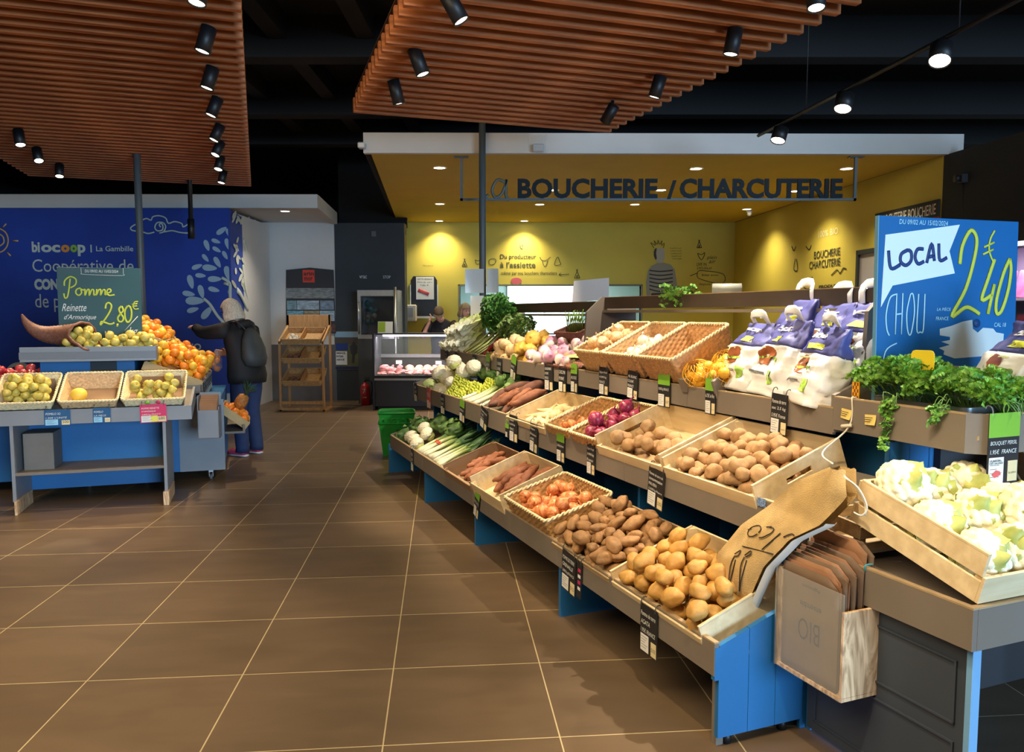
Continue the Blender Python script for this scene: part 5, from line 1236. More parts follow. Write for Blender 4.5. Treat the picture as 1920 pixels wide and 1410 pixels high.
b.build('chequers', mat('brown_print', (120, 66, 30), .6), o)
for k in range(4):
    b = MB(); b.box(0, .22, 0, .012, 0, .012, bev=.001); tag(b.build('wood_stick', mCRATE, None, dfr(.19 - .0 * k, .80 + .035 * k, 1.14 + .012 * (k % 2))), 'pale wooden slat lying beside the parsley tray, %s' % ('front one', 'second one', 'third one', 'rear one')[k], 'wooden slat', 'slats beside the parsley')
b = MB(); b.box(-.02, .03, -.035, .0, 0, .001); tag(b.build('chequered_tape', mat('blue_white_tape', (120, 150, 206), .5, var=.8, vs=220), None, basis(DF.W(.245, .366, .825), -DF.d, UP)), 'blue and white chequered tape at the near end of the middle shelf', 'tape')

# ---- big blue board
BM = basis(DF.W(.25, .95, 1.17), DF.n * .75 - DF.d * .06, UP + DF.d * .02)
o = thing('price_board', 'large blue hand-painted price board reading LOCAL and 2€40 above the parsley', 'price board', BM)
b = MB(); b.box(0, .755, 0, .785, -.02, 0, bev=.002); b.build('board', mat('bright_blue_board', (0, 98, 164), .4, var=.03), o)
b = MB(); b.box(-.003, 0, 0, .785, -.02, 0); b.build('edge', mat('pale_blue_edge', (110, 170, 210), .5), o)
def bx(cx, cy): return ((cx - 283) * .3264 * .00292, .785 - (cy - 84) * .3264 * .00238)
mPENN = mat('pale_blue_white_paint', (218, 236, 244), .6); mNAVY = mat('navy_paint', (16, 52, 118), .6); mLB = mat('pale_blue_chalk', (172, 226, 244), .7)
b = MB(); b.poly([V3(bx(*p)).to_3d() for p in ((318, 185), (302, 570), (362, 455), (706, 383), (672, 262), (727, 115))], .0012); b.build('pennant', mPENN, o)
def bs(lines, wd, m, name='lettering'): return strokes([[bx(*p) for p in l] for l in lines], wd, m, o, T(0, 0, .002), name)
bs([[(335, 268), (350, 362), (400, 342)], [(440, 262), (405, 285), (402, 325), (430, 345), (458, 320), (458, 275), (440, 262)], [(525, 255), (492, 258), (480, 300), (498, 335), (530, 322)], [(545, 330), (570, 225), (588, 318)], [(552, 298), (590, 288)], [(610, 222), (618, 312), (658, 298)]], .016, mNAVY)
bs([[(733, 332), (745, 230), (790, 145), (826, 190), (815, 300), (770, 470), (695, 620), (770, 572), (815, 582), (855, 608)], [(935, 300), (900, 410), (866, 528), (925, 500)], [(938, 440), (905, 608)], [(1025, 295), (990, 380), (955, 520), (955, 600), (985, 590), (1020, 480), (1035, 360), (1025, 295)]], .019, mCHG)
bs([[(930, 140), (905, 190), (900, 245), (912, 285), (925, 310)], [(870, 235), (930, 205)], [(865, 275), (925, 245)]], .010, mCHG)
bs([[(388, 500), (350, 520), (330, 610), (336, 690), (350, 724)], [(385, 505), (382, 718)], [(418, 495), (415, 718)], [(384, 610), (418, 605)], [(460, 500), (442, 600), (450, 700), (468, 715), (484, 600), (475, 505), (460, 500)], [(505, 498), (500, 690), (520, 706), (536, 690), (540, 498)]], .007, mLB)
bs([[(392, 765), (330, 812), (318, 960)], [(320, 880), (345, 872)], [(480, 840), (474, 960)], [(505, 835), (503, 945), (522, 950), (528, 835)], [(548, 835), (540, 965)], [(545, 840), (562, 850), (556, 880), (545, 890), (560, 965)]], .006, mLB)
def bt(body, cx, cy, wd, m, h=None): fit_text(body, m, o, T(*bx(cx, cy), .0016), wd * .3264 * .00292, h, shear=.1)
bt('DU 09/02 AU 15/02/2024', 390, 125, 268, mLB, .02); bt('LA PIÈCE', 610, 590, 78, mLB, .016); bt('FRANCE', 605, 642, 72, mLB, .015); bt('CAL 18', 945, 680, 70, mLB, .018)
b = MB(); b.poly([V3((*bx(*p), 0)) for p in ((630, 690), (632, 725), (690, 735), (690, 752), (640, 760), (690, 778), (628, 795), (660, 812), (656, 832), (720, 855), (800, 850), (900, 845), (1000, 820), (1005, 720), (960, 712), (940, 690), (880, 685), (850, 712), (820, 690), (815, 640), (760, 650), (700, 672))], .001); b.build('map_shape', mat('pale_grey_print', (196, 212, 216), .6), o)
b = MB(); q = bx(842, 660); b.cyl((*q, .001), (*q, .0022), .019, seg=24); b.build('round_stamp', mat('deep_blue_print', (20, 70, 130), .6), o)
# ---- dark green board
GM = basis(LF.W(.80, -.893, 1.215), LF.n, UP + LF.d * .03)
o = thing('price_board', 'dark green chalk board reading Pomme 2,80€ behind the horn basket', 'price board', GM)
b = MB(); b.box(0, .655, 0, .735, -.018, 0, bev=.002); b.build('board', mat('dark_green_board', (30, 78, 84), .5, var=.04), o)
def gx(cx, cy): return ((cx - 398) * .00111, .735 - (cy - 588) * .001276)
def gs(lines, wd, m): return strokes([[gx(*p) for p in l] for l in lines], wd, m, o, T(0, 0, .002))
gs([[(490, 665), (478, 740), (465, 790), (448, 795), (442, 765)], [(448, 715), (452, 680), (490, 652), (528, 668), (525, 705), (488, 728)],
    [(560, 728), (532, 738), (525, 762), (545, 778), (565, 760), (560, 735), (575, 742), (590, 735)], [(590, 735), (588, 778), (605, 742), (618, 740), (618, 778), (635, 742), (650, 742), (650, 775), (662, 770)],
    [(672, 735), (668, 776), (685, 742), (700, 740), (698, 776), (715, 742), (730, 742), (730, 772), (742, 768)], [(742, 765), (770, 752), (768, 735), (750, 738), (742, 760), (760, 778), (798, 772)]], .013, mCHG)
gs([[(728, 868), (735, 838), (755, 828), (772, 850), (752, 900), (700, 970), (690, 978), (695, 958), (720, 962), (760, 975), (790, 965)], [(812, 970), (808, 992)], [(845, 850), (825, 870), (835, 900), (855, 930), (845, 955), (822, 955), (815, 930), (835, 905), (855, 880), (845, 850)],
    [(890, 848), (868, 880), (868, 935), (885, 962), (908, 940), (915, 890), (905, 855), (890, 848)]], .016, mCHG)
gs([[(965, 818), (940, 822), (928, 850), (940, 870), (968, 868)], [(918, 838), (960, 832)], [(918, 852), (958, 848)]], .010, mCHG)
gs([[(960, 920), (862, 1018)]], .006, mCHW)
fit_text('Reinette', mCHW, o, T(*gx(425, 885), .0016), .19, .065, shear=.4); fit_text("d'Armorique", mCHW, o, T(*gx(437, 950), .0016), .25, .055, shear=.4); fit_text('kg', mCHW, o, T(*gx(890, 1062), .0016), .075, .085, shear=.3); fit_text('N', mCHW, o, T(*gx(720, 1060), .0016), .03, .05)
gs([[(568, 588), (570, 625), (590, 635), (850, 640), (865, 625), (865, 588)]], .003, mCHW); fit_text('DU 09/02 AU 15/02/2024', mCHW, o, T(*gx(595, 622), .0016), .26, .024)
# ---- cards on the fruit table
def lcard(t, z, s=-.008): return basis(LF.W(s, t, z), LF.n, UP)
FG = 'price cards on the fruit table'
price_card(lcard(-.755, .81), .18, .125, 'blue price card reading POMELO X2 under the left of the fruit table', 'blue', ['POMELO X2', '1.50€ L\'UNITÉ'], '500', 0, FG)
price_card(lcard(-.445, .812), .125, .118, 'small dark blue price card reading POMELO under the nearly empty basket', 'blue', ['POMELO', 'LA PIÈCE'], 'La pièce', 0, FG)
o = price_card(lcard(-.075, .825), .195, .145, 'crimson price card under the right apple basket', 'red', ['POMME REINETTE', "D'ARMORIQUE", '2.80€/kg FRANCE'], '680', .02, FG)
b = MB(); b.box(-.02, .03, -.14, -.09, .003, .0038); b.build('sticker', mat('yellow_label', (226, 220, 90), .6), o)
for x, m, nm in ((-.04, mHEAD, 'green'), (.04, mREDC, 'red')): 
    b = MB(); b.lathe([(.018, 0), (.018, .004), (.001, .004)], 16); tag(b.build('round_badge', m, None, lcard(-.075 + x, .835) @ T(0, .006, .002) @ Sc(1, .7, 1)), 'small round %s badge above the crimson price card' % nm, 'badge')
random.seed(44)
for k in range(9):                      # cards hanging along the side of the upper right cartons
    s = .72 + k * .135; price_card(basis(LF.W(s, -.078, 1.285), LF.d, UP), .085, .15, 'price card in the row hanging below the upper orange cartons', ('black', 'black', 'pink')[k % 3], ['ORANGE', '2.50€'], '', rnd(-.05, .05), 'side cards of the fruit stand')
for k in range(7):
    s = .62 + k * .18; price_card(basis(LF.W(s, .272, .945), LF.d, UP), .085, .15, 'price card in the row hanging below the middle orange cartons', 'black', ['ORANGE', '2.20€'], '', rnd(-.05, .05), 'lower side cards of the fruit stand')

# ---- generic helper: a pixel of the photograph on an upright plane through two ground points
def plane_pt(px, py, a, c):
    r = V3(((px - 960) / FPX, math.cos(PITCH) - (py - 705) / FPX * math.sin(PITCH), -math.sin(PITCH) - (py - 705) / FPX * math.cos(PITCH)))
    n = V3((c[1] - a[1], -(c[0] - a[0]), 0)); k = (V3((a[0], a[1], 0)) - V3((0, 0, 0))).dot(n) / r.dot(n)
    return V3((0, 0, EYE)) + r * k
class WallPlane:
    """drawing on a wall from photo pixels: origin, x to the right, y up"""
    def __init__(f, a, c, off=.004):
        f.a, f.c = a, c; X = V3((c[0] - a[0], c[1] - a[1], 0)).normalized(); f.X = X; N = X.cross(UP); f.N = N
        f.M = basis(V3((a[0], a[1], 0)) + N * off, X, UP)
    def uv(f, px, py):
        p = plane_pt(px, py, f.a, f.c); d = p - V3((f.a[0], f.a[1], 0)); return (min(d.dot(f.X), (V3((f.c[0], f.c[1], 0)) - V3((f.a[0], f.a[1], 0))).length - .02), p.z)
    def strokes(f, lines, wd, m, o, name='drawing', inv=None): return strokes([[f.uv(*p) for p in l] for l in lines], wd, m, o, inv or f.M, name)
    def text(f, body, px, py, px1, m, o, hpx=None, name='lettering', inv=None, **k):
        u0, v0 = f.uv(px, py); u1, _ = f.uv(px1, py); h = None
        if hpx: h = f.uv(px, py - hpx)[1] - v0
        return fit_text(body, m, o, (inv or f.M) @ T(u0, v0, 0), u1 - u0, h, name, **k)
# ---- blue banner wrapped round the corner
def c1(cx, cy): return (cx * .26247, 350 + cy * .26247)
BW = WallPlane((-9.4, 11.72), (-4.2, 11.72), .012); BS = WallPlane((-4.2, 11.72), (-4.42, 13.85), .012)
o = thing('banner', 'large blue cloth banner with pale lettering and tree on the left wall', 'banner', None)
b = MB(); b.grid(lambda u, v: (-9.4 + 5.2 * u, 11.72 - .0 + .006 * math.sin(u * 31 + v * 2) * v * (1 - v), .35 + 2.76 * v), 60, 16); b.build('front_cloth', mBANNER, o)
b = MB(); b.grid(lambda u, v: (-4.2 - .22 * u, 11.72 + 2.13 * u, .35 + 2.76 * v - .06 * math.sin(u * 2)), 20, 10); b.build('side_cloth', mBANNER, o)
b = MB(); b.box(-9.4, -4.25, 11.78, 11.86, 0, 3.1); b.box(-4.5, -4.28, 11.86, 13.85, 0, 3.1); b.build('partition', mWHITE, o)
def btx(body, x0, y0, x1, h, m=mBPRINT, **k): p = c1(x0, y0); q = c1(x1, y0); return BW.text(body, p[0], p[1], q[0], m, o, h * .26247, **k)
btx('bi', 232, 470, 290, 78, bold=.004); btx('oc', 298, 470, 435, 55, bold=.004); btx('o', 440, 470, 502, 55, mat('orange_logo', (236, 150, 60), .6), bold=.006); btx('o', 506, 470, 556, 55, mat('green_logo', (150, 190, 60), .6), bold=.006); btx('p', 560, 497, 616, 82, bold=.004)
btx('|', 650, 470, 660, 55); btx('La Gambille', 690, 462, 955, 38, bold=.001)
btx('Coopérative de', 238, 637, 960, 118); btx('CONSOMMATEURS', 250, 738, 905, 80, bold=.006); btx('de producteurs', 258, 895, 905, 128, bold=.0); btx('BIO', 1335, 1168, 1440, 48, bold=.003)
def bst(lines, wd, m=mBPRINT): return BW.strokes([[c1(*p) for p in l] for l in lines], wd, m, o)
bst([[(0, 300), (40, 325), (60, 370), (55, 420), (30, 455), (0, 470)], [(0, 340), (25, 360), (30, 400), (0, 425)], [(25, 290), (48, 265)], [(95, 386), (135, 388)], [(55, 470), (80, 496)]], .025, mat('orange_banner_print', (214, 168, 110), .6))
bst([[(975, 318), (945, 312), (935, 295), (960, 275), (1000, 262), (1018, 240), (1050, 228), (1080, 240), (1095, 215), (1140, 208), (1185, 225), (1205, 262), (1250, 250), (1300, 265), (1310, 288), (1345, 268)], [(1018, 322), (1060, 335), (1105, 325)], [(1150, 290), (1140, 275), (1150, 262), (1165, 280), (1160, 310), (1125, 315), (1108, 290), (1125, 258), (1165, 258), (1185, 285), (1170, 322), (1140, 332)], [(1170, 325), (1230, 315), (1290, 328), (1345, 332)]], .022)
lv = [(1585, 315, -35, 46), (1480, 420, 70, 44), (1545, 390, 20, 36), (1550, 450, 30, 36), (1628, 410, 75, 44), (1640, 335, 60, 42), (1470, 510, 50, 36), (1610, 490, 60, 36), (1410, 572, -20, 42), (1500, 580, 5, 56), (1555, 540, 60, 46), (1435, 635, 5, 40), (1535, 660, 0, 52), (1365, 680, 75, 54), (1530, 735, 15, 44), (1440, 750, 75, 52), (1350, 765, 10, 48), (1395, 815, 0, 72), (1380, 880, -15, 46), (1630, 620, 75, 58), (1662, 560, 80, 50), (1660, 770, 50, 44), (1480, 900, -50, 60)]
b = MB()
for cx, cy, an, ln in lv:
    a = math.radians(an); pts = []
    for k in range(14):
        t = k / 14 * 2 * PI; x = ln * math.cos(t) * .95; y = ln * .40 * math.sin(t) * (1 - .3 * math.cos(t)); pts.append((*BW.uv(*c1(cx + x * math.cos(a) - y * math.sin(a), cy + x * math.sin(a) + y * math.cos(a))), 0))
    b.poly(list(reversed(pts)), .002)
b.build('leaf_print', mat('pale_blue_print', (170, 190, 202), .6), o, BW.M)
bst([[(1585, 650), (1640, 690), (1700, 760), (1745, 870), (1760, 960)], [(1455, 800), (1500, 840), (1560, 930), (1640, 1010)], [(1600, 690), (1650, 700)]], .05)
bst([[(60 + 80 + 82 * math.cos(t / 10 * PI), 1345 - 75 * math.sin(t / 10 * PI)) for t in range(-1, 12)], [(140 + 95 * math.cos(t / 10 * PI), 1345 - 85 * math.sin(t / 10 * PI)) for t in range(1, 10)]] + [[(140, 1345), (140 + 75 * math.cos(k * .5), 1345 - 68 * math.sin(k * .5))] for k in range(0, 7)] + [[(285, 1330), (320, 1262), (350, 1330)], [(340, 1300), (400, 1262), (460, 1290)]], .03)
def sst(lines, wd): return BS.strokes([[c1(*p) for p in l] for l in lines], wd, mBPRINT, o)
sst([[(1770, 1010), (1775, 900), (1765, 800), (1745, 700), (1730, 560)], [(1785, 1010), (1795, 880), (1790, 760), (1780, 600), (1765, 480)], [(1800, 1010), (1815, 860), (1840, 760), (1850, 640)], [(1765, 880), (1720, 780), (1690, 740)], [(1800, 880), (1840, 820), (1862, 800)], [(1770, 640), (1760, 480), (1735, 380)], [(1800, 600), (1820, 480), (1815, 380)], [(1790, 1000), (1850, 1020), (1875, 1060)], [(1780, 700), (1800, 560), (1845, 500)]], .10)
b = MB(); random.seed(77)
for k in range(60):
    cx, cy = rnd(1660, 1875), rnd(190, 720); 
    if cy < 150 + (cx - 1645) * .42 + 30: continue
    a = rnd(50, 120) / 57.3; ln = rnd(22, 36); pts = []
    for j in range(10):
        t = j / 10 * 2 * PI; x = ln * math.cos(t); y = ln * .30 * math.sin(t); pts.append((*BS.uv(*c1(cx + x * math.cos(a) - y * math.sin(a), cy + x * math.sin(a) + y * math.cos(a))), 0))
    b.poly(list(reversed(pts)), .002)
b.build('leaf_print', mBPRINT, o, BS.M)
# ---- hanging sign
o = thing('hanging_shop_sign', 'dark hanging sign reading la BOUCHERIE / CHARCUTERIE under the yellow soffit', 'sign', None); YS = 8.78
b = MB(); b.box(-.575, -.545, YS - .015, YS + .015, 2.80, 3.28); b.box(3.79, 3.82, YS - .015, YS + .015, 2.80, 3.28); b.box(-.575, 3.82, YS - .015, YS + .015, 2.80, 2.825); b.box(-.64, -.48, YS - .04, YS + .04, 3.27, 3.28); b.box(3.725, 3.885, YS - .04, YS + .04, 3.27, 3.28); b.build('frame', mPOLE, o)
mLET = mat('dark_slate_letters', (26, 33, 37), .6, spec=.2); SM = basis((0, YS, 0), (1, 0, 0), UP)
fit_text('BOUCHERIE', mLET, o, SM @ T(.062, 2.825, .012), 1.55, .215, ext=.014, bold=.0035); fit_text('/', mLET, o, SM @ T(1.72, 2.815, .012), .10, .205, ext=.014, bold=.0025); fit_text('CHARCUTERIE', mLET, o, SM @ T(1.86, 2.825, .012), 1.80, .215, ext=.014, bold=.0035)
strokes([[(-.33, 3.05), (-.34, 2.9), (-.31, 2.83), (-.26, 2.87)], [(-.08, 3.0), (-.16, 3.03), (-.22, 2.93), (-.19, 2.84), (-.12, 2.87), (-.07, 2.98), (-.06, 3.03), (-.07, 2.87), (-.03, 2.80)]], .032, mat('grey_script_letters', (86, 92, 84), .5), o, SM @ T(0, 0, .0), 'script_lettering')
# ---- drawings on the yellow walls
WB_ = WallPlane((-2.2, YB), (4.25, YB), .006)
o = thing('wall_lettering', 'grey hand lettering and farm doodles on the yellow back wall', 'wall lettering', None)
WB_.text('Du producteur', 938, 488, 1005, mINK, o, 11, bold=.0012); WB_.text("à l'assiette", 938, 502, 1004, mINK, o, 11, bold=.0012); WB_.text('même par nos bouchers charcutiers', 940, 517, 1044, mINK, o, 8, bold=.0008)
WB_.text('Nos porcs', 793, 500, 812, mINKL, o, 4)
def tipi(x, y, s): return [[(x - s, y + s * 1.7), (x + s * .25, y - s * 1.6)], [(x + s, y + s * 1.7), (x - s * .25, y - s * 1.6)], [(x - s, y + s * 1.7), (x + s, y + s * 1.7)], [(x - s * .3, y + s * 1.7), (x, y + s * .6), (x + s * .3, y + s * 1.7)]]
WB_.strokes(tipi(871, 492, 4.5) + tipi(1082, 513, 5), .012, mINK, o)
WB_.strokes([[(1012, 482), (1016, 488), (1024, 488), (1032, 482)], [(1017, 489), (1019, 497), (1023, 499), (1027, 489)], [(1039, 497), (1042, 487), (1046, 482), (1049, 490), (1051, 496), (1040, 498)], [(891, 487), (893, 495), (900, 494), (902, 487), (896, 489), (891, 487)], [(917, 488), (918, 496), (927, 495), (930, 487), (923, 485), (917, 488)], [(1048, 515), (1067, 514)], [(1052, 512), (1048, 515), (1052, 517)], [(975, 456), (976, 465), (980, 466), (979, 457)]], .011, mINK, o)
u, v = WB_.uv(968, 527); b = MB(); b.cyl((u, v, 0), (u, v, .004), .105, seg=28); [setattr(q, 'smooth', False) for q in b.bm.faces]; s_ = b.build('steak_print', mat('pink_steak_print', (206, 96, 104), .6), o, WB_.M @ T(u, v, 0) @ Sc(1, .62, 1) @ T(-u, -v, 0))
# flat printed figure of a man in a striped shirt
o = thing('printed_wall_figure', 'flat grey print of a standing man in a striped shirt on the yellow back wall', 'wall print', None)
mG1, mG2, mG3 = mat('mid_grey_print', (146, 148, 142), .8), mat('dark_print_grey', (60, 62, 62), .8), mat('light_grey_print', (178, 178, 170), .8)
def q4(cx, cy): return (1180 + cx * .25, 440 + cy * .25)
def wpoly(pts, m, nm, z=.0): b = MB(); b.poly(list(reversed([(*WB_.uv(*q4(*p)), z) for p in pts])), .002); return b.build(nm, m, o, WB_.M)
wpoly([(130, 470), (126, 360), (140, 270), (165, 235), (205, 215), (255, 210), (310, 225), (340, 260), (365, 420), (360, 470), (330, 470), (330, 400), (318, 330), (318, 470), (175, 470), (165, 400), (160, 470)], mG1, 'shirt_print')
wpoly([(183, 130), (190, 108), (225, 98), (258, 108), (266, 140), (262, 185), (240, 212), (215, 212), (195, 190), (184, 160)], mG3, 'face_print', .002)
wpoly([(160, 470), (165, 440), (330, 430), (330, 470)], mG2, 'trousers_print', .002)
wpoly([(183, 130), (190, 108), (205, 100), (200, 140), (205, 180), (196, 190), (184, 160)], mG2, 'shade_print', .004)
WB_.strokes([[q4(150, 268 + k * 28), q4(230, 276 + k * 30), q4(325, 268 + k * 28)] for k in range(6)] + [[q4(210, 145), q4(222, 145)], [q4(238, 145), q4(250, 145)], [q4(215, 180), q4(245, 180)]], .034, mG2, o, 'stripes')
WB_.strokes([[q4(185, 100), q4(160, 60), q4(195, 80), q4(185, 45), q4(210, 72), q4(215, 40), q4(228, 72), q4(245, 45), q4(242, 80), q4(262, 65), q4(255, 100)]], .014, mat('olive_print', (120, 110, 30), .7), o, 'crown_print')
o = thing('wall_lettering', 'dark handwriting and doodles right of the printed man on the yellow wall', 'wall lettering', None)
WB_.strokes([[(p[0], p[1]) for p in l] for l in tipi(1311, 457, 4.5)] + [[q4(512, 140), q4(520, 165), q4(540, 188), q4(558, 165), q4(565, 135), q4(540, 150), q4(512, 140)], [q4(510, 285), q4(540, 270), q4(702, 295), q4(695, 368), q4(525, 330), q4(510, 285)], [q4(455, 310), q4(510, 288)]], .012, mINK, o)
WB_.text('plein', *q4(580, 192), q4(655, 0)[0], mINK, o, 9, shear=.3); WB_.text('air', *q4(595, 215), q4(648, 0)[0], mINK, o, 7, shear=.3); WB_.text('LIVE IN', *q4(505, 235), q4(578, 0)[0], mINK, o, 6); WB_.text('À MOURALAY', *q4(505, 262), q4(620, 0)[0], mINK, o, 6); WB_.text('bien avec', *q4(545, 310), q4(670, 0)[0], mINK, o, 4); WB_.text('depuis 1994', *q4(520, 385), q4(685, 0)[0], mINK, o, 6)
for k in range(5): WB_.text('la qualité du goût', *q4(305 + 4 * k, 108 + 20 * k), q4(392, 0)[0], mINKL, o, 3)
WR = WallPlane((4.24, 15.1), (4.735, 8.7), .008)
o = thing('wall_lettering', 'dark letters BOUCHERIE CHARCUTERIE and doodles on the right yellow wall', 'wall lettering', None)
WR.text('BOUCHERIE', 1527, 486, 1576, mINK, o, 14, bold=.001); WR.text('CHARCUTERIE', 1518, 505, 1576, mINK, o, 14, bold=.001)
WR.strokes([[(1560, 516), (1570, 506), (1576, 512), (1582, 503), (1588, 505)], [(1507, 530), (1520, 526), (1524, 520), (1526, 538), (1515, 542), (1508, 538), (1507, 530)], [(1492, 485), (1489, 505), (1496, 506), (1494, 486)], [(1485, 462), (1489, 470), (1493, 462)], [(1512, 462), (1518, 468), (1522, 460)]], .02, mINK, o)
WR.text('100% BIO', 1535, 446, 1572, mat('white_wall_print', (226, 222, 170), .7), o, 12, bold=.002)
WR.text('PRODUIT', 1536, 541, 1574, mDK, o, 6, bold=.004)
# ---- price panel, white camera, alarm
o = thing('wall_price_panel', 'black and red price panel reading CHARCUTERIE BOUCHERIE on the right yellow wall', 'sign', None)
def wrbox(x0, y0, x1, y1, m, nm, th=.02, z=0):
    u0, v0 = WR.uv(x0, y1); u1, v1 = WR.uv(x1, y0); b = MB(); b.box(min(u0, u1), max(u0, u1), v0, v1, z, z + th); return b.build(nm, m, o, WR.M)
u0, _ = WR.uv(1643, 450); u1, _ = WR.uv(1771, 450)
b = MB(); b.box(u0, u1, 2.62, 2.81, 0, .02); b.build('header', mDK, o, WR.M); b = MB(); b.box(u0, u1, 1.95, 2.62, 0, .015); b.build('panel', mat('red_panel', (186, 40, 44), .5), o, WR.M)
b = MB()
for i in range(3):
    for j in range(9): b.box(u0 + .05 + i * (u1 - u0) / 3, u0 + (i + 1) * (u1 - u0) / 3 - .05, 2.0 + j * .066, 2.05 + j * .066, .015, .018)
b.build('price_strip', mPAPER, o, WR.M); fit_text('CHARCUTERIE BOUCHERIE', mPAPER, o, WR.M @ T(u0 + .04, 2.65, .022), u1 - u0 - .08, .12, bold=.001)
def camdome(P, label, dn):
    o = thing('security_camera', label, 'camera', T(*P)); b = MB(); b.lathe([(.05, 0), (.05, -.03), (.035, -.04), (.001, -.04)], 16); b.build('base', mPAPER, o); b = MB(); b.ico((0, 0, -.055), .04, 2); b.build('dome', mat('white_dome', (214, 214, 210), .3), o)
camdome((4.0, 13.3, 3.28), 'small white dome camera on the yellow soffit near the right wall', 0)
o = thing('wall_alarm', 'small dark alarm box with cable on the charcoal wall right of the alcove', 'alarm', T(4.80, 8.35, 2.97)); b = MB(); b.box(-.08, -.01, -.04, .04, -.05, .05, bev=.006); b.build('box', mCHALK, o); b = MB(); b.lathe([(.03, 0), (.045, .05), (.001, .05)], 14, M=T(-.08, 0, 0) @ R(-PI / 2, 'Y')); b.build('horn', mCHALK, o); b = MB(); b.tube([(-.03, .02, -.05), (-.0, .03, -.9)], .006, 5); b.build('cable', mCHALK, o)
o = thing('emergency_light', 'small clear emergency light on the left end of the white fascia', 'emergency light', T(-1.585, 8.50, 3.34)); b = MB(); b.box(-.06, .02, -.05, .05, -.03, .03, bev=.01); b.build('housing', mat('pale_clear_plastic', (200, 204, 206), .25), o)
o = thing('projector_plate', 'clear plastic bracket on the front of the white fascia', 'bracket', T(.28, 8.54, 3.33)); b = MB(); b.box(-.1, .1, -.006, 0, -.03, .14); b.build('plate', mPLAST, o); b = MB(); b.box(-.06, .06, -.05, 0, -.05, .03, bev=.008); b.build('clip', mat('pale_grey_plastic', (176, 182, 186), .4), o)
# ================================================================ poles, back of the shop, people, bags
def pole(x, y, r, z1, label, m=mPOLE):
    o = thing('steel_column', label, 'column', T(x, y, 0)); b = MB(); b.cyl((0, 0, 0), (0, 0, z1), r, seg=20); b.build('shaft', m, o); b = MB(); b.box(-r * 2, r * 2, -r * 2, r * 2, 0, .012); b.build('base_plate', m, o); return o
pole(-.315, 8.42, .036, 4.4, 'dark grey steel column behind the celery in front of the hanging sign')
pole(-3.9, 8.25, .036, 4.4, 'dark grey steel column behind the green price board')
o = thing('hanging_tube', 'black tube hanging from the ceiling in front of the blue banner', 'hanging tube', T(-3.99, 9.8, 2.5)); b = MB(); b.cyl((0, 0, .0), (0, 0, 2.1), .028, seg=14); b.build('tube', mBLK, o); b = MB(); b.cyl((0, 0, -.02), (0, 0, .22), .042, seg=14); b.build('lower_sleeve', mBLK, o)
# white sheets clipped near the column
for P0, w_, h_, lb, rz in (((-.50, 8.36, 1.77), .20, .255, 'left white plastic sheet clipped to the column', .05), ((-.27, 8.34, 1.77), .13, .255, 'right glossy plastic sheet clipped to the column', -.2), ((-.44, 8.30, 1.38), .14, .36, 'tall translucent plastic sheet behind the Chinese cabbages', .1)):
    b = MB(); b.grid(lambda u, v: (u * w_, .012 * math.sin(3 * u + v), v * h_), 6, 6); tag(b.build('plastic_sheet', mat('white_plastic_sheet', (206, 210, 208), .25), None, T(*P0) @ R(rz, 'Z')), lb, 'plastic sheet')
o = thing('board_back', 'pale grey back of a price board standing on the rear shelf', 'price board', T(.60, 7.35, 1.65)); b = MB(); b.poly([(-.035, 0, 0), (.31, 0, .04), (.31, 0, .235), (-.02, 0, .205)], .012, axis=(0, 1, 0)); b.build('board', mat('pale_board_back', (196, 186, 178), .7), o)
# ---- butcher's counter
o = thing('meat_counter', 'dark glass-fronted meat counter at the back of the shop', 'counter', T(-2.2, 12.4, 0))
b = MB(); b.box(0, 4.6, .05, .75, .06, .50, bev=.004); b.build('base', mat('dark_navy_panel', (34, 38, 50), .45), o)
b = MB(); b.box(.03, 4.6, .12, .7, 0, .06); b.build('plinth', mBLK, o)
b = MB(); b.box(0, 4.6, .0, .06, .485, .515); b.build('bumper_rail', mSTEEL, o)
b = MB(); b.box(0, 4.6, .02, .75, .515, .56); b.build('deck', mat('black_deck', (30, 30, 34), .35), o)
b = MB(); b.box(0, 4.6, .66, .75, .56, .82); b.build('back_step', mat('black_deck', (30, 30, 34), .35), o)
b = MB(); b.box(0, 4.6, .62, .80, .82, .87); b.build('rear_worktop', mSTEEL, o)
mGLASS = mat('clear_counter_glass', (225, 240, 240), .03, alpha=.10)
b = MB(); b.poly([(0, .02, .56), (4.6, .02, .56), (4.6, .16, 1.22), (0, .16, 1.22)], .006, axis=(0, -1, 0)); b.build('front_glass', mGLASS, o)
b = MB(); b.poly([(.0, .02, .56), (.0, .75, .56), (.0, .6, 1.22), (.0, .16, 1.22)], .006, axis=(1, 0, 0)); b.build('end_glass', mGLASS, o)
b = MB(); b.box(0, 4.6, .14, .62, 1.21, 1.235); b.build('top_shelf', mat('smoked_top', (70, 74, 86), .25), o)
b = MB(); b.box(.12, 4.5, .15, .19, 1.185, 1.21); b.build('lamp_strip', mat('cool_tube_light', (235, 225, 255), .4, emit=5), o)
b = MB(); b.box(-.03, -.0, .02, .70, .0, 1.23); b.build('end_post', mat('dark_navy_panel', (34, 38, 50), .45), o)
area('counter_lamp', (-1.2, 12.62, 1.17), (-1.2, 12.75, .5), 2.0, .06, 14, (1, .82, .86))
mMEAT = mat('pink_meat', (206, 112, 112), .45, var=.25, vs=14, col2=(226, 168, 160), rand=.15); mPALE = mat('pale_poultry', (226, 176, 150), .45, var=.15, vs=12, rand=.1)
MEAT = protos('meat_cut', lambda i: blob((.085, .05, .024), .35, 2.0, i + 41), mMEAT, 4); POUL = protos('poultry', lambda i: blob((.075, .055, .052), .2, 1.6, i + 51), mPALE, 2)
random.seed(17)
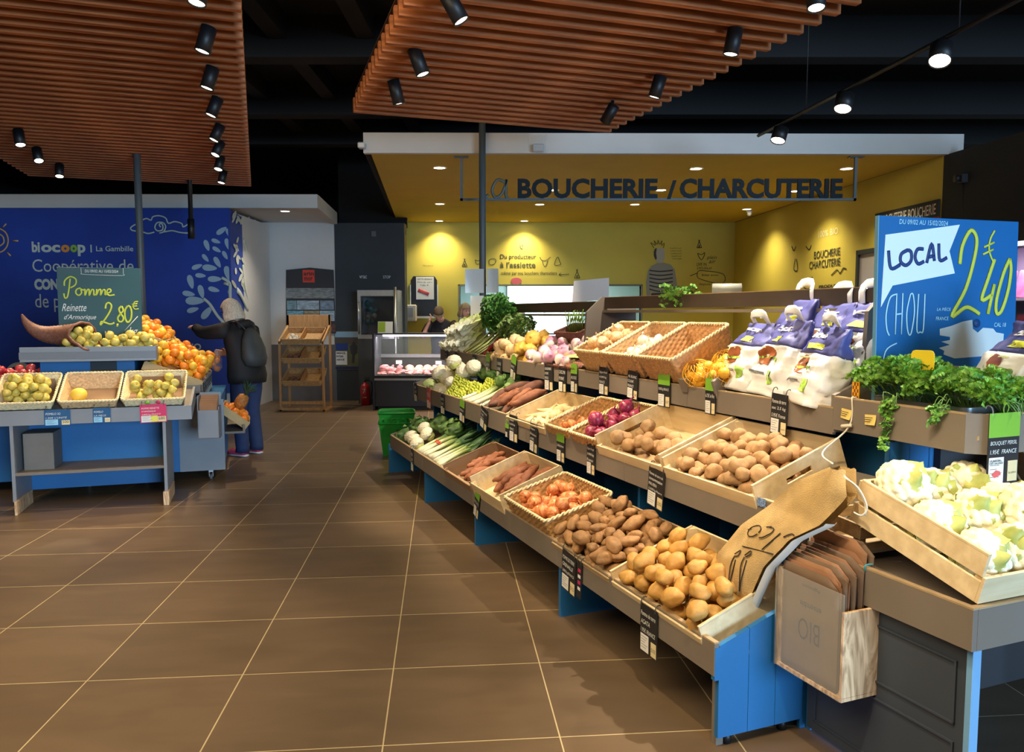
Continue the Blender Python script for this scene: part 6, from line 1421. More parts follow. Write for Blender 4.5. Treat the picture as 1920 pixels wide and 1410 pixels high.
for i in range(36):
    tag(obj('meat_cut', MEAT[i % 4], None, None, T(-2.1 + (i % 12) * .145 + rnd(-.03, .03), 12.5 + .1 * (i // 12) + rnd(-.02, .02), .585 + .016 * (i // 12)) @ R(rnd(-PI, PI), 'Z') @ R(rnd(-.3, .3), 'X')), 'pink cut of meat lying in the glass counter', 'meat', 'meat cuts in the counter')
for i in range(16):
    tag(obj('poultry', POUL[i % 2], None, None, T(-1.68 + (i % 8) * .13 + rnd(-.02, .02), 12.78 + .1 * (i // 8), .625 + .03 * (i // 8)) @ R(rnd(-PI, PI), 'Z')), 'pale pink poultry piece at the back of the glass counter', 'poultry', 'poultry in the counter')
for i in range(6): tag(obj('meat_cut', MEAT[i % 4], None, None, T(-2.08 + (i % 3) * .12, 12.62 + .1 * (i // 3), .64 + .03 * (i // 3)) @ R(rnd(-PI, PI), 'Z') @ R(1.2, 'X')), 'pink joint of meat standing at the left end of the counter', 'meat', 'meat joints in the counter')
for k, x in enumerate((-1.92, -1.25, -.72)):
    b = MB(); b.box(0, .10, 0, .004, 0, .06); tag(b.build('counter_label', mPAPER, None, T(x, 12.86 if k == 0 else 12.7, .72)), 'small white label in the meat counter, %s' % ('left', 'middle', 'right')[k], 'label')
b = MB(); b.box(0, .24, 0, .004, 0, .19); o2 = thing('leaflet_holder', 'green and white leaflet standing on the left end of the counter', 'leaflet', T(-2.17, 12.6, 1.235) @ R(-.2, 'X')); b.build('leaflet', mPAPER, o2)
b = MB(); b.box(.005, .12, -.002, 0, .02, .185); b.build('green_page', mat('leaf_green_print', (150, 178, 50), .6), o2)
# ---- steel cabinet, napkin box, black wall boards
o = thing('steel_cabinet', 'upright steel cabinet with a dark glass door left of the yellow wall', 'cabinet', T(-2.64, 13.3, 0))
b = MB(); b.box(0, .70, .05, .55, 0, 1.12); b.build('lower_body', mSLATE, o)
b = MB(); b.box(0, .70, .05, .55, 1.12, 1.2); b.box(0, .70, .05, .55, 1.84, 1.95); b.box(0, .08, .05, .55, 1.2, 1.84); b.box(.62, .70, .05, .55, 1.2, 1.84); b.box(.08, .62, .5, .55, 1.2, 1.84); b.build('steel_body', mSTEEL, o)
b = MB(); b.box(.06, .64, .03, .05, 1.19, 1.85); b.build('door_glass', mat('dark_door_glass', (20, 24, 28), .08, alpha=.45), o)
b = MB(); b.cyl((.03, .0, 1.2), (.03, .0, 1.75), .014, seg=10); b.build('handle', mSTEEL, o)
b = MB(); b.cyl((.66, -.05, 0), (.66, -.05, 2.0), .022, seg=12); b.build('flue', mSTEEL, o)
for k in range(7): 
    b = MB(); b.ico((0, 0, 0), (.05, .04, .07), 2); tag(b.build('wrapped_item', mat('shiny_blue_wrap', (130, 205, 215), .2, var=.4, vs=20), None, T(-2.5 + .06 * (k % 3), 13.5 + .03 * (k % 2), 1.42 + .1 * (k // 2)) @ R(k, 'X')), 'shiny blue-green wrapped item inside the steel cabinet', 'wrapped item', 'wrapped items in the cabinet')
o = thing('paper_dispenser', 'white paper towel dispenser on the yellow wall', 'dispenser', T(-2.06, 14.86, 1.40)); b = MB(); b.box(0, .24, -.0, .13, 0, .32, bev=.02); b.build('housing', mat('white_plastic', (214, 210, 198), .35), o); b = MB(); b.box(.06, .18, -.006, 0, .08, .26); b.build('window', mat('grey_window', (168, 170, 170), .2), o)
def hboard(P, w_, h_, label):
    o = thing('notice_board', label, 'notice board', T(*P)); b = MB(); b.poly([(.0, 0, 0), (w_, 0, 0), (w_, 0, h_ * .9), (w_ * .9, 0, h_), (w_ * .1, 0, h_), (0, 0, h_ * .9)], .02, axis=(0, 1, 0)); b.build('board', mat('black_notice_board', (30, 34, 42), .4), o); return o
o = hboard((-1.93, 14.95, 1.50), .50, .76, 'black notice board with a sausage poster on the yellow wall')
b = MB(); b.box(-.02, .0, -.004, .02, -.03, .6); b.box(.50, .52, -.004, .02, -.03, .6); b.box(-.02, .52, -.004, .02, -.04, -.0); b.build('pale_edge', mPAPER, o)
b = MB(); b.box(.10, .44, -.006, -.002, .32, .75); pp = b.build('poster', mPAPER, o)
PM = basis((0, -.008, 0), (1, 0, 0), UP); fit_text('CETTE SEMAINE', mDK, pp, PM @ T(.13, .69, 0), .28, .03); fit_text('Rôti de porc', mDK, pp, PM @ T(.13, .63, 0), .28, .03); fit_text('7,86 €', mDK, pp, PM @ T(.18, .575, 0), .16, .03)
b = MB(); b.tube([(.14, -.008, .50), (.24, -.008, .46), (.34, -.008, .42)], .035, 8, ell=(1, .1), up=(0, 1, 0)); b.build('sausage_print', mPINKC, pp)
# ---- posters
o = thing('poster', 'tall oyster poster with seaside photographs on the white wall', 'poster', basis((-4.02, WY - .034, 1.20), (1, 0, 0), UP))
b = MB(); b.poly([(0, 0, 0), (.89, 0, 0), (.87, 1.12, 0), (.45, 1.16, 0), (.03, 1.12, 0)], .003); b.build('sheet', mat('dark_poster_paper', (48, 46, 48), .5), o)
for x0, x1, y0, y1, c in ((.02, .87, .62, .80, (130, 134, 132)), (.03, .20, .42, .58, (120, 150, 158)), (.21, .60, .42, .58, (150, 168, 180)), (.62, .86, .42, .58, (120, 140, 158)), (.03, .32, .22, .40, (110, 160, 176)), (.33, .60, .22, .40, (150, 140, 116)), (.61, .87, .22, .40, (150, 172, 186)), (.02, .88, .02, .16, (96, 66, 62))):
    b = MB(); b.box(x0, x1, y0, y1, .003, .0045); b.build('photo_print', mat('poster_tone_%d_%d_%d' % c, c, .6, var=.35, vs=11, stretch=(1, 3, 1)), o)
b = MB(); b.box(.32, .53, .90, 1.12, .003, .005); lg = b.build('red_logo', mat('vermilion_print', (220, 66, 44), .5), o); fit_text('arin', mDK, lg, T(.335, 1.02, .006), .18, .07, bold=.002); fit_text('mor', mDK, lg, T(.345, .93, .006), .15, .06, bold=.002)
fit_text('HUÎTRES DE BRETAGNE', mat('salmon_print', (206, 130, 120), .6), o, T(.12, .065, .006), .70, .05)
o = thing('poster', 'poster of a figure in a field on the dark wall beside the rack', 'poster', basis((-3.16, WY - .026, .55), (1, 0, 0), UP))
b = MB(); b.box(0, .46, 0, .69, 0, .003); b.build('sheet', mat('field_print', (92, 96, 62), .6, var=.2, vs=6), o)
b = MB(); b.box(.01, .45, .58, .68, .003, .004); b.build('sky_print', mat('pale_sky_print', (140, 172, 196), .6), o); b = MB(); b.box(.01, .45, .46, .58, .003, .004); b.build('hill_print', mat('dim_hill_print', (78, 70, 62), .6), o)
b = MB(); b.poly([(.30, .12, .004), (.345, .12, .004), (.36, .26, .004), (.40, .30, .004), (.41, .42, .004), (.37, .46, .004), (.355, .50, .004), (.325, .50, .004), (.31, .46, .004), (.27, .42, .004), (.285, .30, .004), (.31, .26, .004)], .001); b.build('figure_print', mat('dark_figure_print', (48, 50, 56), .6), o)
b = MB(); b.box(.02, .24, .35, .47, .004, .0055); b.build('blue_block', mat('royal_blue_print', (36, 62, 130), .5), o); b = MB(); b.box(.02, .22, .09, .33, .004, .0055); wb = b.build('white_block', mPAPER, o)
for k, tx in enumerate(('EMMANUEL,', 'PAYSAN', 'ASSOCIÉ')): fit_text(tx, mDK, wb, T(.03, .275 - .055 * k, .0062), (.17, .12, .14)[k], .04, bold=.004)
b = MB(); b.box(.01, .45, .01, .06, .004, .005); b.build('footer', mat('navy_print', (34, 40, 84), .5), o)
for x, tx in ((-2.70, 'vrac'), (-2.28, 'STOP')): tag(fit_text(tx, mPAPER, None, basis((x, WY - .026, 2.17), (1, 0, 0), UP), .13, .05, name='wall_script'), 'small white script on the slate wall, %s one' % ('left' if x < -2.5 else 'right'), 'wall lettering')
o = thing('wall_socket', 'small grey box high on the slate wall', 'box', T(-2.48, WY - .02, 2.90)); b = MB(); b.box(0, .09, -.03, 0, 0, .10, bev=.006); b.build('cover', mat('grey_socket', (84, 88, 92), .5), o)
# ---- wooden rack with wicker trays
o = thing('wooden_rack', 'light wooden rack with three sloping wicker trays against the dark wall', 'rack', T(-3.68, 12.25, 0)); mRK = mat('oak_rack_wood', (196, 146, 92), .55, var=.15, vs=5, stretch=(6, 6, 1))
for x in (0, .68):
    b = MB(); b.box(x, x + .035, 0, .035, .0, 1.10, bev=.002); b.build('front_post', mRK, o); b = MB(); b.box(x, x + .035, .5, .535, .0, 1.53, bev=.002); b.build('rear_post', mRK, o); b = MB(); b.box(x, x + .035, 0, .535, .0, .03); b.build('foot_rail', mRK, o)
    b = MB(); b.poly([(x, 0, 1.08), (x, .5, 1.32), (x, .5, 1.36), (x, 0, 1.12)], .03, axis=(1, 0, 0)); b.build('side_rail', mRK, o)
b = MB(); b.box(0, .71, .50, .52, 1.33, 1.53, bev=.002); b.build('head_board', mRK, o)
for z in (.02, .12, .44, .80): b = MB(); b.box(.03, .68, 0, .02, z, z + .045); b.build('cross_bar', mRK, o)
for k, z in enumerate((.40, .76, 1.06)):
    M_ = T(-3.64, 12.26, z) @ R(math.radians(24), 'X'); basket('wicker tray on the wooden rack, %s level' % ('lowest', 'middle', 'top')[k], 'wicker trays of the wooden rack', M_, .63, .44, .09, m=mWICK, mr=mWICK, flare=.015)
    b = MB(); b.box(.30, .312, .02, .42, .01, .11); tag(b.build('tray_divider', mRK, None, M_), 'thin wooden divider in the %s rack tray' % ('lowest', 'middle', 'top')[k], 'divider board')
    random.seed(k + 3); pile(M_, .05, .28, .04, .26, .03, 9, GAR if k == 2 else GIN, 'shellfish' if k != 2 else 'garlic_bulb', ('small dark lump in the %s rack tray' % ('lowest', 'middle', 'top')[k]) if k != 2 else 'white bulb in the top rack tray', 'food', 'things in the %s rack tray' % ('lowest', 'middle', 'top')[k], w0=.012)
# ---- fire extinguisher
o = thing('fire_extinguisher', 'red fire extinguisher standing by the dark wall', 'fire extinguisher', T(-2.50, 13.2, 0)); b = MB(); b.lathe([(.07, 0), (.078, .01), (.078, .30), (.06, .345), (.028, .36), (.028, .385), (.001, .385)], 24); b.build('cylinder', mat('signal_red', (170, 28, 32), .35), o)
b = MB(); b.cyl((0, 0, .385), (0, 0, .43), .02, seg=10); b.box(-.01, .07, -.012, .012, .425, .44); b.box(-.01, .08, -.012, .012, .455, .468); b.build('valve', mBLK, o); b = MB(); b.tube(smooth_path([(.02, 0, .41), (.10, 0, .40), (.12, 0, .28), (.10, 0, .12)], 5), .010, 8); b.build('hose', mBLK, o)
fit_text('7', mPAPER, o, basis((-.03, -.0795, .20), (1, 0, 0), UP), .045, .08); fit_text('kg eau', mPAPER, o, basis((-.035, -.0795, .12), (1, 0, 0), UP), .07, .03)
# ---- green shopping baskets
mGB = mat('green_basket_plastic', (20, 140, 44), .35, rand=.05)
for k in range(2):
    o = thing('shopping_basket', 'green plastic shopping basket beside the far end of the stand, %s of the stack' % ('bottom' if k == 0 else 'top'), 'shopping basket', T(-1.27, 8.52, .0 + .11 * k) @ R(.15, 'Z'), 'green shopping baskets')
    def ringb(f, ins): w2, d2 = (.15 + .045 * f - ins), (.11 + .035 * f - ins); return [(-w2, -d2), (w2, -d2), (w2, d2), (-w2, d2)]
    b = MB(); H_ = .36
    def wallp(p0, p1, q0, q1, n):
        for i in range(n):
            for (f0, f1, z0, z1) in ((.04, .96, 0, .12), (.04, .96, .88, 1.0)): pass
        L0 = [p0.lerp(p1, i / (n * 2)) for i in range(n * 2 + 1)]; U0 = [q0.lerp(q1, i / (n * 2)) for i in range(n * 2 + 1)]
        for i in range(n * 2):
            rows = ((0, .6), (.6, .85), (.85, 1)) 
            for j, (z0, z1) in enumerate(rows):
                if j == 1 and i % 2: continue
                b.poly([L0[i].lerp(U0[i], z0), L0[i + 1].lerp(U0[i + 1], z0), L0[i + 1].lerp(U0[i + 1], z1), L0[i].lerp(U0[i], z1)])
    lo = [V3((*p, 0)) for p in ringb(0, 0)]; up_ = [V3((*p, H_)) for p in ringb(1, 0)]
    for i in range(4): wallp(lo[i], lo[(i + 1) % 4], up_[i], up_[(i + 1) % 4], 7)
    b.poly(list(reversed(lo))); bo = b.build('body', mGB, o); md = bo.modifiers.new('thickness', 'SOLIDIFY'); md.thickness = .004
    b = MB(); u_ = [V3((*p, H_)) for p in ringb(1.05, 0)]; b.tube(u_ + u_[:1], .009, 6); b.build('rim', mGB, o)
    b = MB(); b.tube(smooth_path([(-.19, 0, H_), (-.17, .09, H_ + .02), (0, .11, H_ + .02), (.17, .09, H_ + .02), (.19, 0, H_)], 4), .007, 6); b.build('handle', mGB, o)
# ---- chilled cabinet along the right wall
o = thing('chilled_cabinet', 'open chilled cabinet with pink packs at the right edge behind the blue board', 'chilled cabinet', basis((4.05, 7.4, 0), V3((.13, -.99, 0)), UP) @ R(PI / 2, 'X') @ R(0, 'Z'))
o.matrix_basis = basis((4.12, 7.2, 0), V3((.13, -.99, 0)), V3((.99, .13, 0)))
b = MB(); b.box(0, 1.9, .55, .6, 0, 2.3); b.build('back', mat('cool_lilac_lining', (190, 180, 205), .5), o); b = MB(); b.box(0, 1.9, .0, .6, 2.15, 2.3); b.build('canopy', mCHALK, o); b = MB(); b.box(0, 1.9, 0, .6, 0, .45); b.build('base', mCHALK, o)
b = MB(); b.box(-.04, 0, 0, .6, 0, 2.3); b.build('end_wall', mCHALK, o)
for z in (.9, 1.28, 1.66): b = MB(); b.box(0, 1.9, .1, .55, z, z + .025); b.build('shelf', mat('white_shelf', (206, 200, 214), .5), o); 
b = MB(); b.box(.05, 1.85, .03, .07, 2.12, 2.15); b.build('lamp', mat('lilac_tube_light', (240, 215, 255), .4, emit=6), o)
l = area('cabinet_lamp', (4.3, 6.3, 2.1), (4.5, 6.3, 1.0), 1.2, .1, 14, (1, .8, .95))
for z in (.475, .93, 1.31, 1.69):
    for k in range(9):
        b = MB(); b.box(0, .16, 0, .04, 0, .24, bev=.012); tag(b.build('meat_pack', mat('pink_pack', (206, 96, 130), .35, var=.3, vs=9), None, o.matrix_basis @ T(.06 + k * .2, .15, z) @ R(-.2, 'X')), 'pink wrapped pack standing in the chilled cabinet', 'pack', 'packs in the chilled cabinet')
o = thing('glazed_door', 'dark-framed glazed door on the right yellow wall behind the potato bags', 'door', WR.M); u0 = WR.uv(1612, 500)[0]; u1 = WR.uv(1660, 500)[0] + .35
b = MB(); b.box(u0, u0 + .05, 0, 2.38, 0, .05); b.box(u1 - .05, u1, 0, 2.38, 0, .05); b.box(u0, u1, 2.32, 2.38, 0, .05); b.build('frame', mSLATE, o); b = MB(); b.box(u0 + .05, u1 - .05, 0, 2.32, .005, .02); b.build('pane', mat('lilac_grey_pane', (176, 172, 186), .2), o)
# ---- jute bag draped over the near end of the stand
mJUTE = mat('natural_jute_cloth', (200, 168, 112), .9, var=.12, vs=14, bump=.5, bs=260); mJUTEW = mat('white_bag_lining', (226, 222, 210), .8)
JP = [[(.37, .20, .40), (.11, .20, .45)], [(.30, .20, .60), (.02, .20, .635)], [(.22, .26, .735), (-.08, .22, .76)], [(.10, .30, .845), (-.18, .27, .835)], [(-.03, .30, .955), (-.27, .29, .95)], [(-.17, .31, 1.03), (-.24, .31, 1.03)]]
def jp(u, v, off):
    f = v * (len(JP) - 1); i = min(int(f), len(JP) - 2); k = f - i; k = k * k * (3 - 2 * k) * .3 + k * .7
    a = [JP[i][0][c] * (1 - k) + JP[i + 1][0][c] * k for c in range(3)]; c_ = [JP[i][1][c] * (1 - k) + JP[i + 1][1][c] * k for c in range(3)]
    s, t, z = [a[c] * (1 - u) + c_[c] * u for c in range(3)]
    t -= .020 * math.sin(PI * u) + .010 * noise.noise(V3((u * 3, v * 4, 2))); z += .006 * noise.noise(V3((u * 4, v * 5, 7)))
    return DF.W(s, t + off, z)
o = thing('jute_bag', 'large natural jute bag with vegetable drawings draped over the near end of the stand', 'bag', None)
b = MB(); b.grid(lambda u, v: jp(u, v, 0), 20, 36); b.build('front_cloth', mJUTE, o)
b = MB(); b.grid(lambda u, v: jp(1 - u, v, .045 + .02 * math.sin(PI * u)), 20, 36); b.build('rear_cloth', mJUTE, o)
b = MB(); b.grid(lambda u, v: jp(1, v * .62, .048 * u) + DF.d * (-.016 * math.sin(PI * u) - .014), 6, 30); b.build('white_side', mJUTEW, o)
b = MB(); b.grid(lambda u, v: jp(0, v, .046 * (1 - u)), 3, 30); b.build('fold', mJUTE, o)
def jpath(pts): return [jp(x, y, -.006) for x, y in pts]
b = MB()
for l_ in ([(.38 + .12 * math.cos(t), .40 + .045 * math.sin(t)) for t in [k * .6 for k in range(11)]], [(.58 + .1 * math.cos(t), .42 + .05 * math.sin(t)) for t in [k * .6 - 1.6 for k in range(7)]], [(.24, .39), (.30, .40)], [(.5, .46), (.55, .475)],
           [(.42, .30), (.98, .30)], [(.78, .31), (.78, .45)], [(.45, .24), (.50, .17), (.62, .07), (.60, .10), (.52, .22)], [(.62, .25), (.68, .18), (.80, .08), (.77, .12), (.70, .23)], [(.42, .25), (.46, .28), (.50, .25), (.45, .24)], [(.60, .26), (.63, .29), (.68, .27), (.64, .25)], [(.88, .43), (.90, .47), (.97, .46)]):
    b.tube(smooth_path(jpath(l_), 3), .0022, 5)
b.build('drawing', mat('brown_black_print', (52, 40, 30), .8), o)
b = MB(); b.tube(smooth_path([DF.W(.17, .742, 1.216), DF.W(.175, .738, 1.10), DF.W(.19, .62, 1.0), DF.W(-.17, .32, 1.04)], 6), .0035, 6); b.tube(smooth_path([DF.W(.17, .742, 1.216), DF.W(.172, .77, 1.21), DF.W(.172, .80, 1.18)], 3), .0035, 5); b.build('cord', mat('white_cord', (222, 214, 196), .8), o)
b = MB(); b.tube(smooth_path([DF.W(.21, .735, 1.095), DF.W(.185, .73, 1.10), DF.W(.16, .735, 1.105)], 4), .008, 6); b.build('knot', mat('white_cord', (222, 214, 196), .8), o)
b = MB(); b.tube(smooth_path([DF.W(-.24, .30, 1.01), DF.W(-.285, .32, .98), DF.W(-.305, .34, .92), DF.W(-.295, .33, .89), DF.W(-.27, .32, .895)], 6), .003, 6); b.tube(smooth_path([DF.W(-.24, .30, 1.015), DF.W(-.275, .32, .98), DF.W(-.295, .34, .93), DF.W(-.30, .34, .89)], 6), .003, 6); b.build('drawstring', mat('white_cord', (222, 214, 196), .8), o)
# ---- kraft bag holder at the near end
HM = basis(DF.W(-.02, .235, .285), -DF.d, DF.n)             # x towards the camera end, y to the right
o = thing('bag_holder', 'pine box with a clear front holding brown paper bags at the end of the stand', 'bag holder', HM)
b = MB(); b.box(0, .31, 0, .16, 0, .012); b.build('floor_board', mKNOT, o); b = MB(); b.box(.298, .31, 0, .16, .012, .30, bev=.0015); b.build('end_board', mKNOT, o); b = MB(); b.box(0, .012, 0, .16, .012, .36); b.build('rear_end_board', mKNOT, o)
b = MB(); b.poly([(0, .148, .012), (.31, .148, .012), (.31, .148, .33), (.28, .148, .37), (0, .148, .38)], .012, axis=(0, 1, 0)); b.build('back_board', mKNOT, o)
b = MB(); b.box(0, .31, -.004, 0, .0, .36); b.build('clear_front', mPLAST, o)
b = MB(); b.box(-.006, .0, -.008, .01, .0, .38); b.build('metal_edge', mSTEEL, o)
random.seed(3)
KG = 'brown paper bags in the pine holder'
for k in range(13):
    y = .006 + k * .0105; x0 = .014 + rnd(0, .012); z1 = .37 + .006 * k + rnd(-.01, .02) + (.05 if k > 10 else 0); b = MB(); wv = rnd(-.004, .004)
    b.grid(lambda u, v: (x0 + u * (.262 - .008 * (k % 3)), y + wv * math.sin(u * 6) * v + (.012 * (v ** 3)) * (k / 13), .014 + v * z1 - .035 * max(0, u - .80) * 5 * (v > .98)), 10, 12)
    ob = b.build('paper_bag', mat('kraft_bag_tone_%d' % (k % 3), ((108, 86, 66), (132, 90, 60), (146, 104, 72))[k % 3], .8, var=.08, vs=10), None, HM); md = ob.modifiers.new('thickness', 'SOLIDIFY'); md.thickness = .003
    tag(ob, 'front brown paper bag with dark print in the pine holder' if k == 0 else 'brown paper bag standing in the pine holder', 'paper bag', None if k == 0 else KG)
    if k == 0:
        FM = basis((0, .0035, 0), (-1, 0, 0), (0, 0, -1)); fit_text('BIO', mDK, ob, FM @ T(-.20, -.215, .0), .10, .075, bold=-.001); fit_text('ensemble', mDK, ob, FM @ T(-.205, -.275, 0), .10, .022); fit_text('Agissons', mDK, ob, FM @ T(-.2, -.34, 0), .085, .016)
b = MB(); b.tube(smooth_path([DF.W(-.30, .352, .70), DF.W(-.302, .346, .722), DF.W(-.303, .38, .722)], 4), .003, 6); tag(b.build('wire_hook', mat('teal_wire', (70, 160, 170), .4), None), 'teal wire hook holding the pine box on the table edge', 'hook')
# grey holder with kraft bags on the fruit stand
HL = basis(LF.W(.18, .24, .50), LF.n, LF.d) @ R(-.1, 'Z')
o = thing('bag_holder', 'grey box of folded brown bags hanging at the right end of the fruit table', 'bag holder', HL); b = MB(); b.box(0, .17, 0, .006, 0, .24); b.box(0, .006, 0, .14, 0, .36); b.box(.164, .17, 0, .14, 0, .27); b.box(0, .17, .134, .14, 0, .38); b.box(0, .17, 0, .14, 0, .006); b.build('box', mGPAINT, o)
for k in range(5): b = MB(); b.box(.012, .155, .02 + .022 * k, .03 + .022 * k, .01, .30 + .015 * k, bev=.002); tag(b.build('paper_bag', mKRAFT, None, HL), 'folded brown bag in the grey holder on the fruit table', 'paper bag', 'brown bags in the grey holder')
# small plant and roll on the high shelf
bunch('herb_sprig', 'bright green herb sprig hanging over the high rear shelf', 'herb', None, T(*DF.W(2.0, 1.17, 1.67)), 60, lambda: (V3((rnd(-.14, .10), rnd(-.05, .06), rnd(-.08, .05))), V3((0, -.3, 1))), mHERB, 91, (.02, .03))
b = MB(); b.tube([(0, 0, .03), (.17, .02, .03)], .032, 14); tag(b.build('plastic_roll', mat('pale_plastic_roll', (206, 208, 196), .3, alpha=.7), None, T(*DF.W(1.80, 1.25, 1.672)) @ R(-.25, 'Z')), 'roll of pale plastic lying on the high rear shelf', 'plastic roll')
# ================================================================ people
mSKIN = mat('skin', (206, 156, 132), .55, var=.05, vs=12); mHAIRG = mat('grey_blond_hair', (206, 192, 168), .6, var=.25, vs=6, stretch=(18, 18, 2), bump=.3, bs=40); mHAIRB = mat('ash_brown_hair', (122, 104, 84), .6, var=.25, vs=6, stretch=(18, 18, 2))
mJACK = mat('black_jacket_cloth', (24, 22, 24), .75, var=.1, vs=6, bump=.15, bs=12); mJEAN = mat('dark_blue_denim', (34, 52, 92), .8, var=.12, vs=10); mLIP = mat('lip_tone', (170, 96, 90), .5); mEYE = mat('dark_eye', (40, 32, 28), .3)
def head_into(b, M, s=1.0):
    """face towards +x, centre at the middle of the skull"""
    def fn(u, v):
        th = PI * v; ph = 2 * PI * u; n = V3((math.sin(th) * math.cos(ph), math.sin(th) * math.sin(ph), -math.cos(th)))
        x, y, z = n.x * .096, n.y * .077, n.z * .118
        if z < -.02: k = (-.02 - z) / .1; y *= 1 - .32 * k; x = x * (1 - .10 * k) + .012 * k * (n.x > 0)
        if x > 0:
            g = lambda cy, cz, sy, sz: math.exp(-((y - cy) / sy) ** 2 - ((z - cz) / sz) ** 2)
            x += .024 * g(0, -.022, .013, .020) + .010 * g(0, .004, .010, .022) - .008 * g(.032, .008, .016, .013) - .008 * g(-.032, .008, .016, .013) + .006 * g(0, .03, .04, .012) + .008 * g(0, -.092, .022, .018) + .005 * g(0, -.057, .02, .009)
        return M @ (V3((x, y, z)) * s)
    b.grid(fn, 40, 30, wrap=True)
    for sg in (1, -1): b.ico(M @ (V3((-.005, sg * .079, -.005)) * s), (.018 * s, .008 * s, .03 * s), 2)
def hand_into(b, M, curl=.35, side=1):
    """palm from the wrist along +x, thumb towards side*y"""
    b.tube([M @ V3(p) for p in ((-.02, 0, 0), (.02, 0, 0), (.06, 0, -.002), (.088, 0, -.004))], [.024, .034, .040, .036], 12, ell=(1, .42), up=(M.to_3x3() @ V3((0, 0, 1))))
    for k, (y, L_) in enumerate(((.030, .066), (.010, .076), (-.010, .070), (-.029, .056))):
        y *= side; p = V3((.085, y, -.003)); a = 0; pts = [p]
        for j, f in enumerate((.45, .32, .23)):
            a += curl * (.6 + .35 * j); p = p + V3((math.cos(a), 0, -math.sin(a))) * L_ * f; pts.append(p)
        b.tube([M @ q for q in pts], [.0095, .0088, .008, .006], 8)
    b.tube([M @ V3(p) for p in ((.015, side * .026, -.004), (.045, side * .052, -.014), (.072, side * .056, -.026))], [.012, .0105, .007], 8)
def body_mesh(name, b, parent, vox=.007):
    o = b.build(name, mSKIN, parent); m = o.modifiers.new('skin_surface', 'REMESH'); m.mode = 'VOXEL'; m.voxel_size = vox; m.use_smooth_shade = True
    s = o.modifiers.new('soften', 'SMOOTH'); s.iterations = 3; s.factor = .5; return o
def ell(c, rx, ry, fw, n=24, tiltx=0):
    return [(c[0] + rx * math.cos(2 * PI * k / n), c[1] + ry * math.sin(2 * PI * k / n), c[2] + tiltx * math.cos(2 * PI * k / n)) for k in range(n)]
def face_parts(o, HM_, glasses=False, gm=None):
    for sg in (1, -1): b = MB(); b.ico(HM_ @ V3((.083, sg * .032, .008)), .009, 2); b.build('eye', mEYE, o)
    b = MB(); b.tube([HM_ @ V3(p) for p in ((.088, .022, -.058), (.098, 0, -.056), (.088, -.022, -.058))], [.003, .006, .003], 6); b.build('lips', mLIP, o)
    if glasses:
        b = MB()
        for sg in (1, -1): b.tube([HM_ @ V3((.103, sg * .034 + .024 * math.cos(t * .63), .006 + .017 * math.sin(t * .63))) for t in range(11)], .0025, 5); b.tube([HM_ @ V3((.10, sg * .058, .01)), HM_ @ V3((0, sg * .082, .012))], .0025, 5)
        b.tube([HM_ @ V3((.106, .01, .01)), HM_ @ V3((.106, -.01, .01))], .0025, 5); b.build('glasses', gm or mat('dark_glasses_frame', (60, 40, 36), .3), o)
def bob_hair(o, HM_, m, seed, drop=-.10):
    def fn(u, v):
        ph = 2 * PI * u; th = PI * (1 - v) * (.5 if False else 1); z = .135 - (.135 - drop) * v
        n = math.sqrt(max(0, 1 - (max(0, z) / .137) ** 2)) if z > 0 else 1
        fr = max(0, math.cos(ph)); lim = 1.0
        rx = .112 * n + (0 if z > 0 else .012 * min(1, -z / .06)); ry = .096 * n + (0 if z > 0 else .018 * min(1, -z / .05))
        x, y = rx * math.cos(ph), ry * math.sin(ph)
        if z < .045 and math.cos(ph) > .35:            # open in front of the face
            x = min(x, .035); y = math.copysign(max(abs(y), .078), y)
        k = 1 + .05 * noise.noise(V3((math.cos(ph) * 4, math.sin(ph) * 4, seed + v * 1.5))) + .02 * math.sin(ph * 23 + v * 3)
        if v > .93: k *= .93
        return HM_ @ V3((x * k - .006, y * k, z))
    b = MB(); b.grid(fn, 64, 22, wrap=True); h = b.build('hair', m, o); md = h.modifiers.new('thickness', 'SOLIDIFY'); md.thickness = .008; return h
# ---- shopper
F_ = V3((-.90, .43, 0)).normalized(); PM_ = basis((-2.90, 8.48, 0), F_, UP.cross(F_))
o = thing('person', 'grey-haired shopper in a black jacket and jeans reaching for oranges', 'person', PM_)
HM_ = T(.20, .0, 1.575) @ R(.30, 'Y') @ R(.12, 'Z')
b = MB(); head_into(b, HM_); b.tube([(.08, 0, 1.36), (.12, 0, 1.42), (.17, 0, 1.50)], [.075, .055, .052], 12)
b.tube([(0, 0, .86), (0, 0, .98), (.03, 0, 1.15), (.07, 0, 1.33), (.09, 0, 1.39)], [.13, .14, .12, .13, .06], 16, ell=(1.25, .8), up=(1, 0, 0))
for sg in (1, -1): b.tube([(0, sg * .085, .90), (.03, sg * .09, .50), (-.02, sg * .10, .09), (.02, sg * .10, .05), (.14, sg * .11, .04)], [.075, .05, .035, .035, .03], 12)
LA = [(.08, .15, 1.37), (.16, .19, 1.36), (.42, .17, 1.34), (.50, .15, 1.35), (.66, .08, 1.40)]; b.tube(LA, [.045, .045, .036, .032, .024], 12); hm_ = basis((.66, .08, 1.40), V3((.88, -.40, .10)), V3((.35, .9, .1))); hand_into(b, hm_, .4, 1)
RA = [(.07, -.15, 1.36), (.10, -.20, 1.30), (.18, -.23, 1.10), (.26, -.22, 1.08), (.42, -.14, 1.10)]; b.tube(RA, [.045, .045, .036, .032, .024], 12); hand_into(b, basis((.42, -.14, 1.10), V3((.9, .4, .1)), V3((.1, 0, 1))), .7, 1)
body_mesh('body', b, o); face_parts(o, HM_, True); bob_hair(o, HM_, mHAIRG, 3, -.12)
b = MB(); rs = []
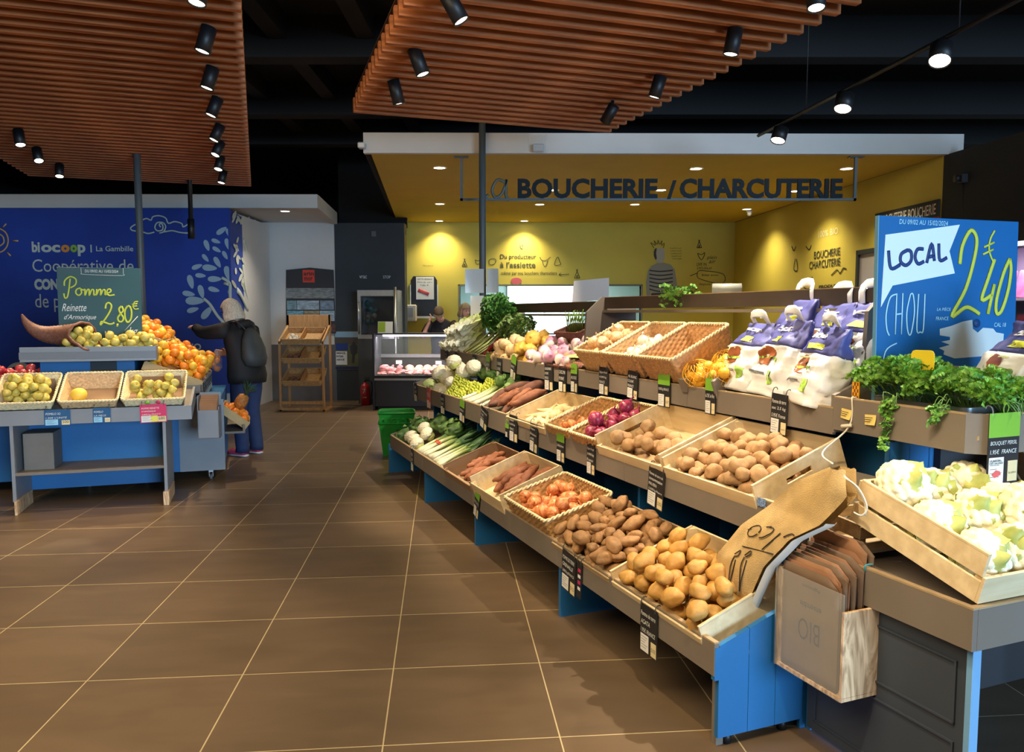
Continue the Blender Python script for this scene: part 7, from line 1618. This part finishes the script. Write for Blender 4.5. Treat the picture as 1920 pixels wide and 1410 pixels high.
for z, cx, rx, ry in ((.80, -.01, .17, .225), (.88, -.01, .175, .235), (1.0, .0, .165, .225), (1.12, .02, .155, .215), (1.24, .05, .15, .22), (1.33, .075, .135, .215), (1.39, .09, .105, .16), (1.43, .105, .085, .10), (1.46, .12, .078, .085)):
    rs.append([(p[0] + .010 * noise.noise(V3((k * .9, z * 9, 1))), p[1] + .008 * noise.noise(V3((k * .9, z * 9, 4))), p[2]) for k, p in enumerate(ell((cx, 0, z), rx, ry, 0))])
b.rings(rs, cap=False); b.tube(LA[:1] + [(.16, .19, 1.365), (.28, .19, 1.35), (.42, .17, 1.34), (.50, .15, 1.35), (.63, .095, 1.39)], [.085, .088, .078, .07, .064, .05], 16); b.tube([(.06, -.15, 1.37), (.10, -.21, 1.29), (.18, -.24, 1.10), (.26, -.22, 1.08), (.40, -.15, 1.10)], [.085, .085, .07, .064, .05], 16)
j = b.build('jacket', mJACK, o); md = j.modifiers.new('thickness', 'SOLIDIFY'); md.thickness = .006
b = MB(); b.tube(smooth_path([(.02, .10, 1.42), (-.02, .0, 1.44), (.02, -.10, 1.42)], 5), .05, 10); b.build('hood', mJACK, o)
b = MB(); b.tube([(0, 0, .82), (0, 0, .90), (0, 0, .98)], [.15, .16, .15], 18, ell=(1.3, .95), up=(1, 0, 0))
for sg in (1, -1): b.tube([(0, sg * .085, .92), (.01, sg * .09, .72), (.03, sg * .095, .50), (.0, sg * .10, .28), (-.02, sg * .105, .10), (-.015, sg * .105, .05)], [.11, .105, .085, .075, .072, .074], 16)
b.build('jeans', mJEAN, o)
for sg in (1, -1):
    b = MB(); b.tube([(-.07, sg * .105, .045), (-.03, sg * .105, .05), (.05, sg * .11, .05), (.13, sg * .115, .042), (.175, sg * .115, .035)], [.038, .046, .045, .042, .028], 12, ell=(1, .85), up=(0, 0, 1)); s_ = b.build('shoe', mat('rose_shoe', (196, 70, 104), .6), o)
    b = MB(); b.tube([(-.075, sg * .105, .013), (.0, sg * .108, .013), (.10, sg * .113, .013), (.18, sg * .115, .015)], [.040, .044, .046, .028], 12, ell=(1, .28), up=(0, 0, 1)); b.build('sole', mat('white_sole', (206, 206, 210), .6), s_)
o2 = thing('backpack', 'soft dark grey backpack worn by the grey-haired shopper', 'backpack', PM_); b = MB(); rs = []
for z, r1, r2 in ((.98, .03, .06), (1.0, .08, .13), (1.08, .105, .155), (1.18, .10, .15), (1.28, .075, .12), (1.36, .05, .08), (1.40, .02, .04)): rs.append([(p[0] + .012 * noise.noise(V3((k, z * 8, 2))), p[1], p[2]) for k, p in enumerate(ell((-.185 + (z - 1.0) * .16, .05, z), r1, r2, 0))])
b.rings(rs); b.build('sack', mat('dark_grey_nylon', (56, 60, 60), .6, var=.15, vs=8, bump=.2, bs=16), o2); b = MB()
for y in (.10, -.06): b.tube(smooth_path([(-.10, y, 1.38), (.02, y * 1.3, 1.475), (.15, y * 1.3, 1.42), (.2, y * 1.3, 1.28)], 5), .014, 6, ell=(1, .4))
b.build('strap', mat('dark_grey_nylon', (56, 60, 60), .6), o2)
o3 = thing('net_bag', 'small bag of oranges held in front of the black jacket', 'net bag', PM_ @ T(.52, -.08, .90)); b = MB()
for p in ((0, 0, .03), (.03, .02, .09), (-.02, .01, .12), (.01, -.02, .16)): b.ico(p, .036, 2)
b.build('fruit', ORG[0].materials[0], o3); b = MB(); b.tube([(0, 0, .0), (0, 0, .05), (0, 0, .14), (0, 0, .2), (0, 0, .25)], [.03, .062, .062, .03, .008], 10); b.build('clear_film', mPLAST, o3)
# ---- butcher with a cap, bending over the counter
F_ = V3((-.15, -.99, 0)).normalized(); PM_ = basis((-1.22, 13.85, 0), F_, UP.cross(F_))
o = thing('person', 'butcher in a cap and black shirt bending his head behind the glass counter', 'person', PM_); HM_ = T(.25, -.02, 1.54) @ R(.42, 'Y') @ R(-.1, 'X')
b = MB(); head_into(b, HM_); b.tube([(.08, 0, 1.38), (.15, 0, 1.43), (.22, 0, 1.48)], [.08, .06, .058], 12); b.tube([(0, 0, .85), (0, 0, 1.0), (.03, 0, 1.18), (.07, 0, 1.34), (.09, 0, 1.41)], [.13, .14, .14, .14, .07], 16, ell=(1.3, .8), up=(1, 0, 0))
for sg in (1, -1): b.tube([(0, sg * .09, .90), (.03, sg * .10, .48), (-.02, sg * .11, .09), (.02, sg * .11, .05), (.16, sg * .12, .04)], [.08, .055, .038, .036, .03], 12)
RA = [(.07, -.19, 1.38), (.10, -.26, 1.30), (.26, -.30, 1.14), (.32, -.28, 1.18), (.36, -.16, 1.40)]; b.tube(RA, [.05, .05, .042, .038, .027], 12); hand_into(b, basis((.36, -.16, 1.40), V3((-.1, .35, .9)), V3((1, 0, .2))), .5, 1)
LA = [(.07, .19, 1.38), (.10, .25, 1.28), (.22, .30, 1.08), (.28, .28, 1.02), (.44, .18, .92)]; b.tube(LA, [.05, .05, .042, .038, .027], 12); hand_into(b, basis((.44, .18, .92), V3((.8, -.4, -.4)), V3((.3, .9, 0))), .4, -1)
body_mesh('body', b, o, .008); face_parts(o, HM_)
b = MB(); b.rings([ell((cx, 0, z), rx, ry, 0) for z, cx, rx, ry in ((.86, 0, .16, .20), (1.0, 0, .165, .205), (1.15, .03, .155, .215), (1.28, .055, .15, .235), (1.37, .075, .125, .22), (1.43, .10, .09, .12), (1.455, .115, .075, .08))], cap=False); b.tube([(.06, -.17, 1.385), (.09, -.25, 1.31), (.16, -.285, 1.22)], [.08, .08, .075], 14, cap=False); b.tube([(.06, .17, 1.385), (.09, .24, 1.30), (.14, .275, 1.2)], [.08, .08, .075], 14, cap=False); b.build('shirt', mat('black_shirt_cloth', (22, 22, 28), .8), o)
b = MB(); b.rings([ell((cx, 0, z), rx, ry, 0) for z, cx, rx, ry in ((.30, .02, .17, .22), (.60, .02, .17, .22), (.95, .0, .172, .215), (1.12, .03, .17, .222))], cap=False); b.build('apron', mat('navy_apron_cloth', (36, 36, 74), .8), o)
b = MB(); b.lathe([(.100, .02), (.104, .05), (.098, .09), (.07, .125), (.03, .138), (.001, .14)], 24, M=HM_ @ Sc(1, .84, 1)); b.grid(lambda u, v: HM_ @ V3((.085 + .075 * v * math.cos((u - .5) * 2.2), .085 * math.sin((u - .5) * 2.2) * (1 - .1 * v), .028 - .02 * v)), 10, 4); b.build('cap', mat('brown_grey_cap', (92, 78, 62), .8, var=.15, vs=12), o)
# ---- customer with glasses behind the cabbages
F_ = V3((.62, -.78, 0)).normalized(); PM_ = basis((-.86, 13.75, 0), F_, UP.cross(F_))
o = thing('person', 'woman with glasses and ash-brown bob standing behind the Chinese cabbages', 'person', PM_); HM_ = T(.06, 0, 1.60) @ R(.15, 'Y')
b = MB(); head_into(b, HM_); b.tube([(0, 0, 1.38), (.02, 0, 1.44), (.04, 0, 1.52)], [.07, .052, .05], 12); b.tube([(0, 0, .85), (0, 0, 1.0), (0, 0, 1.2), (0, 0, 1.36), (0, 0, 1.40)], [.13, .13, .12, .13, .06], 16, ell=(1.25, .8), up=(1, 0, 0))
for sg in (1, -1):
    b.tube([(0, sg * .085, .9), (.02, sg * .09, .48), (-.02, sg * .10, .09), (.02, sg * .1, .05), (.14, sg * .11, .04)], [.075, .05, .035, .034, .03], 12); b.tube([(0, sg * .15, 1.37), (.0, sg * .2, 1.30), (.02, sg * .23, 1.08), (.08, sg * .22, .96), (.16, sg * .18, .86)], [.045, .045, .036, .03, .024], 12); hand_into(b, basis((.16, sg * .18, .86), V3((.6, 0, -.8)), V3((.8, 0, .6)).cross(V3((.6, 0, -.8)))), .4, -sg)
body_mesh('body', b, o, .008); face_parts(o, HM_, True); bob_hair(o, HM_, mHAIRB, 8, -.11)
b = MB(); b.rings([ell((0, 0, z), rx, ry, 0) for z, rx, ry in ((.80, .16, .21), (1.0, .15, .205), (1.2, .145, .21), (1.33, .125, .2), (1.40, .09, .12), (1.43, .07, .08))], cap=False)
for sg in (1, -1): b.tube([(0, sg * .15, 1.375), (.0, sg * .205, 1.30), (.02, sg * .235, 1.08), (.08, sg * .225, .96), (.15, sg * .185, .87)], [.075, .075, .06, .05, .04], 14, cap=False)
b.build('jumper', mat('brown_jumper', (78, 54, 42), .9), o)
b = MB()
for sg in (1, -1): b.tube([(0, sg * .085, .92), (.02, sg * .09, .5), (-.02, sg * .1, .06)], [.10, .08, .07], 12)
b.build('trousers', mJEAN, o)
